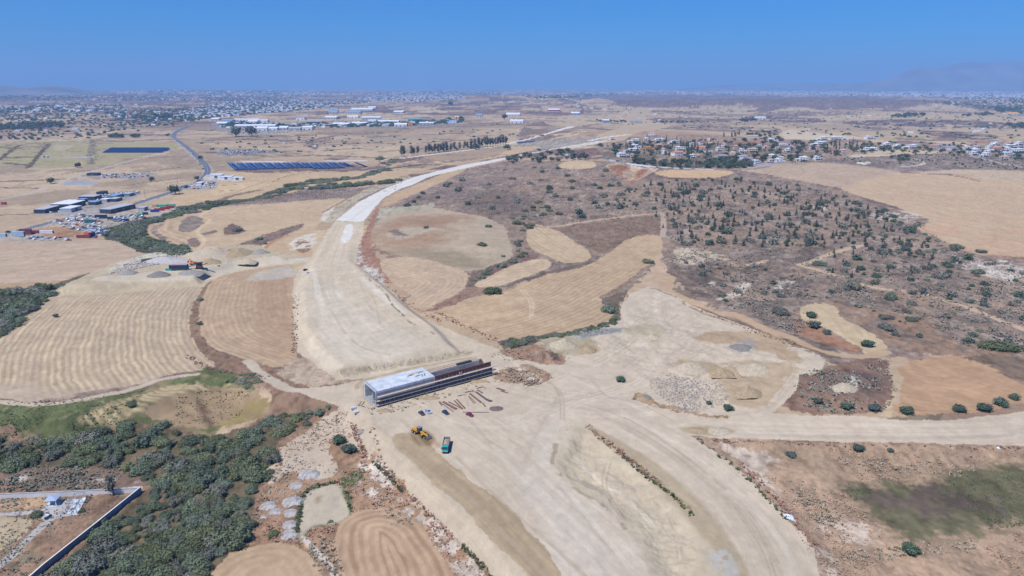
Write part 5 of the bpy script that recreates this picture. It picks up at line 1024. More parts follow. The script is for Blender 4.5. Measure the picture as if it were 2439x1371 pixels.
# tipper truck, nose towards the camera
x, y, z = at(1062, 1069)
tr = thing('dump_truck', 'turquoise tipper truck loaded with earth, facing the camera', 'truck', (x, y+.4, z+.02), R(-91))
MB().box((-1.0, 0, .85), (8.2, .9, .35)).build('chassis', BLK, tr)
cab = MB().prism([(2.3, .75), (2.3, 3.0), (2.5, 3.15), (3.9, 3.05), (4.35, 2.0), (4.5, 1.2), (4.5, .75)], -1.25, 1.25).build('cab', TEAL, tr)
MB().add([(3.95, -1.1, 2.95), (3.95, 1.1, 2.95), (4.40, 1.15, 2.0), (4.40, -1.15, 2.0)], [(0, 3, 2, 1)]).build('windscreen', GLASS, cab)
MB().box((4.5, 0, .75), (.22, 2.5, .5)).build('bumper', BLK, cab)
for s in (-1, 1):
    MB().box((4.52, s*.95, 1.12), (.1, .4, .22)).build('headlight', LAMP, cab); MB().box((3.3, s*1.262, 2.3), (1.0, .03, .8)).build('side_window', GLASS, cab)
    MB().box((4.1, s*1.5, 2.4), (.15, .3, .7)).build('mirror', BLK, cab)
MB().box((4.5, 0, 1.25), (.06, 1.1, .25)).build('grille', mat('bright_metal', (.6, .62, .64), .3, .6), cab)
tb = MB()
for s in (-1, 1): tb.box((-1.6, s*1.32, 1.95), (7.4, .1, 1.6))
tb.box((2.05, 0, 2.15), (.12, 2.7, 2.0)); tb.box((-5.25, 0, 1.95), (.12, 2.7, 1.6)); tb.box((-1.6, 0, 1.12), (7.4, 2.6, .1)); tb.build('tipper_body', mat('tipper_grey', (.20, .24, .28), .5), tr)
g = MB(); n = 10; vs = []
for i in range(n):
    for j in range(n):
        u, v = i/(n-1)*2-1, j/(n-1)*2-1; vs.append((-1.6+u*3.4, v*1.24, 1.9+.85*(1-u*u)*(1-v*v*.8)+.05*rnd.random()))
g.add(vs, [(a*n+b, (a+1)*n+b, (a+1)*n+b+1, a*n+b+1) for a in range(n-1) for b in range(n-1)]).build('load', SAND, tr, smooth=True)
for x in (3.3, 1.6, -3.2, -4.5):
    for s in (-1, 1): wheel(tr, x, s*1.08, .52, .42)
# motor grader
x, y, z = at(1001, 1036); x += .2
gr = thing('motor_grader', 'yellow motor grader with a grey cab spreading earth beside the turquoise truck', 'grader', (x, y, z+.05), R(-43))
MB().prism([(-5.0, 1.0), (-5.0, 2.1), (-4.6, 2.4), (-1.7, 2.45), (-1.4, 1.9), (-1.4, .9)], -.75, .75).build('engine_cover', YEL, gr)
MB().prism([(-1.7, 1.5), (-1.7, 2.4), (3.2, 1.75), (5.0, 1.35), (5.0, .85), (3.0, 1.2)], -.28, .28).build('front_frame', YEL, gr)
MB().box((-3.2, 0, .95), (3.6, 2.0, .35)).build('tandem_frame', BLK, gr)
cb = MB()
for sx in (-1.55, .15):
    for sy in (-.8, .8): cb.box((sx, sy, 2.75), (.12, .12, 1.9))
cb.box((-.7, 0, 1.75), (1.8, 1.7, .25)); cb = cb.build('cab_frame', BLK, gr)
MB().box((-.7, 0, 2.7), (1.6, 1.55, 1.55)).build('cab_glass', GLASS, cb); MB().box((-.7, 0, 3.75), (2.0, 1.9, .16)).build('cab_roof', mat('cab_grey', (.20, .22, .25), .6), cb)
MB().box((1.7, 0, .55), (.25, 4.0, .8), rz=R(28)).build('blade', BLK, gr); MB().tube((1.4, 0, .9), (1.4, 0, 1.1), .85, 16).build('blade_circle', YEL, gr)
MB().prism([(5.5, .25), (5.35, 1.2), (5.5, 1.2), (5.85, .25)], -1.5, 1.5).build('front_plate', mat('worn_steel', (.26, .26, .27), .5, .4), gr)
MB().box((5.2, 0, .7), (.5, .7, .4)).build('plate_mount', BLK, gr); MB().box((-5.6, 0, 1.3), (.9, 1.6, .5)).build('ripper', YEL, gr)
for x in (-4.3, -2.5):
    for s in (-1, 1): wheel(gr, x, s*1.15, .68, .42)
for s in (-1, 1): wheel(gr, 3.9, s*1.1, .68, .42); MB().tube((-.2, s*.35, 2.3), (1.5, s*.7, 1.1), .09).build('blade_ram', YEL, gr)
# crushing plant
CP_T = mat('plant_teal', (.02, .26, .30), .45); RED2 = mat('oxide_red', (.13, .05, .05), .7)
x, y, z = at(427, 643); sc2 = thing('screening_plant', 'long dark screening machine on a teal frame at the crusher platform', 'screening machine', (x, y, z), R(4))
MB().box((0, 0, 1.0), (15, 2.8, .7)).build('frame', CP_T, sc2); MB().box((0, 0, 3.0), (14.5, 3.2, 3.2)).build('hopper', mat('plant_dark', (.03, .04, .09), .6), sc2); MB().box((0, 0, 4.75), (14, 3.6, .35)).build('grid', mat('plant_grid', (.35, .28, .26), .8), sc2)
for s in (-1, 1): MB().box((-4.5, s*1.2, .35), (4.2, .6, .7)).build('track', RUB, sc2)
MB().box((4.5, 0, .3), (2, 2.4, .6)).build('leg', BLK, sc2)
x, y, z = at(463, 640); cr = thing('rock_crusher', 'brown rock crusher with a teal conveyor at the right end of the plant', 'crusher', (x, y, z), R(8))
MB().box((4, 0, 2.3), (5, 3, 3.6), top=.8).build('crusher_body', RED2, cr); MB().box((4.5, 0, 4.6), (3.6, 3.2, 1.2), top=1.25).build('hopper', BLK, cr)
MB().prism([(-8, 1.0), (2.5, 3.6), (2.5, 4.2), (-8, 1.6)], -.6, .6).build('conveyor', CP_T, cr); MB().prism([(6, 2.6), (11, 4.6), (11, 4.9), (6, 3.1)], -.5, .5).build('conveyor', BLK, cr)
for s in (-1, 1): MB().box((4, s*1.5, .5), (5.5, .6, 1)).build('track', RUB, cr)
MB().box((8.4, .2, 3.9), (5.2, .3, .15)).build('arm', WHITE, cr)
x, y, z = at(460, 630); ex = thing('excavator', 'orange excavator standing behind the rock crusher', 'excavator', (x, y, z), R(150))
for s in (-1, 1): MB().box((0, s*1.2, .5), (4.4, .7, 1.0)).build('track', RUB, ex)
MB().box((-.8, 0, 1.9), (4.2, 2.8, 1.5)).build('upper_body', ORG, ex); c2 = MB().box((1.0, .8, 2.6), (1.6, 1.1, 1.9)).build('cab', ORG, ex); MB().box((1.82, .8, 2.9), (.04, .95, 1.1)).build('cab_glass', GLASS, c2)
MB().prism([(.8, 1.8), (3.6, 4.9), (4.1, 4.9), (1.6, 1.6)], -.3, .1).build('boom', ORG, ex); MB().prism([(3.5, 4.9), (6.3, 2.6), (6.1, 2.2), (3.6, 4.3)], -.25, .05).build('dipper_arm', ORG, ex); MB().box((6.3, -.1, 1.8), (1.1, 1.2, 1.1), top=.7).build('bucket', BLK, ex)
x, y, z = at(403, 644); sk = MB().add([(-2.2, -1, 0), (2.2, -1, 0), (2.2, 1, 0), (-2.2, 1, 0), (-2.8, -1.1, 1.5), (2.8, -1.1, 1.5), (2.8, 1.1, 1.5), (-2.8, 1.1, 1.5), (-2.6, -.95, 1.5), (2.6, -.95, 1.5), (2.6, .95, 1.5), (-2.6, .95, 1.5), (-2, -.9, .2), (2, -.9, .2), (2, .9, .2), (-2, .9, .2)],
    [(0, 3, 2, 1), (0, 1, 5, 4), (1, 2, 6, 5), (2, 3, 7, 6), (3, 0, 4, 7), (4, 5, 9, 8), (5, 6, 10, 9), (6, 7, 11, 10), (7, 4, 8, 11), (8, 9, 13, 12), (9, 10, 14, 13), (10, 11, 15, 14), (11, 8, 12, 15), (12, 13, 14, 15)]).build('skip_bin', mat('skip_teal', (.02, .38, .36), .5)); sk.location = (x, y, z+.02); tag(sk, 'small turquoise skip left of the screening machine', 'skip')
# tarpaulins, blocks and litter
for i, (px, py, lb, dims, m) in enumerate([(842, 974, 'upper one of two white pallets of blocks left of the underpass', (2.4, 1.6, 1.0), mat('block_grey', (.52, .56, .62), .8)), (849, 984, 'lower one of two white pallets of blocks left of the underpass', (2.4, 1.6, 1.0), mat('block_grey', (.52, .56, .62), .8))]):
    x, y, z = at(px, py); t = thing('block_pallet', lb, 'pallet', (x, y, z+.05), R(20+i*15), 'pallets of blocks')
    MB().box((0, 0, .08), (dims[0], dims[1], .15)).build('pallet_base', WOOD, t); b = MB()
    for a in range(3):
        for c in range(2):
            for d in range(2): b.box((-.8+a*.8, -.4+c*.8, .4+d*.45), (.74, .74, .42))
    b.build('blocks', m, t)
heap('tarpaulin', 'crumpled white sheet on the embankment shoulder at right', 'sheet', 1876, 1231, 30, .9, mat('white_sheet', (.66, .72, .80), .5), seed=90, rough=.8, dpx=2.2)
heap('tarpaulin', 'small white sheet beside the haul road at right', 'sheet', 2378, 1066, 8, .5, mat('white_sheet', (.66, .72, .80), .5), seed=91, rough=.8, dpx=.7)
# people
def person(label, loc, rz, vest, pose=0):
    V = [(0, 0, .95), (0, 0, 1.15), (0, 0, 1.38), (0, 0, 1.48), (0, .01, 1.56), (0, .01, 1.70)]
    E = [(0, 1), (1, 2), (2, 3), (3, 4), (4, 5)]; Rr = [.14, .13, .15, .06, .09, .085]
    def chain(start, pts, rs):
        p = start
        for q, r_ in zip(pts, rs): V.append(q); Rr.append(r_); E.append((p, len(V)-1)); p = len(V)-1
        return p
    for s in (-1, 1):
        chain(0, [(s*.10, 0, .88), (s*.11, -.03*pose, .50), (s*.12, .05*pose*s, .09), (s*.12, .05*pose*s-.16, .04)], [.10, .065, .045, .04])
        h = chain(2, [(s*.19, 0, 1.40), (s*.24, -.02-.12*pose, 1.14), (s*.24, -.10-.25*pose, .92), (s*.24, -.12-.3*pose, .86)], [.065, .048, .032, .035])
        for k, (dx, L) in enumerate([(-.03, .07), (-.01, .085), (.01, .08), (.03, .06)]): chain(h, [(s*.24+dx*.5, -.12-.3*pose-.02, .84-L*.5), (s*.24+dx, -.12-.3*pose-.03, .84-L)], [.010, .008])
        chain(h, [(s*.24-s*.035, -.15-.3*pose, .85)], [.010])
    me = bpy.data.meshes.new('body'); me.from_pydata(V, E, []); me.update(); o = bpy.data.objects.new('body', me); COL.objects.link(o)
    o.modifiers.new('s', 'SKIN'); o.modifiers.new('u', 'SUBSURF').levels = 1
    for v, r_ in zip(me.skin_vertices[0].data, Rr): v.radius = (r_, r_)
    me.skin_vertices[0].data[0].use_root = True
    bpy.context.view_layer.update(); ev = bpy.data.meshes.new_from_object(o.evaluated_get(bpy.context.evaluated_depsgraph_get())); bpy.data.objects.remove(o)
    ev.materials.clear(); ev.materials.append(mat('work_trousers', (.05, .07, .13), .8)); ev.materials.append(mat('skin', (.36, .22, .15), .6))
    for p in ev.polygons: p.material_index = 1 if (p.center.z > 1.5 or (abs(p.center.x) > .2 and p.center.z < .93)) else 0
    r = thing('person', label, 'person', loc, rz, None); b = bpy.data.objects.new('body', ev); COL.objects.link(b); b.parent = r
    MB().box((0, 0, 1.20), (.40, .30, .50), top=.92).build('vest', vest, r); MB().box((0, 0, 1.73), (.25, .27, .12), top=.6).build('helmet', WHITE, r); MB().box((-.035, -.095, 1.625), (.02, .02, .02)).box((.035, -.095, 1.625), (.02, .02, .02)).box((0, -.11, 1.60), (.025, .04, .04)).build('face', mat('face_dark', (.12, .07, .05), .7), r)
    return r
HV1, HV2 = mat('hi_vis_yellow', (.65, .75, .10), .6), mat('white_shirt', (.75, .76, .78), .7)
Mc = Matrix.Translation(cul.location) @ Matrix.Rotation(rzc, 4, 'Z')
for u, z, vest, lb, ps in [(21.5, 3.3, HV1, 'worker in a yellow vest on the middle walkway below the concrete roof', 0), (46.5, 5.4, HV2, 'worker in white bending on the upper walkway in front of the rebar', 1), (47.6, 5.4, HV1, 'worker in a yellow vest beside the one in white on the upper walkway', 0), (56.5, 3.3, HV1, 'worker on the middle walkway near the right end of the rebar', 1), (60, 3.3, HV1, 'worker farthest right on the scaffold', 0)]:
    p = Mc @ Vector((u, -1.0, z+.0)); person(lb, p, rzc+rnd.uniform(-.6, .6), vest, ps)
x, y, z = at(1162, 952); person('worker in white standing at the end of the bluish beams', (x, y, z), 2.0, HV2, 1)
# ------------------------------------------------------------------ walled plot, lower left
def wall(name, label, pts, h, th, m, cap=None, smooth=False):
    P = [at(*p) for p in pts]; r = thing(name, label, 'wall', P[0], 0); o0 = Vector(P[0]); mb = MB(); cp = MB()
    for a, b in zip(P[:-1], P[1:]):
        a, b = Vector(a)-o0, Vector(b)-o0; L = (b-a).length; n = max(1, int(L/8)); ang = math.atan2(b.y-a.y, b.x-a.x)
        for i in range(n):
            c = a.lerp(b, (i+.5)/n); mb.box((c.x, c.y, c.z+h/2-.4), (L/n, th, h+.8), rz=ang)
            if cap: cp.box((c.x, c.y, c.z+h+.05), (L/n, th+.16, .12), rz=ang)
    mb.build('wall_body', m, r)
    if cap: cp.build('coping', cap, r)
    return r
WB = mat('blue_grey_render', (.23, .27, .33), .9, mott=.25, mscale=.5); WP = mat('pale_render', (.72, .70, .66), .9, mott=.08, mscale=.4)
wall('boundary_wall', 'tall grey blue wall with a pale coping running down beside the bushes', [(337, 1171), (235, 1254), (105, 1358), (78, 1382), (0, 1450)], 2.3, .3, WB, WP)
wall('boundary_wall', 'pale cream wall across the back of the walled plot', [(-150, 1192), (0, 1187), (170, 1180), (336, 1172)], 2.0, .3, WP, CONCD)
x, y, z = at(128, 1199); gz_ = thing('gazebo', 'square gazebo with a blue grey roof on four pale posts', 'gazebo', (x, y, z), R(8))
for sx in (-1.8, 1.8):
    for sy in (-1.8, 1.8): MB().box((sx, sy, 1.25), (.28, .28, 2.5)).build('post', WP, gz_)
MB().add([(-2.2, -2.2, 2.5), (2.2, -2.2, 2.5), (2.2, 2.2, 2.5), (-2.2, 2.2, 2.5), (-.1, 0, 3.2), (.1, 0, 3.2)], [(0, 1, 5, 4), (1, 2, 5), (2, 3, 4, 5), (3, 0, 4), (0, 3, 2, 1)]).build('roof', mat('roof_blue', (.34, .42, .56), .6), gz_)
MB().box((0, 0, .06), (4.6, 4.6, .12)).build('floor_slab', CONC, gz_); MB().box((-.6, .4, .5), (1.6, 1.0, .7)).build('seat', WP, gz_)
a, b = at(171, 1226), at(192, 1188); pl_ = math.hypot(b[0]-a[0], b[1]-a[1]); pg = thing('pergola', 'long open pergola of pale posts and beams beside the gazebo', 'pergola', (a[0], a[1], a[2]), math.atan2(b[1]-a[1], b[0]-a[0]))
for i in range(4):
    for s in (-1.7, 1.7): MB().box((i*pl_/3, s, 1.3), (.22, .22, 2.6)).build('post', WHITE, pg)
for s in (-1.7, 1.7): MB().box((pl_/2, s, 2.68), (pl_+.4, .18, .2)).build('beam', STEEL, pg)
for i in range(4): MB().box((i*pl_/3, 0, 2.86), (.14, 3.8, .14)).build('rafter', STEEL, pg)
MB().box((pl_/2, 0, .06), (pl_+1, 3.9, .12)).build('floor_slab', CONC, pg)
x, y, z = at(106, 1233); ft = thing('garden_bench', 'curved pale bench with a dark back beside the round shrub', 'bench', (x, y, z), R(25))
sb, bk = MB(), MB()
for i in range(7):
    t = R(-70+i*23); sb.box((1.5*math.cos(t), 1.5*math.sin(t), .25), (.5, .62, .5), rz=t); bk.box((1.78*math.cos(t), 1.78*math.sin(t), .7), (.12, .72, .9), rz=t)
sb.build('seat', WHITE, ft); bk.build('backrest', mat('bench_blue', (.10, .14, .22), .6), ft)
# ------------------------------------------------------------------ plants near the works
def ring(px, py, w): return w*scale_at(px, py)/2
LONE = [(1478, 909, 27, 'round dark tree standing alone in the middle of the yard'), (805, 1058, 38, 'upper one of two dark trees left of the grader'), (829, 1080, 40, 'lower one of two dark trees left of the grader'), (1735, 978, 28, 'grey leaved tree at the foot of the pinkish rubble'), (1690, 963, 16, 'slim dark tree on the pinkish rubble'),
        (1949, 961, 25, 'leftmost dark tree along the east haul road'), (2018, 975, 29, 'second dark tree along the east haul road'), (2083, 980, 34, 'low spreading dark tree left of the track that joins the haul road'), (2164, 988, 37, 'dark tree just right of the track that joins the haul road'), (2289, 983, 35, 'dark tree below the orange field, left of a close pair'),
        (2347, 981, 38, 'dark tree left of the last two along the haul road'), (2389, 968, 37, 'dark tree second from the right edge along the haul road'), (2421, 953, 28, 'smaller dark tree at the right edge along the haul road'), (1886, 1091, 28, 'dark tree below the haul road at left'), (2046, 1075, 30, 'dark tree touching the lower edge of the haul road'),
        (2121, 1077, 18, 'small dark tree right of the one at the road edge'), (2171, 1320, 48, 'big round dark tree alone at the bottom right'), (1936, 757, 29, 'upper dark tree on the pale looped field'), (1943, 782, 32, 'low wide tree on the left edge of the looped field'), (1972, 797, 23, 'small dark tree beside the low wide one on the looped field'), (2068, 827, 34, 'dark tree at the lower end of the looped field'), (132, 756, 14, 'small lone tree in the big striped field')]
for i, (px, py, w, lb) in enumerate(LONE):
    x, y, z = at(px, py); r = ring(px, py, w)*.98
    tree('carob', i % 4, 'carob_tree', lb, 'tree', (x, y+r*.4, z-.25*r), (r, r, r*(.72 if w > 14 else .9)))
x, y, z = at(270, 1176); tree('euc', 0, 'olive_tree', 'grey green tree in front of the pale back wall of the plot', 'tree', (x, y, z), (2.6, 2.6, 2.1))
for px, py, w, lb in [(82, 1232, 38, 'round green shrub next to the curved bench'), (190, 1222, 22, 'dark shrub at the right foot of the pergola'), (472, 716, 22, 'upper green bush in the strip between the striped fields'), (473, 774, 22, 'lower green bush in the strip between the striped fields'), (1015, 543, 18, 'left bush on the reddish domed field'), (1163, 541, 20, 'upper right bush on the reddish domed field'), (1149, 586, 26, 'largest bush on the reddish domed field'),
                      (1198, 612, 15, 'bush at the right edge of the domed field'), (1173, 702, 50, 'long low bush between the two stubble strips'), (1545, 628, 30, 'bush on the stubble field near the dirt track'), (2117, 788, 44, 'large dense bush right of the looped field'), (2118, 762, 36, 'upper half of the large dense bush pair'), (2175, 766, 32, 'two headed bush right of the large dense one'), (2393, 838, 84, 'widest dark bush at the right edge'), (560, 552, 30, 'green bush at the foot of the small purple knoll'),
                      (616, 572, 20, 'upper of two bushes near the chalky slope'), (622, 582, 24, 'lower of two bushes near the chalky slope'), (1870, 752, 60, 'flat yellow green bush left of the looped field'), (1448, 745, 44, 'long bush in the ditch bend'), (348, 624, 26, 'dark bush at the corner of the big bare field'), (787, 1245, 16, 'small bush below the mud flat'), (650, 1278, 34, 'purple grey bush below the boulders'), (310, 968, 34, 'lone bush on the green meadow stripes'),
                      (2035, 688, 58, 'wide bush left of the hillside track'), (1956, 634, 34, 'bush at the bend of the hillside track'), (2283, 592, 32, 'bush on the lower rim of the orange field, left one'), (2343, 603, 26, 'bush on the lower rim of the orange field, right one'), (2127, 714, 44, 'broad bush just below the hillside track'), (2334, 652, 30, 'bush standing in the white rocks'), (2266, 637, 28, 'bush left of the white rocks')]:
    x, y, z = at(px, py); r = ring(px, py, w); plant((BUSH+BUSHD)[rnd.randrange(6)], 'bush', lb, 'bush', (x, y+r*.5, z-.2), (r*1.08, r*.8, r*.75 if w < 60 else r*.5))
# thicket along the stream, lower left
TH = [(-80, 1060), (60, 1050), (150, 1045), (250, 1020), (330, 1005), (400, 1020), (470, 1045), (600, 1035), (650, 1075), (645, 1130), (600, 1190), (570, 1230), (600, 1270), (560, 1300), (480, 1350), (470, 1420), (100, 1420), (170, 1340), (240, 1270), (330, 1200), (350, 1130), (250, 1110), (150, 1105), (0, 1125), (-80, 1130)]
def gap_ok(px, py): return not (330 < px < 420 and 1140 < py < 1230 and rnd.random() < .8)
k = 0
for i, (x, y, z) in enumerate(scatter(TH, 295, 2.5, 5)):
    r = rnd.uniform(2.2, 5.0)*(1.35 if rnd.random() < .12 else 1); far = y > 262
    if (abs(x+137) < 14 and 212 < y < 240 and r > 3): r *= .6
    plant((BUSH*2+BUSHD)[rnd.randrange(10)], 'thicket_bush', 'grey green bush in the dense thicket ' + ('between the meadow and the pale walled plot' if far else 'beside the tall grey blue wall'), 'bush', (x, y, z-.3), (r, r, r*rnd.uniform(.75, 1.05)), 'thicket bushes by the meadow' if far else 'thicket bushes by the wall'); k += 1
def bushes(P, n, gap, r0, r1, lb, gname, seed, protos=None, hz=.8, name='bush', per=None):
    for x, y, z in scatter(P, n, gap, seed):
        r = rnd.uniform(r0, r1); plant((protos or BUSH+BUSHD)[rnd.randrange(len(protos or BUSH+BUSHD))], name, lb, 'bush' if name != 'shrub' else 'shrub', (x, y, z-.15*r), (r, r, r*hz*rnd.uniform(.8, 1.2)), gname)
bushes([(610, 1010), (700, 985), (780, 955), (790, 975), (720, 1020), (660, 1050), (600, 1045)], 22, 2.2, 2.0, 4.2, 'rounded bush on the bank between the thicket and the underpass', 'bushes on the bank', 7)
bushes([(-60, 705), (60, 695), (150, 675), (110, 712), (78, 738), (50, 768), (0, 800), (-60, 815)], 50, 4.5, 4, 8, 'grey green bush in the stream bed left of the big striped field', 'bushes in the stream bed', 8)
bushes([(440, 606), (360, 594), (305, 575), (270, 562), (262, 550), (300, 535), (340, 530), (330, 550), (345, 568), (400, 585), (440, 592)], 60, 6, 6, 10, 'dark green bush in the loop of the creek above the crusher', 'bushes in the creek loop', 9, hz=.65)
bushes([(345, 528), (420, 505), (440, 492), (530, 478), (545, 484), (480, 502), (430, 512), (360, 536)], 34, 8, 6, 9, 'green bush along the creek between the container yard and the contour field', 'bushes along the upper creek', 10, hz=.6)
bushes([(620, 474), (680, 443), (740, 430), (850, 418), (905, 404), (1000, 392), (905, 410), (850, 426), (750, 440), (690, 456), (650, 470)], 40, 10, 7, 11, 'dark bush along the dry creek below the solar field', 'bushes along the dry creek', 11, hz=.55)
bushes([(735, 447), (800, 441), (890, 432), (890, 440), (800, 448), (740, 452)], 16, 9, 7, 10, 'green bush in the hedge beside the white carriageway', 'hedge bushes', 12, hz=.8)
bushes([(905, 436), (945, 424), (950, 430), (915, 440)], 5, 9, 8, 11, 'bush of the short hedge nearest the white carriageway', 'short hedge', 13, hz=.8)
bushes([(905, 372), (940, 378), (945, 392), (915, 396), (898, 384)], 10, 10, 6, 10, 'bush in the hollow right of the solar field', 'bushes in the hollow', 14, hz=.6)
bushes([(1195, 812), (1300, 798), (1400, 782), (1460, 760), (1470, 735), (1440, 722), (1475, 745), (1465, 770), (1390, 792), (1290, 808), (1210, 830)], 46, 2.5, 1.6, 3.4, 'low bush in the dry ditch above the works yard', 'ditch bushes', 15, hz=.7)
bushes([(1110, 680), (1130, 655), (1210, 625), (1240, 560), (1215, 520), (1290, 470), (1320, 500), (1240, 560), (1260, 605), (1180, 645)], 34, 6, 2.5, 5.5, 'bush in the gully right of the reddish domed field', 'gully bushes', 16, hz=.9)
bushes([(530, 880), (600, 885), (640, 910), (590, 920), (545, 905)], 9, 3, 2, 4, 'weedy bush at the head of the green meadow', 'meadow head bushes', 17, hz=.5)
WEED = [crown_mesh('weed', 100+i, LM_DRY if i < 2 else LM_BUSH, dome(100+i, 3, .6, .5), 90, .2) for i in range(3)]
def weeds(name, lines, n, r0, r1, seed, wid=8):
    """weed tufts along an edge, one object: nobody could count them"""
    g = random.Random(seed); me_v, me_f, tt = [], [], []
    for ln in lines:
        P = catmull(ln, False, 8)
        for _ in range(n):
            i = g.randrange(len(P)-1); t = g.random(); px, py = P[i]*(1-t)+P[i+1]*t; x, y, z = at(px+g.uniform(-wid, wid), py+g.uniform(-wid, wid)*.5)
            r = g.uniform(r0, r1)
            for q in range(9):
                a = g.uniform(0, 6.28); e_ = g.uniform(.1, 1.0); d = Vector((math.cos(a)*r*.6, math.sin(a)*r*.6, r*e_)); b = Vector((-math.sin(a), math.cos(a), 0))*r*.22
                c = Vector((x+g.uniform(-.4, .4)*r, y+g.uniform(-.4, .4)*r, z-.05)); n0 = len(me_v)
                me_v += [tuple(c-b), tuple(c+b), tuple(c+d+b*.6), tuple(c+d-b*.6)]; me_f.append((n0, n0+1, n0+2, n0+3)); tt += [g.uniform(.6, 1.3)]*4
    return me_v, me_f, tt
def weed_obj(name, m, args):
    v, f, tt = weeds(name, *args); me = bpy.data.meshes.new(name); me.from_pydata(v, [], f); me.update()
    ca = me.color_attributes.new('tint', 'FLOAT_COLOR', 'POINT'); t4 = np.ones((len(v), 4), np.float32); t4[:, 0] = t4[:, 1] = t4[:, 2] = tt; ca.data.foreach_set('color', t4.ravel())
    me.materials.append(m); o = bpy.data.objects.new(name, me); COL.objects.link(o); o['kind'] = 'stuff'
GW = leafmat('green_weed', (.10, .13, .06), .1)
weed_obj('weeds', GW, ([[(1660, 1045), (1721, 1090), (1783, 1142), (1845, 1207), (1879, 1240)], [(1480, 1085), (1540, 1135), (1600, 1180), (1650, 1230)], [(1100, 1300), (1140, 1340), (1180, 1390)], [(715, 1200), (735, 1165), (800, 1150)], [(716, 1200), (706, 1270)], [(825, 1170), (840, 1220)], [(890, 1100), (930, 1140), (960, 1170)]], 90, .4, 1.1, 3, 5))
weed_obj('dry_weeds', LM_DRY, ([[(1400, 1015), (1480, 1080), (1560, 1140)], [(885, 1015), (905, 1095), (960, 1160), (1010, 1215), (1080, 1280), (1150, 1350)], [(840, 1010), (870, 1090)], [(700, 840), (705, 700)], [(1700, 1050), (1850, 1055), (2050, 1060), (2430, 1068)], [(900, 650), (960, 715), (1050, 765)], [(1040, 745), (1180, 810)], [(450, 850), (510, 880), (640, 900)], [(1650, 730), (1800, 790), (1900, 825)], [(1760, 1100), (1860, 1200), (1940, 1300)]], 110, .35, 1.0, 4, 8))
weed_obj('dry_weeds', LM_DRY, ([[(600, 1250), (660, 1150), (720, 1060), (800, 985)], [(840, 1120), (900, 1170), (960, 1240)], [(760, 1290), (790, 1371)], [(905, 975), (1000, 950), (1170, 905)], [(1190, 840), (1330, 850)], [(1200, 890), (1300, 900)], [(2000, 1330), (2300, 1300)], [(2000, 1100), (2300, 1120)], [(1900, 1150), (1980, 1250)]], 150, .4, 1.0, 5, 30))
# scrub on the hillside
HP = [(900, 500), (1000, 465), (1110, 408), (1220, 392), (1440, 400), (1520, 440), (1640, 425), (1760, 415), (1990, 452), (2110, 500), (2200, 530), (2270, 590), (2439, 640), (2480, 660), (2480, 830), (2330, 830), (2120, 760), (1990, 700), (1900, 800), (1780, 750), (1660, 690), (1600, 630), (1590, 520), (1350, 530), (1200, 510), (1000, 490)]
for zone, P, n, gap, r0, r1 in (('on the open purple hillside below the village', [(940, 490), (1110, 410), (1220, 392), (1440, 400), (1500, 450), (1400, 520), (1200, 505), (1000, 492)], 42, 22, 4, 8),
                                ('on the terraced hillside among the cypresses', [(1420, 440), (1560, 432), (1760, 422), (1990, 455), (2110, 502), (2190, 532), (2150, 570), (1900, 590), (1620, 590), (1590, 510), (1430, 500)], 118, 9, 3.0, 7.5),
                                ('on the rocky slope below the orange field', [(2060, 590), (2190, 540), (2260, 585), (2439, 625), (2490, 650), (2490, 780), (2300, 720), (2100, 690), (1960, 640)], 80, 8, 2.5, 6.0),
                                ('around the pale looped field', [(1620, 610), (1780, 620), (1900, 650), (2200, 720), (2439, 800), (2439, 840), (2150, 820), (2020, 730), (1900, 720), (1760, 740), (1660, 690)], 45, 10, 2, 4.5)):
    bushes(P, n, gap, r0*.8, r1*.85, 'grey green shrub '+zone, 'shrubs '+zone, len(zone), SHRUB, .95, 'shrub')
CY = [([(1540, 440), (1760, 430), (2000, 470), (2120, 520), (2150, 580), (1900, 590), (1620, 590), (1560, 520)], 170, 7, 'dark narrow cypress on the terraced hillside', 'cypresses on the terraced hillside', 2.2), ([(1950, 600), (2200, 580), (2250, 640), (2060, 680), (1960, 660)], 14, 12, 'dark narrow cypress near the hillside track', 'cypresses near the hillside track', 1.8)]
for P, n, gap, lb, gn, s in CY:
    for x, y, z in scatter(P, n, gap, n):
        q = s*rnd.uniform(.5, 1.15); tree('cyp', rnd.randrange(2), 'cypress_tree', lb, 'tree', (x, y, z-.3), (q*1.0, q*1.0, q*.62), gn)
GRN = np.array([(2000, 1160), (2200, 1140), (2420, 1100), (2560, 1130), (2560, 1260), (2290, 1280), (2150, 1285), (2040, 1210)], float)
MUD = np.array([(712, 1195), (735, 1165), (800, 1150), (838, 1205), (830, 1238), (740, 1258), (712, 1290), (702, 1260)], float)
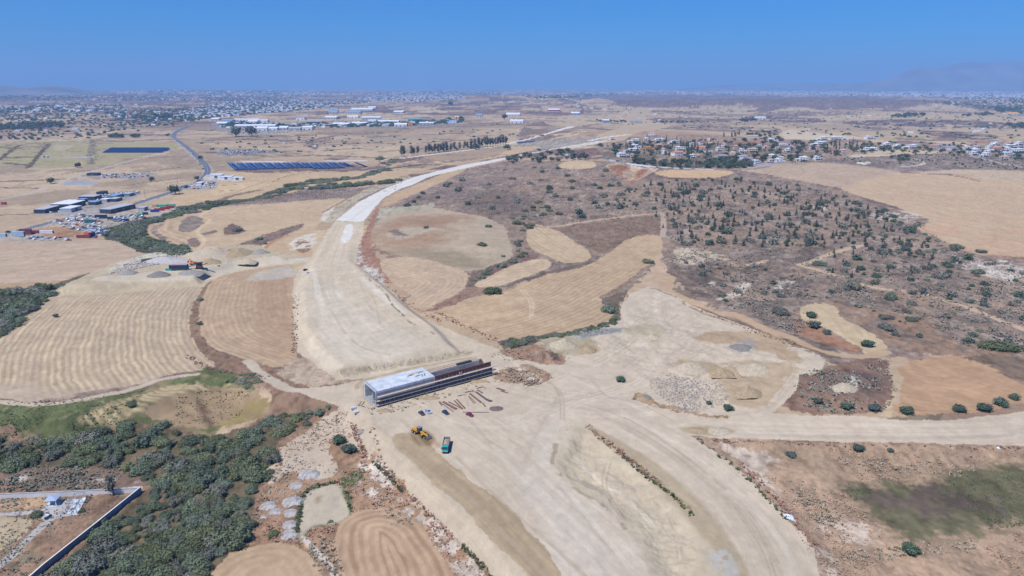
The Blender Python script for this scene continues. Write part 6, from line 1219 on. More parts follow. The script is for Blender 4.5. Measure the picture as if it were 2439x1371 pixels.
def tufts(name, P, n, r0, r1, m, seed):
    """low scrub and stones nobody could count, as one object"""
    g = np.random.default_rng(seed); xs = [p[0] for p in P]; ys = [p[1] for p in P]; c = np.stack([g.uniform(min(xs), max(xs), n*4), g.uniform(min(ys), max(ys), n*4)], 1)
    c = c[inside(c[:, 0], c[:, 1], np.array(P, float)) & ~inside(c[:, 0], c[:, 1], MUD) & ~((m is LM_DRY) & inside(c[:, 0], c[:, 1], GRN))][:n]; X, Y, Z = at(c[:, 0], c[:, 1]); k = fbm(X/22, Y/22, seed, 3) > (-.12 if seed != 75 else -.3); X, Y, Z = X[k], Y[k], Z[k]; n = len(X); r = g.uniform(r0, r1, n)*g.uniform(.5, 1, n)
    V, T = [], []
    for q in range(5):
        a = g.uniform(0, 6.28, n); e_ = g.uniform(.3, 1.1, n); ca, sa = np.cos(a), np.sin(a); ox, oy = g.normal(0, .45, n)*r, g.normal(0, .45, n)*r
        for su, t in ((-1, 0), (1, 0), (.6, 1), (-.6, 1)): V.append(np.stack([X+ox-sa*r*.55*su+ca*r*.7*t, Y+oy+ca*r*.55*su+sa*r*.7*t, Z-.1+e_*r*t], 1)); T.append(g.uniform(.6, 1.3, n))
    V = np.stack(V, 1).reshape(-1, 3); T = np.stack(T, 1).reshape(-1); q = np.arange(len(V)).reshape(-1, 4)
    o = grid_mesh(name, V.astype(np.float32), q, None, m); o.data.polygons.foreach_set('use_smooth', np.zeros(len(q), bool)); o['kind'] = 'stuff'
    ca = o.data.color_attributes.new('tint', 'FLOAT_COLOR', 'POINT'); t4 = np.ones((len(V), 4), np.float32); t4[:, 0] = t4[:, 1] = t4[:, 2] = T; ca.data.foreach_set('color', t4.ravel())
tufts('low_scrub', HP, 3500, .5, 1.1, LM_GREY, 71); tufts('dry_scrub', HP, 11000, .5, 1.4, LM_HEATH, 72)
tufts('low_scrub', [(1905, 892), (1980, 870), (2110, 858), (2140, 925), (2110, 975), (1985, 988), (1870, 960)], 700, .5, 1.3, LM_GREY, 73)
tufts('dry_scrub', [(1700, 1055), (2439, 1070), (2500, 1400), (1990, 1400), (1880, 1243), (1783, 1137)], 5000, .2, .5, LM_DRY, 74)
tufts('low_scrub', [(2010, 1165), (2200, 1148), (2439, 1110), (2439, 1250), (2170, 1280), (2040, 1200)], 2600, .2, .5, GW, 75)
tufts('low_scrub', [(0, 1110), (360, 1110), (400, 1200), (330, 1160), (0, 1172)], 1200, .4, 1.0, LM_GREY, 76)
tufts('dry_scrub', [(600, 1230), (680, 1060), (820, 975), (900, 1090), (1045, 1240), (1180, 1400), (1100, 1400), (1000, 1240), (850, 1210), (760, 1300), (640, 1290)], 2600, .25, .8, LM_DRY, 77)
tufts('dry_scrub', [(0, 1185), (330, 1170), (70, 1400), (0, 1400)], 3000, .25, .6, LM_DRY, 78)
tufts('low_scrub', [(0, 1185), (330, 1170), (70, 1400), (0, 1400)], 900, .25, .7, LM_GREY, 81)
tufts('low_scrub', [(0, 960), (180, 950), (330, 930), (600, 930), (560, 1010), (350, 1010), (150, 1040), (0, 1045)], 2500, .2, .6, GW, 79)
tufts('low_scrub', [(1440, 345), (2439, 350), (2439, 405), (1960, 385), (1700, 400), (1480, 388)], 1500, 1.5, 4, LM_GREY, 80)
for x, y, z in scatter([(1430, 470), (1560, 436), (1760, 425), (1990, 460), (2110, 505), (2250, 590), (2200, 620), (2060, 600), (1900, 585), (1640, 585), (1590, 510), (1450, 500)], 190, 6, 91):
    q = rnd.uniform(1.2, 2.7); tree('small', rnd.randrange(3), 'scrub_tree', 'small dark tree standing in the scrub of the terraced hillside', 'tree', (x, y, z-.3), (q, q, q*rnd.uniform(.8, 1.2)), 'small trees of the terraced hillside')
# eucalyptus row by the white service road
ex_ = [868, 892, 980, 1000, 1050, 1145, 1180, 1215, 1250, 1290, 1320, 1350, 1380, 1430, 1475, 1540, 1590, 1625, 1670, 1715, 1760, 1800, 1835, 1860, 1890, 1920, 1950, 1980, 2010, 2040, 2070]
for i, zx in enumerate(ex_):
    px = 780+zx/4.878; py = 190+(890-(zx-870)*.115)/4.878
    x, y, z = at(px, py); q = rnd.uniform(4.6, 6.4)*(1.2 if zx > 1700 else 1)
    tree('euc', 1+i % 3, 'eucalyptus_tree', 'tall loose grey eucalyptus in the row along the white service road', 'tree', (x, y, z), (q, q, q*1.0), 'eucalyptus row')
for i in range(16):
    px = (262+i*3.0) if i < 11 else (316+(i-11)*3.4); x, y, z = at(px, 327.5); q = rnd.uniform(4, 5)
    tree('small', i % 3, 'tree', 'dark tree in the short dense row above the far solar array', 'tree', (x, y, z-1), (q*1.4, q*1.4, q*1.5), 'dense row above the far array')
for px, py, q, lb in [(562, 325, 17, 'left one of two big dark trees before the warehouses'), (600, 324, 19, 'right one of two big dark trees before the warehouses'), (372, 385, 0, ''), (1074, 252, 22, 'big lone tree below the far ridge'), (477, 378, 5, 'roundish tree left of the road bend'), (418, 462, 8, 'round tree at the roadside left of the nursery plot'), (185, 399, 6, 'round tree at the corner of the olive plot'), (361, 431, 5, 'small lone tree in the field above the scrap yard'), (400, 325, 6, 'tree beside the top of the road'),
                     (122, 437, 6, 'tree where the rural lane meets the grey lot'), (1201, 285, 14, 'dark tree beside the far white farm shed'), (1209, 357, 9, 'tree right of the eucalyptus row'), (1132, 355, 9, 'tree in the middle of the low hedge below the eucalyptus row'), (470, 430, 5, 'small tree at the nursery corner')]:
    if q:
        x, y, z = at(px, py); tree('small', rnd.randrange(3), 'tree', lb, 'tree', (x, y, z-.5), (q, q, q*.9))
for P, n, gap, sc, lb, gn in [([(0, 300), (130, 294), (160, 302), (60, 312), (0, 313)], 80, 26, 9, 'small round tree of the far orchard at the left edge', 'far orchard'), ([(0, 326), (90, 329), (95, 335), (0, 332)], 16, 22, 5, 'small tree in the two short rows above the olive plots', 'short orchard rows'), ([(340, 284), (415, 276), (420, 282), (350, 288)], 9, 30, 14, 'far tree clump left of the factory quarter', 'far clump'),
                            ([(1422, 287), (1490, 288), (1490, 292), (1422, 290)], 22, 12, 5, 'dark conifer in the row left of the far overpass', 'conifers left of the overpass'), ([(1550, 290), (1610, 290), (1660, 291), (1610, 294)], 22, 12, 5, 'dark conifer in the row right of the far overpass', 'conifers right of the overpass'), ([(2122, 278), (2205, 273), (2208, 276), (2130, 282)], 24, 22, 10, 'dark tree in the long grove beyond the village', 'long grove'),
                            ([(2290, 276), (2360, 270), (2365, 276), (2300, 279)], 14, 22, 10, 'dark tree in the second grove beyond the village', 'second grove'), ([(2370, 260), (2439, 262), (2480, 270), (2439, 273), (2375, 268)], 24, 30, 15, 'dark tree in the grove by the far right farm', 'grove by the far farm'), ([(2390, 298), (2480, 296), (2480, 306), (2400, 306)], 16, 22, 11, 'dark tree at the right edge beyond the village', 'right edge grove'), ([(1757, 290), (1795, 284), (1800, 288), (1765, 292)], 10, 16, 8, 'dark tree of the small grove left of the far shed', 'small grove'),
                            ([(1050, 290), (1100, 282), (1110, 290), (1060, 296)], 12, 20, 9, 'tree around the blue and white works', 'trees by the blue works'), ([(1010, 352), (1100, 354), (1150, 348), (1150, 354), (1040, 362)], 14, 10, 4.5, 'low dark tree in the hedge below the eucalyptus row', 'hedge below the row')]:
    for x, y, z in scatter(P, n, gap, n+int(P[0][0])):
        q = sc*rnd.uniform(.75, 1.2); tree('small', rnd.randrange(3), 'tree', lb, 'tree', (x, y, z-.5), (q, q, q*.85), gn)
# ------------------------------------------------------------------ village on the plateau
WALLC = {'w': mat('villa_white', (.74, .75, .77), .7, mott=.04, mscale=.3), 'c': mat('villa_cream', (.60, .52, .43), .8), 'g': mat('villa_grey', (.42, .43, .46), .8), 'p': mat('villa_pink', (.55, .34, .29), .8), 'o': mat('villa_ochre', (.62, .32, .06), .7)}
ROOFC = {'r': mat('tile_red', (.40, .15, .10), .85, mott=.2, mscale=.8), 'o': mat('tile_orange', (.56, .23, .12), .85, mott=.2, mscale=.8), 't': mat('tile_tan', (.50, .32, .25), .85, mott=.2, mscale=.8), 'd': mat('tile_dark', (.22, .10, .10), .85), 'g': mat('roof_slate', (.30, .28, .34), .8)}
CN = {'w': 'white', 'c': 'cream', 'g': 'grey', 'p': 'pink', 'o': 'ochre'}; RN = {'r': 'red tiled', 'o': 'orange tiled', 't': 'tan tiled', 'd': 'dark red', 'g': 'grey pitched', 'f': 'flat'}
def villa(px0, px1, yb, wc, rc, lb, rz=None, floors=2, shape='L', big=1.0):
    pxm = (px0+px1)/2; x, y, z = at(pxm, yb); w = (px1-px0)*scale_at(pxm, yb)*.86*big; rz = rnd.uniform(-.35, .35) if rz is None else rz
    d = min(w*.65, 13); h = 3.2*floors; r = thing('villa', lb, 'house', (x, y+d*.5, z-.3), rz, 'villas of the village'); wm = WALLC[wc]; H = h+.3
    wl = MB(); wl.box((0, 0, H/2), (w*.62, d, H))
    w2 = w*.36; s = rnd.choice((-1, 1)); h2 = h*(.55 if floors > 1 else .9); wl.box((s*w*.47, -d*.12, h2/2), (w2, d*.7, h2)); wlo = wl.build('walls', wm, r)
    if rc == 'f':
        MB().box((0, 0, H+.12), (w*.66, d+.8, .25)).build('roof', wm, r); MB().box((s*w*.47, -d*.12, h2+.1), (w2+.7, d*.7+.8, .22)).build('terrace_roof', wm, r)
        MB().box((-s*w*.1, d*.1, H+.9), (w*.18, d*.3, 1.4)).build('stair_head', wm, r)
    else:
        rf = MB(); (rf.gable if rnd.random() < .5 else rf.hip)(0, 0, H, w*.62, d, 2.2); ro = rf.build('roof', ROOFC[rc], r); MB().box((w*.15, d*.15, H+1.7), (.7, .7, 1.6)).build('chimney', wm, ro)
        MB().hip(s*w*.47, -d*.12, h2, w2, d*.7, 1.2).build('roof', ROOFC[rc], r)
    n = max(2, int(w*.62/3.6))
    for f in range(floors):
        for i in range(n):
            cx = -w*.31+w*.62*(i+.5)/n; wide = 2.4 if (rc == 'f') else 1.3
            fr = MB().box((cx, -d/2-.03, 1.7+f*3.2), (wide+.25, .06, 1.75)).build('window', WHITE, r); MB().box((cx, -d/2-.07, 1.7+f*3.2), (wide, .05, 1.5)).build('pane', GLASS, fr)
    fr = MB().box((s*w*.47, -d*.12-d*.35-.03, 1.5), (w2*.6, .06, 2.0)).build('window', WHITE, r); MB().box((s*w*.47, -d*.12-d*.35-.07, 1.5), (w2*.52, .05, 1.8)).build('pane', GLASS, fr)
    for sx in (-1, 1):
        fr = MB().box((sx*(w*.31+.03), d*.1, 1.7+(floors-1)*3.2), (.06, 1.6, 1.5)).build('window', WHITE, r); MB().box((sx*(w*.31+.07), d*.1, 1.7+(floors-1)*3.2), (.05, 1.35, 1.3)).build('pane', GLASS, fr)
    MB().box((w*.02, -d/2-.04, 1.2), (1.1, .07, 2.3)).build('door', DGREY, r)
    if floors > 1 and rc == 'f': MB().box((0, -d/2-.8, 3.45), (w*.5, 1.6, .2)).build('balcony', wm, r)
    return r
VL = [(1449, 1464, 333, 'w', 'f'), (1498, 1531, 338, 'w', 'f'), (1531, 1548, 334, 'w', 'f'), (1554, 1590, 337, 'w', 'f'), (1541, 1568, 322, 'w', 't'), (1490, 1531, 362, 'w', 'f'), (1500, 1526, 352, 'w', 'f'), (1533, 1557, 358, 'o', 'f'), (1466, 1496, 374, 'w', 'f'), (1499, 1515, 376, 'c', 'f'), (1594, 1621, 342, 'w', 'f'), (1604, 1639, 358, 'w', 'f'), (1572, 1594, 359, 'c', 't'), (1595, 1633, 371, 'w', 'o'),
      (1636, 1656, 337, 'c', 'r'), (1654, 1687, 358, 'c', 'o'), (1684, 1705, 344, 'w', 't'), (1681, 1709, 333, 'w', 'r'), (1667, 1685, 364, 'w', 'd'), (1684, 1701, 370, 'w', 'g'), (1704, 1719, 360, 'w', 'f'), (1703, 1742, 379, 'g', 'f'), (1737, 1756, 367, 'w', 't'), (1758, 1777, 363, 'w', 'f'), (1736, 1755, 341, 'c', 'r'), (1760, 1779, 349, 'p', 'r'), (1773, 1816, 330, 'c', 't'), (1777, 1812, 362, 'c', 'f'), (1752, 1790, 381, 'w', 'g'), (1790, 1820, 347, 'w', 'r'),
      (1826, 1851, 337, 'w', 'f'), (1853, 1882, 345, 'w', 'r'), (1884, 1906, 341, 'w', 'r'), (1826, 1863, 378, 'w', 'f'), (1791, 1812, 391, 'w', 'f'), (1826, 1848, 389, 'c', 'f'), (1843, 1869, 388, 'w', 'f'), (1883, 1903, 353, 'w', 'd'), (2158, 2194, 353, 'w', 'f'), (2055, 2099, 360, 'w', 'f'), (2213, 2240, 354, 'c', 'o'), (2248, 2287, 358, 'w', 'g'), (2304, 2347, 363, 'w', 'f'), (2327, 2350, 346, 'c', 'r'), (2363, 2386, 346, 'w', 'f'), (2357, 2393, 361, 'w', 'r'),
      (2385, 2416, 371, 'w', 'f'), (2390, 2431, 352, 'w', 'f'), (2388, 2406, 377, 'w', 't'), (2059, 2084, 331, 'w', 'f'), (1947, 1977, 333, 'w', 'f'), (1970, 2015, 332, 'w', 'f'), (1935, 1980, 345, 'w', 'f'), (2018, 2049, 340, 'c', 'r'), (1976, 2001, 367, 'w', 'r'), (2000, 2022, 361, 'w', 't'), (1901, 1932, 383, 'w', 'f'), (1935, 1958, 381, 'w', 'f'), (1906, 1925, 347, 'c', 'r'), (1371, 1381, 369, 'p', 'd'), (1400, 1414, 372, 'p', 'd'), (1343, 1356, 377, 'w', 'f'), (2420, 2450, 362, 'w', 'f'),
      (2296, 2318, 356, 'w', 'f'), (2318, 2336, 352, 'w', 't'), (2350, 2366, 356, 'w', 'f'), (2366, 2384, 354, 'w', 't'), (2395, 2412, 359, 'w', 'f'), (2408, 2430, 363, 'w', 'f'), (2345, 2362, 367, 'w', 'f'), (2420, 2440, 345, 'w', 'f'), (2398, 2416, 343, 'w', 't'), (2312, 2330, 369, 'w', 'f'), (1640, 1656, 348, 'w', 'f'), (1662, 1680, 345, 'w', 'r'), (1716, 1734, 350, 'w', 'o'), (1820, 1838, 352, 'w', 'r'), (1845, 1862, 358, 'c', 'f'), (1868, 1886, 362, 'w', 'f'), (1560, 1580, 348, 'c', 't'), (1925, 1945, 356, 'w', 't'), (1745, 1760, 355, 'c', 'o'), (1575, 1592, 368, 'w', 'f'), (1640, 1660, 377, 'w', 'f'), (2130, 2148, 352, 'w', 'f'), (2230, 2250, 345, 'w', 't'), (2290, 2306, 349, 'c', 't'), (2105, 2125, 347, 'w', 'f'), (2340, 2358, 373, 'w', 'f')]
RWS = [('back', 0, 346), ('middle', 346, 364), ('front', 364, 999)]; cnt = {}
for v in sorted(VL, key=lambda v: v[0]):
    row = [r for r, a, b in RWS if a <= v[2] < b][0]; q = 'left' if v[0] < 1640 else ('centre' if v[0] < 1850 else ('right' if v[0] < 2130 else 'far right')); key = (row, q); cnt[key] = cnt.get(key, 0)+1
    villa(*v, '%s %s %s roofed villa, %s in %s row, village %s' % ('big' if v[1]-v[0] > 32 else 'small' if v[1]-v[0] < 21 else 'mid sized', CN[v[3]], RN[v[4]], ordn(cnt[key]-1), row, q), floors=1 if v[4] == 't' and v[1]-v[0] < 24 else 2, big=1.22 if v[0] > 2040 else 1.08)
for P, n, gap, lb, gn in [([(1425, 345), (1560, 340), (1700, 335), (1880, 330), (1960, 350), (2030, 345), (2050, 365), (1960, 380), (1830, 390), (1700, 378), (1560, 382), (1460, 378)], 120, 14, 'dark round garden tree among the villas', 'garden trees of the village'), ([(1500, 380), (1560, 384), (1680, 392), (1690, 402), (1600, 400), (1520, 394)], 26, 8, 'green tree in the garden belt along the village road', 'garden belt trees'), ([(1670, 396), (1700, 384), (1780, 386), (1790, 399), (1700, 403)], 40, 7, 'dark green tree in the dense grove at the village front', 'village front grove'),
                        ([(1200, 378), (1280, 360), (1350, 360), (1420, 378), (1340, 386), (1220, 392)], 42, 12, 'dark tree in the wood left of the village', 'wood left of the village'), ([(2050, 345), (2160, 350), (2300, 360), (2439, 370), (2439, 385), (2380, 378), (2200, 364), (2050, 366)], 46, 14, 'dark garden tree at the far right of the village', 'garden trees at the far right'), ([(1780, 322), (1850, 318), (1860, 328), (1790, 330)], 16, 12, 'dark tree behind the long tan roofed villa', 'trees behind the tan villa'), ([(2118, 376), (2160, 371), (2172, 383), (2130, 386)], 8, 10, 'dark tree in the clump on the purple heath', 'heath clump')]:
    for x, y, z in scatter(P, n, gap, n+3):
        q = rnd.uniform(3.3, 6.2); tree('small', rnd.randrange(3), 'garden_tree', lb, 'tree', (x, y, z-.4), (q, q, q*.85), gn)
for P, n, gap, lb, gn in [([(1470, 352), (1560, 335), (1700, 340), (1780, 360), (1700, 375), (1520, 372)], 44, 8, 'slim dark cypress standing between the villas', 'cypresses between the villas'), ([(1722, 322), (1760, 319), (1762, 326), (1725, 328)], 12, 8, 'slim cypress in the row behind the village', 'cypress row behind the village'), ([(1960, 345), (2060, 345), (2060, 358), (1960, 362)], 14, 10, 'slim cypress at the right of the village', 'cypresses at the right')]:
    for x, y, z in scatter(P, n, gap, n+5):
        q = rnd.uniform(2.0, 3.2); tree('cyp', rnd.randrange(2), 'cypress_tree', lb, 'tree', (x, y, z-.3), (q*.8, q*.8, q), gn)
def palm_mesh():
    v, f, tt = [], [], []
    for k in range(16):
        a = k*6.283/16; e_ = .5 if k % 2 else .1
        for j in range(4):
            r0, r1 = j*.55, (j+1)*.55; z0, z1 = e_*r0-.16*r0*r0, e_*r1-.16*r1*r1; w0, w1 = .3*(1-j/5), .3*(1-(j+1)/5); n0 = len(v); ca, sa = math.cos(a), math.sin(a)
            v += [(ca*r0-sa*w0, sa*r0+ca*w0, z0), (ca*r0+sa*w0, sa*r0-ca*w0, z0), (ca*r1+sa*w1, sa*r1-ca*w1, z1), (ca*r1-sa*w1, sa*r1+ca*w1, z1)]; f.append((n0, n0+1, n0+2, n0+3)); tt += [1]*4
    me = bpy.data.meshes.new('palm_crown'); me.from_pydata(v, [], f); me.update(); ca = me.color_attributes.new('tint', 'FLOAT_COLOR', 'POINT'); ca.data.foreach_set('color', np.ones(len(v)*4, np.float32)); me.materials.append(LM_PALM); return me
PM = palm_mesh(); TKM = MB().tube((0, 0, -1), (0, 0, 6), .3, 6, .2); tkme = bpy.data.meshes.new('trunk'); tkme.from_pydata(TKM.v, [], TKM.f); tkme.update(); tkme.materials.append(BARK)
for i in range(34):
    px = 1563+i*3.7; x, y, z = at(px, 399+2.5*math.sin(i*.9)+(px-1563)*.02); r = thing('palm_tree', 'tall palm with a white trunk base in the row along the village road', 'palm', (x, y, z), rnd.uniform(0, 6), 'palm row'); q = rnd.uniform(.85, 1.1); r.scale = (q*1.3, q*1.3, q)
    c = bpy.data.objects.new('crown', PM); COL.objects.link(c); c.parent = r; c.location = (0, 0, 6); t = bpy.data.objects.new('trunk', tkme); COL.objects.link(t); t.parent = r
for i, px in enumerate((1888, 1894, 1899, 1905, 1910, 1916)):
    x, y, z = at(px, 391); r = thing('palm_tree', 'palm in the short row below the two modern villas at the village edge', 'palm', (x, y, z), i, 'short palm row'); r.scale = (1.1, 1.1, .9)
    c = bpy.data.objects.new('crown', PM); COL.objects.link(c); c.parent = r; c.location = (0, 0, 6); t = bpy.data.objects.new('trunk', tkme); COL.objects.link(t); t.parent = r
wall('garden_wall', 'low white garden wall along the village road', [(1452, 382), (1500, 391), (1560, 398), (1620, 402), (1700, 404.5)], 1.6, .3, WHITE)
wall('garden_wall', 'white estate wall at the right front of the village', [(1792, 394), (1830, 392), (1870, 389)], 3.0, .3, WHITE)
# ------------------------------------------------------------------ sheds, warehouses and yards
SM = {'w': mat('shed_white', (.72, .74, .78), .5), 'b': mat('shed_blue', (.20, .34, .52), .5), 't': mat('shed_teal', (.16, .30, .34), .5), 'g': mat('shed_grey', (.42, .44, .48), .6), 'k': mat('shed_dark', (.05, .06, .09), .5), 'y': mat('shed_yellow', (.70, .50, .12), .5), 'o': mat('shed_orange', (.70, .34, .06), .5), 'r': mat('shed_red', (.30, .06, .06), .6)}
SN = {'w': 'white', 'b': 'blue', 't': 'teal', 'g': 'grey', 'k': 'dark', 'y': 'yellow', 'o': 'orange', 'r': 'red'}
def shed(px0, px1, yb, wc, rc, lb, rz=0, dep=24, h=7, cat='shed', gable=True):
    pxm = (px0+px1)/2; x, y, z = at(pxm, yb); w = (px1-px0)*scale_at(pxm, yb)*.95; r = thing('warehouse', lb, cat, (x, y+dep/2*math.cos(rz), z-.2), rz)
    MB().box((0, 0, h/2), (w, dep, h)).build('walls', SM[wc], r)
    if gable:
        m_ = MB().add([(-w/2-.3, -dep/2-.3, h+.02), (w/2+.3, -dep/2-.3, h+.02), (w/2+.3, dep/2+.3, h+.02), (-w/2-.3, dep/2+.3, h+.02), (-w/2-.3, 0, h+dep*.11), (w/2+.3, 0, h+dep*.11)], [(0, 1, 5, 4), (2, 3, 4, 5), (1, 2, 5), (3, 0, 4), (0, 3, 2, 1)]); m_.build('roof', SM[rc], r)
    else: MB().box((0, 0, h+.2), (w+.6, dep+.6, .4)).build('roof', SM[rc], r)
    n = max(1, int(w/14))
    for i in range(n): MB().box((-w/2+w*(i+.5)/n, -dep/2-.05, 2.2), (min(5, w/n*.5), .12, 4.2)).build('door', DGREY, r)
    return r
IND = [(513, 539, 299, 'g', 'w'), (527, 553, 292, 'g', 'b'), (553, 619, 288, 'w', 'w'), (588, 613, 293, 'w', 'w'), (614, 637, 291, 'w', 'w'), (556, 656, 304, 'g', 'w'), (600, 635, 311, 'w', 'w'), (638, 661, 310, 'w', 'w'), (662, 684, 309, 'g', 'w'), (686, 716, 310, 'g', 'g'), (718, 744, 309, 'w', 'w'), (731, 767, 294, 'k', 'b'), (705, 726, 285, 'w', 'b'), (773, 803, 283, 'g', 'w'), (790, 832, 300, 'w', 'w'), (820, 859, 270, 'g', 'b'), (826, 853, 281, 'w', 'w'),
       (860, 906, 284, 'g', 'w'), (836, 874, 297, 'w', 'w'), (876, 896, 291, 'w', 'w'), (898, 951, 293, 'w', 'w'), (937, 968, 301, 'w', 'w'), (781, 803, 268, 'w', 'b'), (834, 890, 263, 'w', 'w'), (937, 962, 269, 'g', 'w'), (970, 1006, 289, 't', 't'), (998, 1034, 297, 'g', 'w'), (1057, 1069, 292, 'b', 'b'), (1070, 1088, 293, 'w', 'b'), (1133, 1149, 277, 'g', 'b'), (500, 520, 287, 'g', 'w'), (876, 895, 258, 'w', 'w'), (1205, 1240, 275, 'w', 'w'), (1215, 1248, 293, 'w', 'w'), (1305, 1334, 264, 'r', 'w'), (1361, 1382, 273, 'b', 'w'), (1435, 1452, 291, 'b', 'w'), (1800, 1825, 283, 'w', 'w'), (2405, 2430, 273, 'w', 'o')]
for i, (a, b, yb, wc, rc) in enumerate(sorted(IND)):
    where = 'in the quarter beyond solar field' if b < 760 else ('in the factory quarter centre' if b < 1100 else 'on the far plain beyond the quarter'); grp = [v for v in sorted(IND) if (v[1] < 760, v[1] < 1100) == (b < 760, b < 1100)]
    shed(a, b, yb, wc, rc, '%s warehouse, %s roof, %s from left %s' % (SN[wc], SN[rc], ordn(grp.index((a, b, yb, wc, rc))), where), rz=rnd.uniform(-.12, .12), dep=rnd.uniform(28, 48) if yb > 280 else 60, h=rnd.uniform(7, 10), cat='warehouse')
shed(971, 983, 299, 'o', 'o', 'bright orange boxy building in the factory quarter', dep=14, h=11, cat='building', gable=False)
for px, lb in ((1086, 'left one of two orange silos'), (1092, 'right one of two orange silos')):
    x, y, z = at(px, 290); t = thing('silo', lb+' at the blue and white works', 'silo', (x, y, z), 0); MB().tube((0, 0, 3), (0, 0, 22), 5, 16).build('tank', SM['o'], t); MB().tube((0, 0, 22), (0, 0, 25), 5, 16, 1).build('cap', SM['w'], t); MB().tube((0, 0, -1), (0, 0, 3), 3.2, 8, 2).build('support', STEEL, t)
def rzp(p0, p1):
    a, b = at(*p0), at(*p1); return math.atan2(b[1]-a[1], b[0]-a[0])
rl = rzp((82, 505), (150, 487))
shed(84, 142, 503, 'k', 'g', 'long open fronted shed with a grey roof at the left end of the roadside yard', rz=rl, dep=14, h=5, gable=False); shed(134, 194, 492, 'k', 'w', 'broad low workshop with a pinkish white roof in the roadside yard', rz=rl, dep=26, h=6, gable=False)
shed(148, 192, 502, 'g', 'w', 'small grey workshop in front of the pinkish roofed one', rz=rl, dep=14, h=5, gable=False); shed(200, 232, 474, 'k', 'g', 'dark flat roofed hall behind the scrap cars', rz=rl, dep=22, h=5, gable=False)
shed(238, 322, 502, 'k', 'g', 'long black warehouse with a grey roof and yellow trim beside the main road', rz=rzp((238, 505), (322, 486)), dep=16, h=5.5, gable=False)
shed(255, 300, 470, 't', 'b', 'long blue green roofed hall above the main road', rz=rl, dep=10, h=4, gable=False); shed(500, 528, 424, 'w', 'w', 'white roadside building with a flat roof below the road bend', rz=.05, dep=14, h=6, gable=False); shed(524, 552, 427, 'w', 'w', 'white low annex right of the roadside building', rz=.05, dep=12, h=4.5, gable=False); shed(552, 578, 428, 'w', 'w', 'farthest right white annex of the roadside compound', rz=.05, dep=10, h=3.5, gable=False)
shed(206, 232, 418, 'k', 'k', 'dark shed at the left end of the walled rural yard', rz=.05, dep=12, h=4, gable=False); shed(100, 112, 375, 'w', 'w', 'tiny white hut in the olive plots', dep=8, h=3, gable=False)
for i, (a, b, yb, wc, rc, dep) in enumerate([(214, 240, 486, 'k', 'b', 10), (242, 262, 480, 'g', 'w', 9), (262, 290, 478, 'k', 'g', 10), (296, 320, 466, 't', 'g', 8), (158, 180, 484, 'k', 'w', 12), (190, 206, 480, 'g', 'b', 9), (330, 352, 500, 'g', 'g', 8), (232, 256, 462, 'k', 'k', 9), (430, 450, 447, 't', 't', 5), (468, 486, 440, 'w', 'w', 8)]):
    shed(a, b, yb, wc, rc, '%s hut, %s roof, %s from left of the small huts by the road' % (SN[wc], SN[rc], ordn([158, 190, 214, 232, 242, 262, 296, 330, 430, 468].index(a))), rz=rl, dep=dep, h=4, gable=False)
def container(px, py, Lpx, m, lb, rz=0, cat='container', h=2.6):
    x, y, z = at(px, py); L = max(6, Lpx*scale_at(px, py)*.92); r = thing('shipping_container' if cat == 'container' else 'trailer', lb, cat, (x, y+1.2, z), rz)
    b = MB().box((0, 0, h/2+.1), (L, 2.5, h)); n = int(L/.6)
    for i in range(n):
        for s in (-1, 1): b.box((-L/2+.3+i*(L-.5)/max(n-1, 1), s*1.26, h/2+.1), (.22, .06, h-.3))
    b.build('box', m, r); MB().box((L/2+.02, 0, h/2+.1), (.05, 2.2, h-.3)).build('door', DGREY, r); MB().box((0, 0, h+.15), (L+.05, 2.55, .1)).build('roof', m, r); return r
CM = {k: mat('box_'+k, c, .6, mott=.12, mscale=.5) for k, c in {'lightblue': (.36, .52, .66), 'maroon': (.24, .06, .08), 'white': (.70, .72, .76), 'orange': (.62, .18, .07), 'red': (.42, .05, .06), 'blue': (.03, .06, .28), 'green': (.08, .40, .26), 'darkblue': (.02, .05, .13), 'teal': (.05, .22, .22), 'tan': (.55, .36, .24)}.items()}
rd = rzp((0, 565), (150, 525))
for px, py, L, c, lb, rz, h in [(43, 563, 32, 'lightblue', 'light blue container on a white base at the left edge yard', 0, 5), (60, 558, 30, 'maroon', 'maroon container stacked behind the light blue one', 0, 5.5), (82, 556, 20, 'maroon', 'short maroon container right of the stacked pair', 0, 3), (110, 556, 34, 'white', 'long white container with a brown side', 0, 3), (209, 560, 20, 'orange', 'orange container above the long maroon one', 0, 3), (198, 567, 34, 'maroon', 'long maroon container at the corner of the yard', 0, 3), (218, 564, 6, 'darkblue', 'short dark blue container on end beside the orange one', 1.3, 4), (7, 564, 14, 'lightblue', 'small pale blue container at the left edge', 0, 3),
                             (368, 505, 20, 'blue', 'deep blue container in front of the red row', .1, 3), (378, 502, 22, 'red', 'left red container of the long red row', .3, 3), (392, 499, 22, 'red', 'middle red container of the long red row', .3, 3), (405, 496, 18, 'red', 'right red container of the long red row', .3, 3), (386, 493, 22, 'green', 'left bright green container behind the red row', .05, 3), (406, 492, 22, 'green', 'right bright green container behind the red row', .05, 3), (368, 493, 9, 'tan', 'tan container left of the green ones', .05, 3)]:
    container(px, py, L, CM[c], lb, rz, h=h)
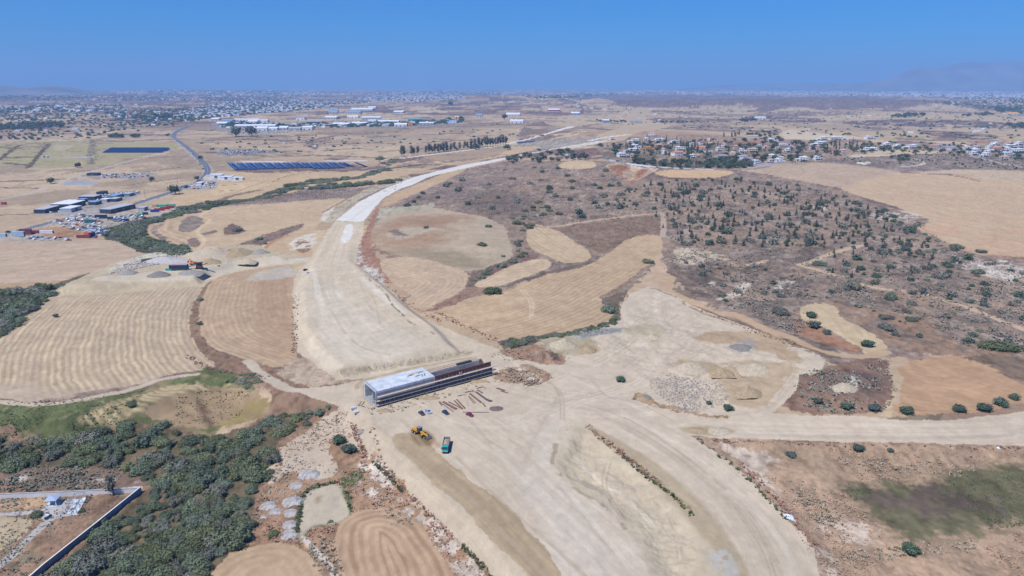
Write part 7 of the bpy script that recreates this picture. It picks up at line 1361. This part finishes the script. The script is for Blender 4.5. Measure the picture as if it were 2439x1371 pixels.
container(240, 520, 28, CM['darkblue'], 'tall dark blue trailer parked by the main road', .15, 'trailer', 4); container(211, 531, 20, CM['teal'], 'teal covered trailer in the middle of the scrap yard', .3, 'trailer', 3.6); container(262, 523, 13, CM['darkblue'], 'short blue lorry body among scrap machinery', 0, 'trailer', 3); container(297, 527, 18, CM['darkblue'], 'dark blue tipper body beside the white sand', -.1, 'trailer', 2.6); container(334, 515, 10, CM['green'], 'short green skip lorry body', 0, 'trailer', 3); container(345, 511, 12, CM['darkblue'], 'blue lorry body right of the green one', .1, 'trailer', 2.6); container(254, 555, 9, CM['white'], 'white cabin at the upper corner of the scrap yard', .4, 'trailer', 3); container(172, 524, 12, CM['white'], 'white box van body in the scrap yard', .1, 'trailer', 3.2); container(8, 487, 9, CM['red'], 'lone dark red container in the brown field', 0, 'container', 3)
# scrap and parked cars: a small car of its own each
def small_car(col, nm):
    m = mat('paint_'+nm, col, .35, spec=.5); b = MB().prism([(-2.15, .25), (-2.15, .85), (-1.6, .92), (1.0, .88), (2.1, .7), (2.15, .25)], -.88, .88); b.add([(-1.6, -.8, .9), (-1.1, -.68, 1.45), (.4, -.68, 1.45), (1.1, -.8, .88), (-1.6, .8, .9), (-1.1, .68, 1.45), (.4, .68, 1.45), (1.1, .8, .88)], [(0, 1, 2, 3), (7, 6, 5, 4), (0, 4, 5, 1), (1, 5, 6, 2), (2, 6, 7, 3)])
    me = bpy.data.meshes.new('scrap_car'); me.from_pydata(b.v, [], b.f); me.update(); me.materials.append(m); return me
SCM = [small_car(c, 'small_'+str(i)) for i, c in enumerate([(.7, .72, .75), (.6, .62, .66), (.5, .54, .6), (.04, .05, .08), (.10, .14, .24), (.35, .38, .42), (.30, .05, .06), (.05, .15, .35), (.72, .72, .72), (.16, .17, .19)])]
for P, n, gap, lb, gn in [([(515, 358), (600, 355), (640, 357), (650, 361), (600, 366), (530, 369)], 95, 4.5, 'scrap car in the crowded breakers yard above the solar field', 'cars of the breakers yard'), ([(110, 530), (200, 508), (235, 520), (255, 545), (240, 555), (160, 545)], 70, 4.2, 'scrap car in the yard below the main road', 'cars of the roadside scrap yard'), ([(200, 546), (250, 545), (245, 560), (225, 567)], 26, 4, 'wreck in the tight stack by the yard corner', 'wrecks at the yard corner'), ([(60, 566), (110, 564), (180, 570), (180, 573), (70, 571)], 18, 4.5, 'car in the row along the lower yard edge', 'row along the lower edge'),
                         ([(205, 468), (330, 455), (330, 462), (260, 474), (220, 482)], 60, 5, 'car in the scrap yard above the main road', 'cars above the main road'), ([(255, 520), (340, 505), (350, 520), (280, 530)], 36, 4.5, 'scrap vehicle in the machinery yard', 'machinery yard vehicles'), ([(235, 414), (362, 412), (350, 423), (240, 424)], 46, 5, 'car inside the walled rural yard', 'cars of the walled yard'), ([(435, 448), (480, 434), (512, 434), (512, 449), (450, 451)], 26, 5, 'car in the nursery plot', 'nursery plot cars'), ([(625, 309), (730, 311), (730, 316), (640, 318)], 40, 9, 'car parked before the warehouses', 'cars before the warehouses')]:
    for x, y, z in scatter(P, n, gap, n): 
        o = plant(SCM[rnd.randrange(10)], 'scrap_car' if 'parked' not in lb else 'parked_car', lb, 'car', (x, y, z+.05), (1.1, 1.1, 1.1), gn)
for i in range(10):
    x, y, z = at(114+i*5.2, 506.5-i*.35); o = plant(SCM[(3, 0, 4, 3)[i % 4]], 'parked_car', 'car in the neat line in front of the small grey workshop', 'car', (x, y, z+.05), (1, 1, 1), 'neat line of cars'); o.rotation_euler = (0, 0, rl+1.4)
for (px, py, c, lb) in [(489, 409, 0, 'white car at the tightest point of the road bend'), (477, 391, 3, 'dark car on the road above the bend'), (473, 385, 0, 'white van on the road behind the dark car'), (458, 365, 0, 'pale car on the straight part of the main road'), (444, 354, 1, 'grey car farther up the main road'), (484, 402, 4, 'blue car just above the road bend'), (342, 477, 0, 'white car on the main road by the lone tree'), (20, 553, 3, 'dark truck on the main road at the left edge'), (172, 515, 0, 'white van on the main road near the yard entrance'), (445, 443, 0, 'white car turning off at the nursery plot'), (1448, 378, 4, 'blue car parked at the start of the village road'), (1471, 384, 3, 'dark car on the village road')]:
    x, y, z = at(px, py); o = plant(SCM[c], 'car', lb, 'car', (x, y, z+.1), (1.2, 1.2, 1.2)); o.rotation_euler = (0, 0, R(60 if px > 430 and px < 500 else 15))
for px, lb in ((1288, 'left one of two trucks on the far white service road'), (1293, 'right one of two trucks on the far white service road')):
    x, y, z = at(px, 323.3); t = thing('truck', lb, 'truck', (x, y, z+.1), R(20)); MB().box((-.8, 0, 2), (6, 2.5, 2.4)).build('body', DGREY, t); MB().box((3.2, 0, 1.7), (1.6, 2.4, 2.4)).build('cab', DGREY, t)
    for q in (-3, 2.8): MB().tube((q, -1.2, .5), (q, 1.2, .5), .5, 8).build('wheel', RUB, t)
# solar field: every row of panels is a thing
PV = mat('solar_panel', (.02, .07, .26), .25, mott=.12, mscale=.6, spec=.6)
PVD = mat('solar_panel_dark', (.012, .028, .085), .3, spec=.4)
def pvrow(p0, p1, lb, gn, w=4.2, m=None):
    a, b = at(*p0), at(*p1); L = math.dist(a, b); r = thing('solar_panel_row', lb, 'solar panels', a, math.atan2(b[1]-a[1], b[0]-a[0]), gn)
    MB().add([(0, -w/2, .8), (L, -w/2, .8+b[2]-a[2]), (L, w/2, 2.4+b[2]-a[2]), (0, w/2, 2.4), (0, -w/2, .72), (L, -w/2, .72+b[2]-a[2]), (L, w/2, 2.32+b[2]-a[2]), (0, w/2, 2.32)], [(0, 1, 2, 3), (7, 6, 5, 4), (0, 4, 5, 1), (2, 6, 7, 3), (1, 5, 6, 2), (3, 7, 4, 0)]).build('panels', m or PV, r)
    f = MB(); n = max(2, int(L/12))
    for i in range(n+1): f.tube((L*i/n, 0, -.3), (L*i/n, 0, 1.55), .12, 4)
    f.build('posts', STEEL, r)
for i in range(27):
    t0 = i/26; p0 = (587+t0*287-22, 405.0-t0*8.5+(3 if 16 < i < 24 else 0)); p1 = (587+t0*287-22-21-2*(i % 2), 388.6-t0*1.2)
    if i == 26: p0 = (872, 396.8); p1 = (846, 387)
    pvrow(p0, p1, 'row of blue solar panels, %s from the left in the solar field' % ordn(i), 'rows of the solar field', 7.6)
for i in range(9):
    yy = 353.2+i*1.25; x0 = 252 if i < 2 else 243+max(0, 8-i)*1.0; pvrow((245+(8-i)*2.2, yy), (405-abs(i-2)*2-(6 if i > 5 else 0), yy), 'long flat row of dark solar panels, %s from the top in the far left array' % ordn(i), 'rows of the far left array', 6, PVD)
pvrow((1232, 339), (1272, 337), 'blue solar array beside the white service road', None, 20)
# far overpass
x, y, z = at(1514, 293); ov = thing('overpass', 'unfinished concrete road bridge at the end of the far carriageway', 'bridge', (x, y, z), .02)
MB().box((0, 0, 11), (54, 20, 3)).build('deck', CONCD, ov); MB().box((0, -10.2, 13.5), (54, .6, 8)).build('parapet_wall', CONC, ov)
for k in range(10): MB().box((-25+k*5.5, -6, 4.8), (1.2, 6, 9.8)).build('pillar', CONCD, ov)
# power poles and hay bales
for i, (px, py) in enumerate([(1063, 0), (346, 470), (429, 0), (480, 425), (424, 438)]):
    if py:
        x, y, z = at(px, py); t = thing('utility_pole', ['', 'wooden pole by the main road above the warehouse', '', 'pole at the road bend beside the white building', 'pole at the nursery plot entrance'][i], 'pole', (x, y, z)); MB().tube((0, 0, -.5), (0, 0, 11), .22, 6, .15).build('pole', BARK, t); MB().box((0, 0, 10), (2.4, .15, .15)).build('crossarm', BARK, t)
for px, py, lb in [(2331, 425, 'left round bale on the pale field'), (2362, 419, 'round bale right of the leftmost one'), (2385, 421.5, 'largest looking round bale in the middle'), (2391, 415, 'small round bale behind the middle one'), (2418, 416, 'right round bale on the pale field')]:
    x, y, z = at(px, py); b = MB().tube((-.9, 0, .9), (.9, 0, .9), 1.1, 14).build('hay_bale', mat('straw', (.62, .54, .38), .9)); b.location = (x, y, z); b.rotation_euler = (0, 0, rnd.random()*3); tag(b, lb, 'hay bale')
# distant towns: more roofs and trees than anybody could count
def town(name, P, nb, nt, seed, s0=9, s1=20, hb=7, ts=1.0):
    g = random.Random(seed); mb = [MB(), MB(), MB()]; xs = [p[0] for p in P]; ys = [p[1] for p in P]; c = []
    while len(c) < nb+nt:
        p = (g.uniform(min(xs), max(xs)), g.uniform(min(ys), max(ys)))
        if in_poly(p[0], p[1], P): c.append(p)
    X, Y, Z = at([p[0] for p in c], [p[1] for p in c])
    for i, (x, y, z) in enumerate(zip(X, Y, Z)):
        k = max(1.0, y/7000)
        if i < nb:
            w = g.uniform(s0, s1)*k; h = g.uniform(.6, 1.5)*hb*min(k, 1.6); q = mb[0] if g.random() < .8 else mb[1]; q.box((x, y, z+h/2), (w, w*.7, h), rz=g.uniform(-.5, .5))
        else:
            w = g.uniform(8, 18)*k*ts; h = g.uniform(5, 10)*min(k, 1.6)*ts; mb[2].box((x, y, z+h/2), (w, w, h), rz=g.uniform(0, 3), top=.55); mb[2].box((x+w*.4, y, z+h*.35), (w*.7, w*.8, h*.7), rz=g.uniform(0, 3), top=.5)
    for m_, mt, nm in zip(mb, (SM['w'], ROOFC['t'], LM_PINE2), ('distant_town', 'distant_town', 'distant_trees')):
        if m_.v: o = m_.build(nm, mt); o['kind'] = 'stuff'
LM_PINE2 = mat('far_foliage', (.045, .075, .05), .9, mott=.3, mscale=.02)
town('t', [(1380, 222), (1560, 213), (1900, 211), (2200, 211), (2560, 212), (2560, 233), (2300, 231), (2080, 228), (1900, 226), (1600, 222), (1480, 224)], 3600, 1800, 1, 12, 26, 8)
town('t', [(2250, 232), (2560, 236), (2560, 246), (2420, 244), (2330, 238)], 180, 300, 2)
town('t', [(560, 240), (680, 238), (800, 240), (880, 244), (800, 252), (740, 262), (640, 268), (560, 276), (480, 280), (420, 275), (450, 260), (500, 250)], 900, 1100, 3, 10, 22)
town('t', [(840, 232), (960, 226), (1100, 226), (1110, 236), (1000, 242), (900, 242)], 700, 500, 4, 10, 24)
town('t', [(860, 222), (1000, 216), (1180, 217), (1190, 224), (1050, 224), (880, 226)], 300, 600, 5, 12, 26)
town('t', [(-100, 250), (60, 254), (180, 246), (290, 252), (300, 262), (180, 266), (60, 268), (-100, 268)], 130, 420, 6, 14, 40)
town('t', [(300, 216), (560, 214), (800, 219), (860, 224), (600, 228), (420, 222)], 160, 420, 7, 14, 50)
town('t', [(240, 268), (400, 262), (560, 250), (600, 256), (500, 282), (420, 290), (300, 290)], 90, 330, 8, 10, 24)
town('t', [(1240, 228), (1340, 226), (1440, 222), (1500, 226), (1400, 230), (1280, 236)], 30, 200, 9)
town('t', [(520, 290), (700, 296), (960, 290), (1100, 284), (1100, 292), (960, 300), (700, 306), (530, 304)], 110, 260, 10, 8, 20, 5)

town('t', [(-60, 236), (300, 234), (560, 240), (430, 300), (200, 330), (-60, 320)], 30, 460, 12, 10, 24, 5, .6)
town('t', [(1320, 240), (1600, 244), (2100, 250), (2560, 250), (2560, 330), (2200, 330), (1850, 318), (1500, 300)], 30, 420, 13, 8, 18, 4, .5)
town('t', [(430, 330), (900, 315), (1200, 290), (1240, 330), (1000, 352), (640, 366), (480, 360)], 4, 70, 14, 6, 10, 4, .45)
town('t', [(2180, 240), (2560, 246), (2560, 262), (2330, 258)], 60, 160, 15, 10, 20, 5)

town('t', [(-60, 256), (200, 262), (420, 250), (600, 262), (400, 300), (100, 296), (-60, 290)], 20, 520, 16, 10, 24, 5, .7)
town('t', [(-60, 224), (300, 222), (560, 226), (800, 230), (560, 240), (200, 240), (-60, 238)], 120, 620, 17, 12, 30, 6)
town('t', [(1700, 330), (2000, 336), (2200, 340), (2560, 345), (2560, 372), (2300, 360), (2050, 350), (1850, 345)], 0, 120, 18, 10, 24, 5, .5)
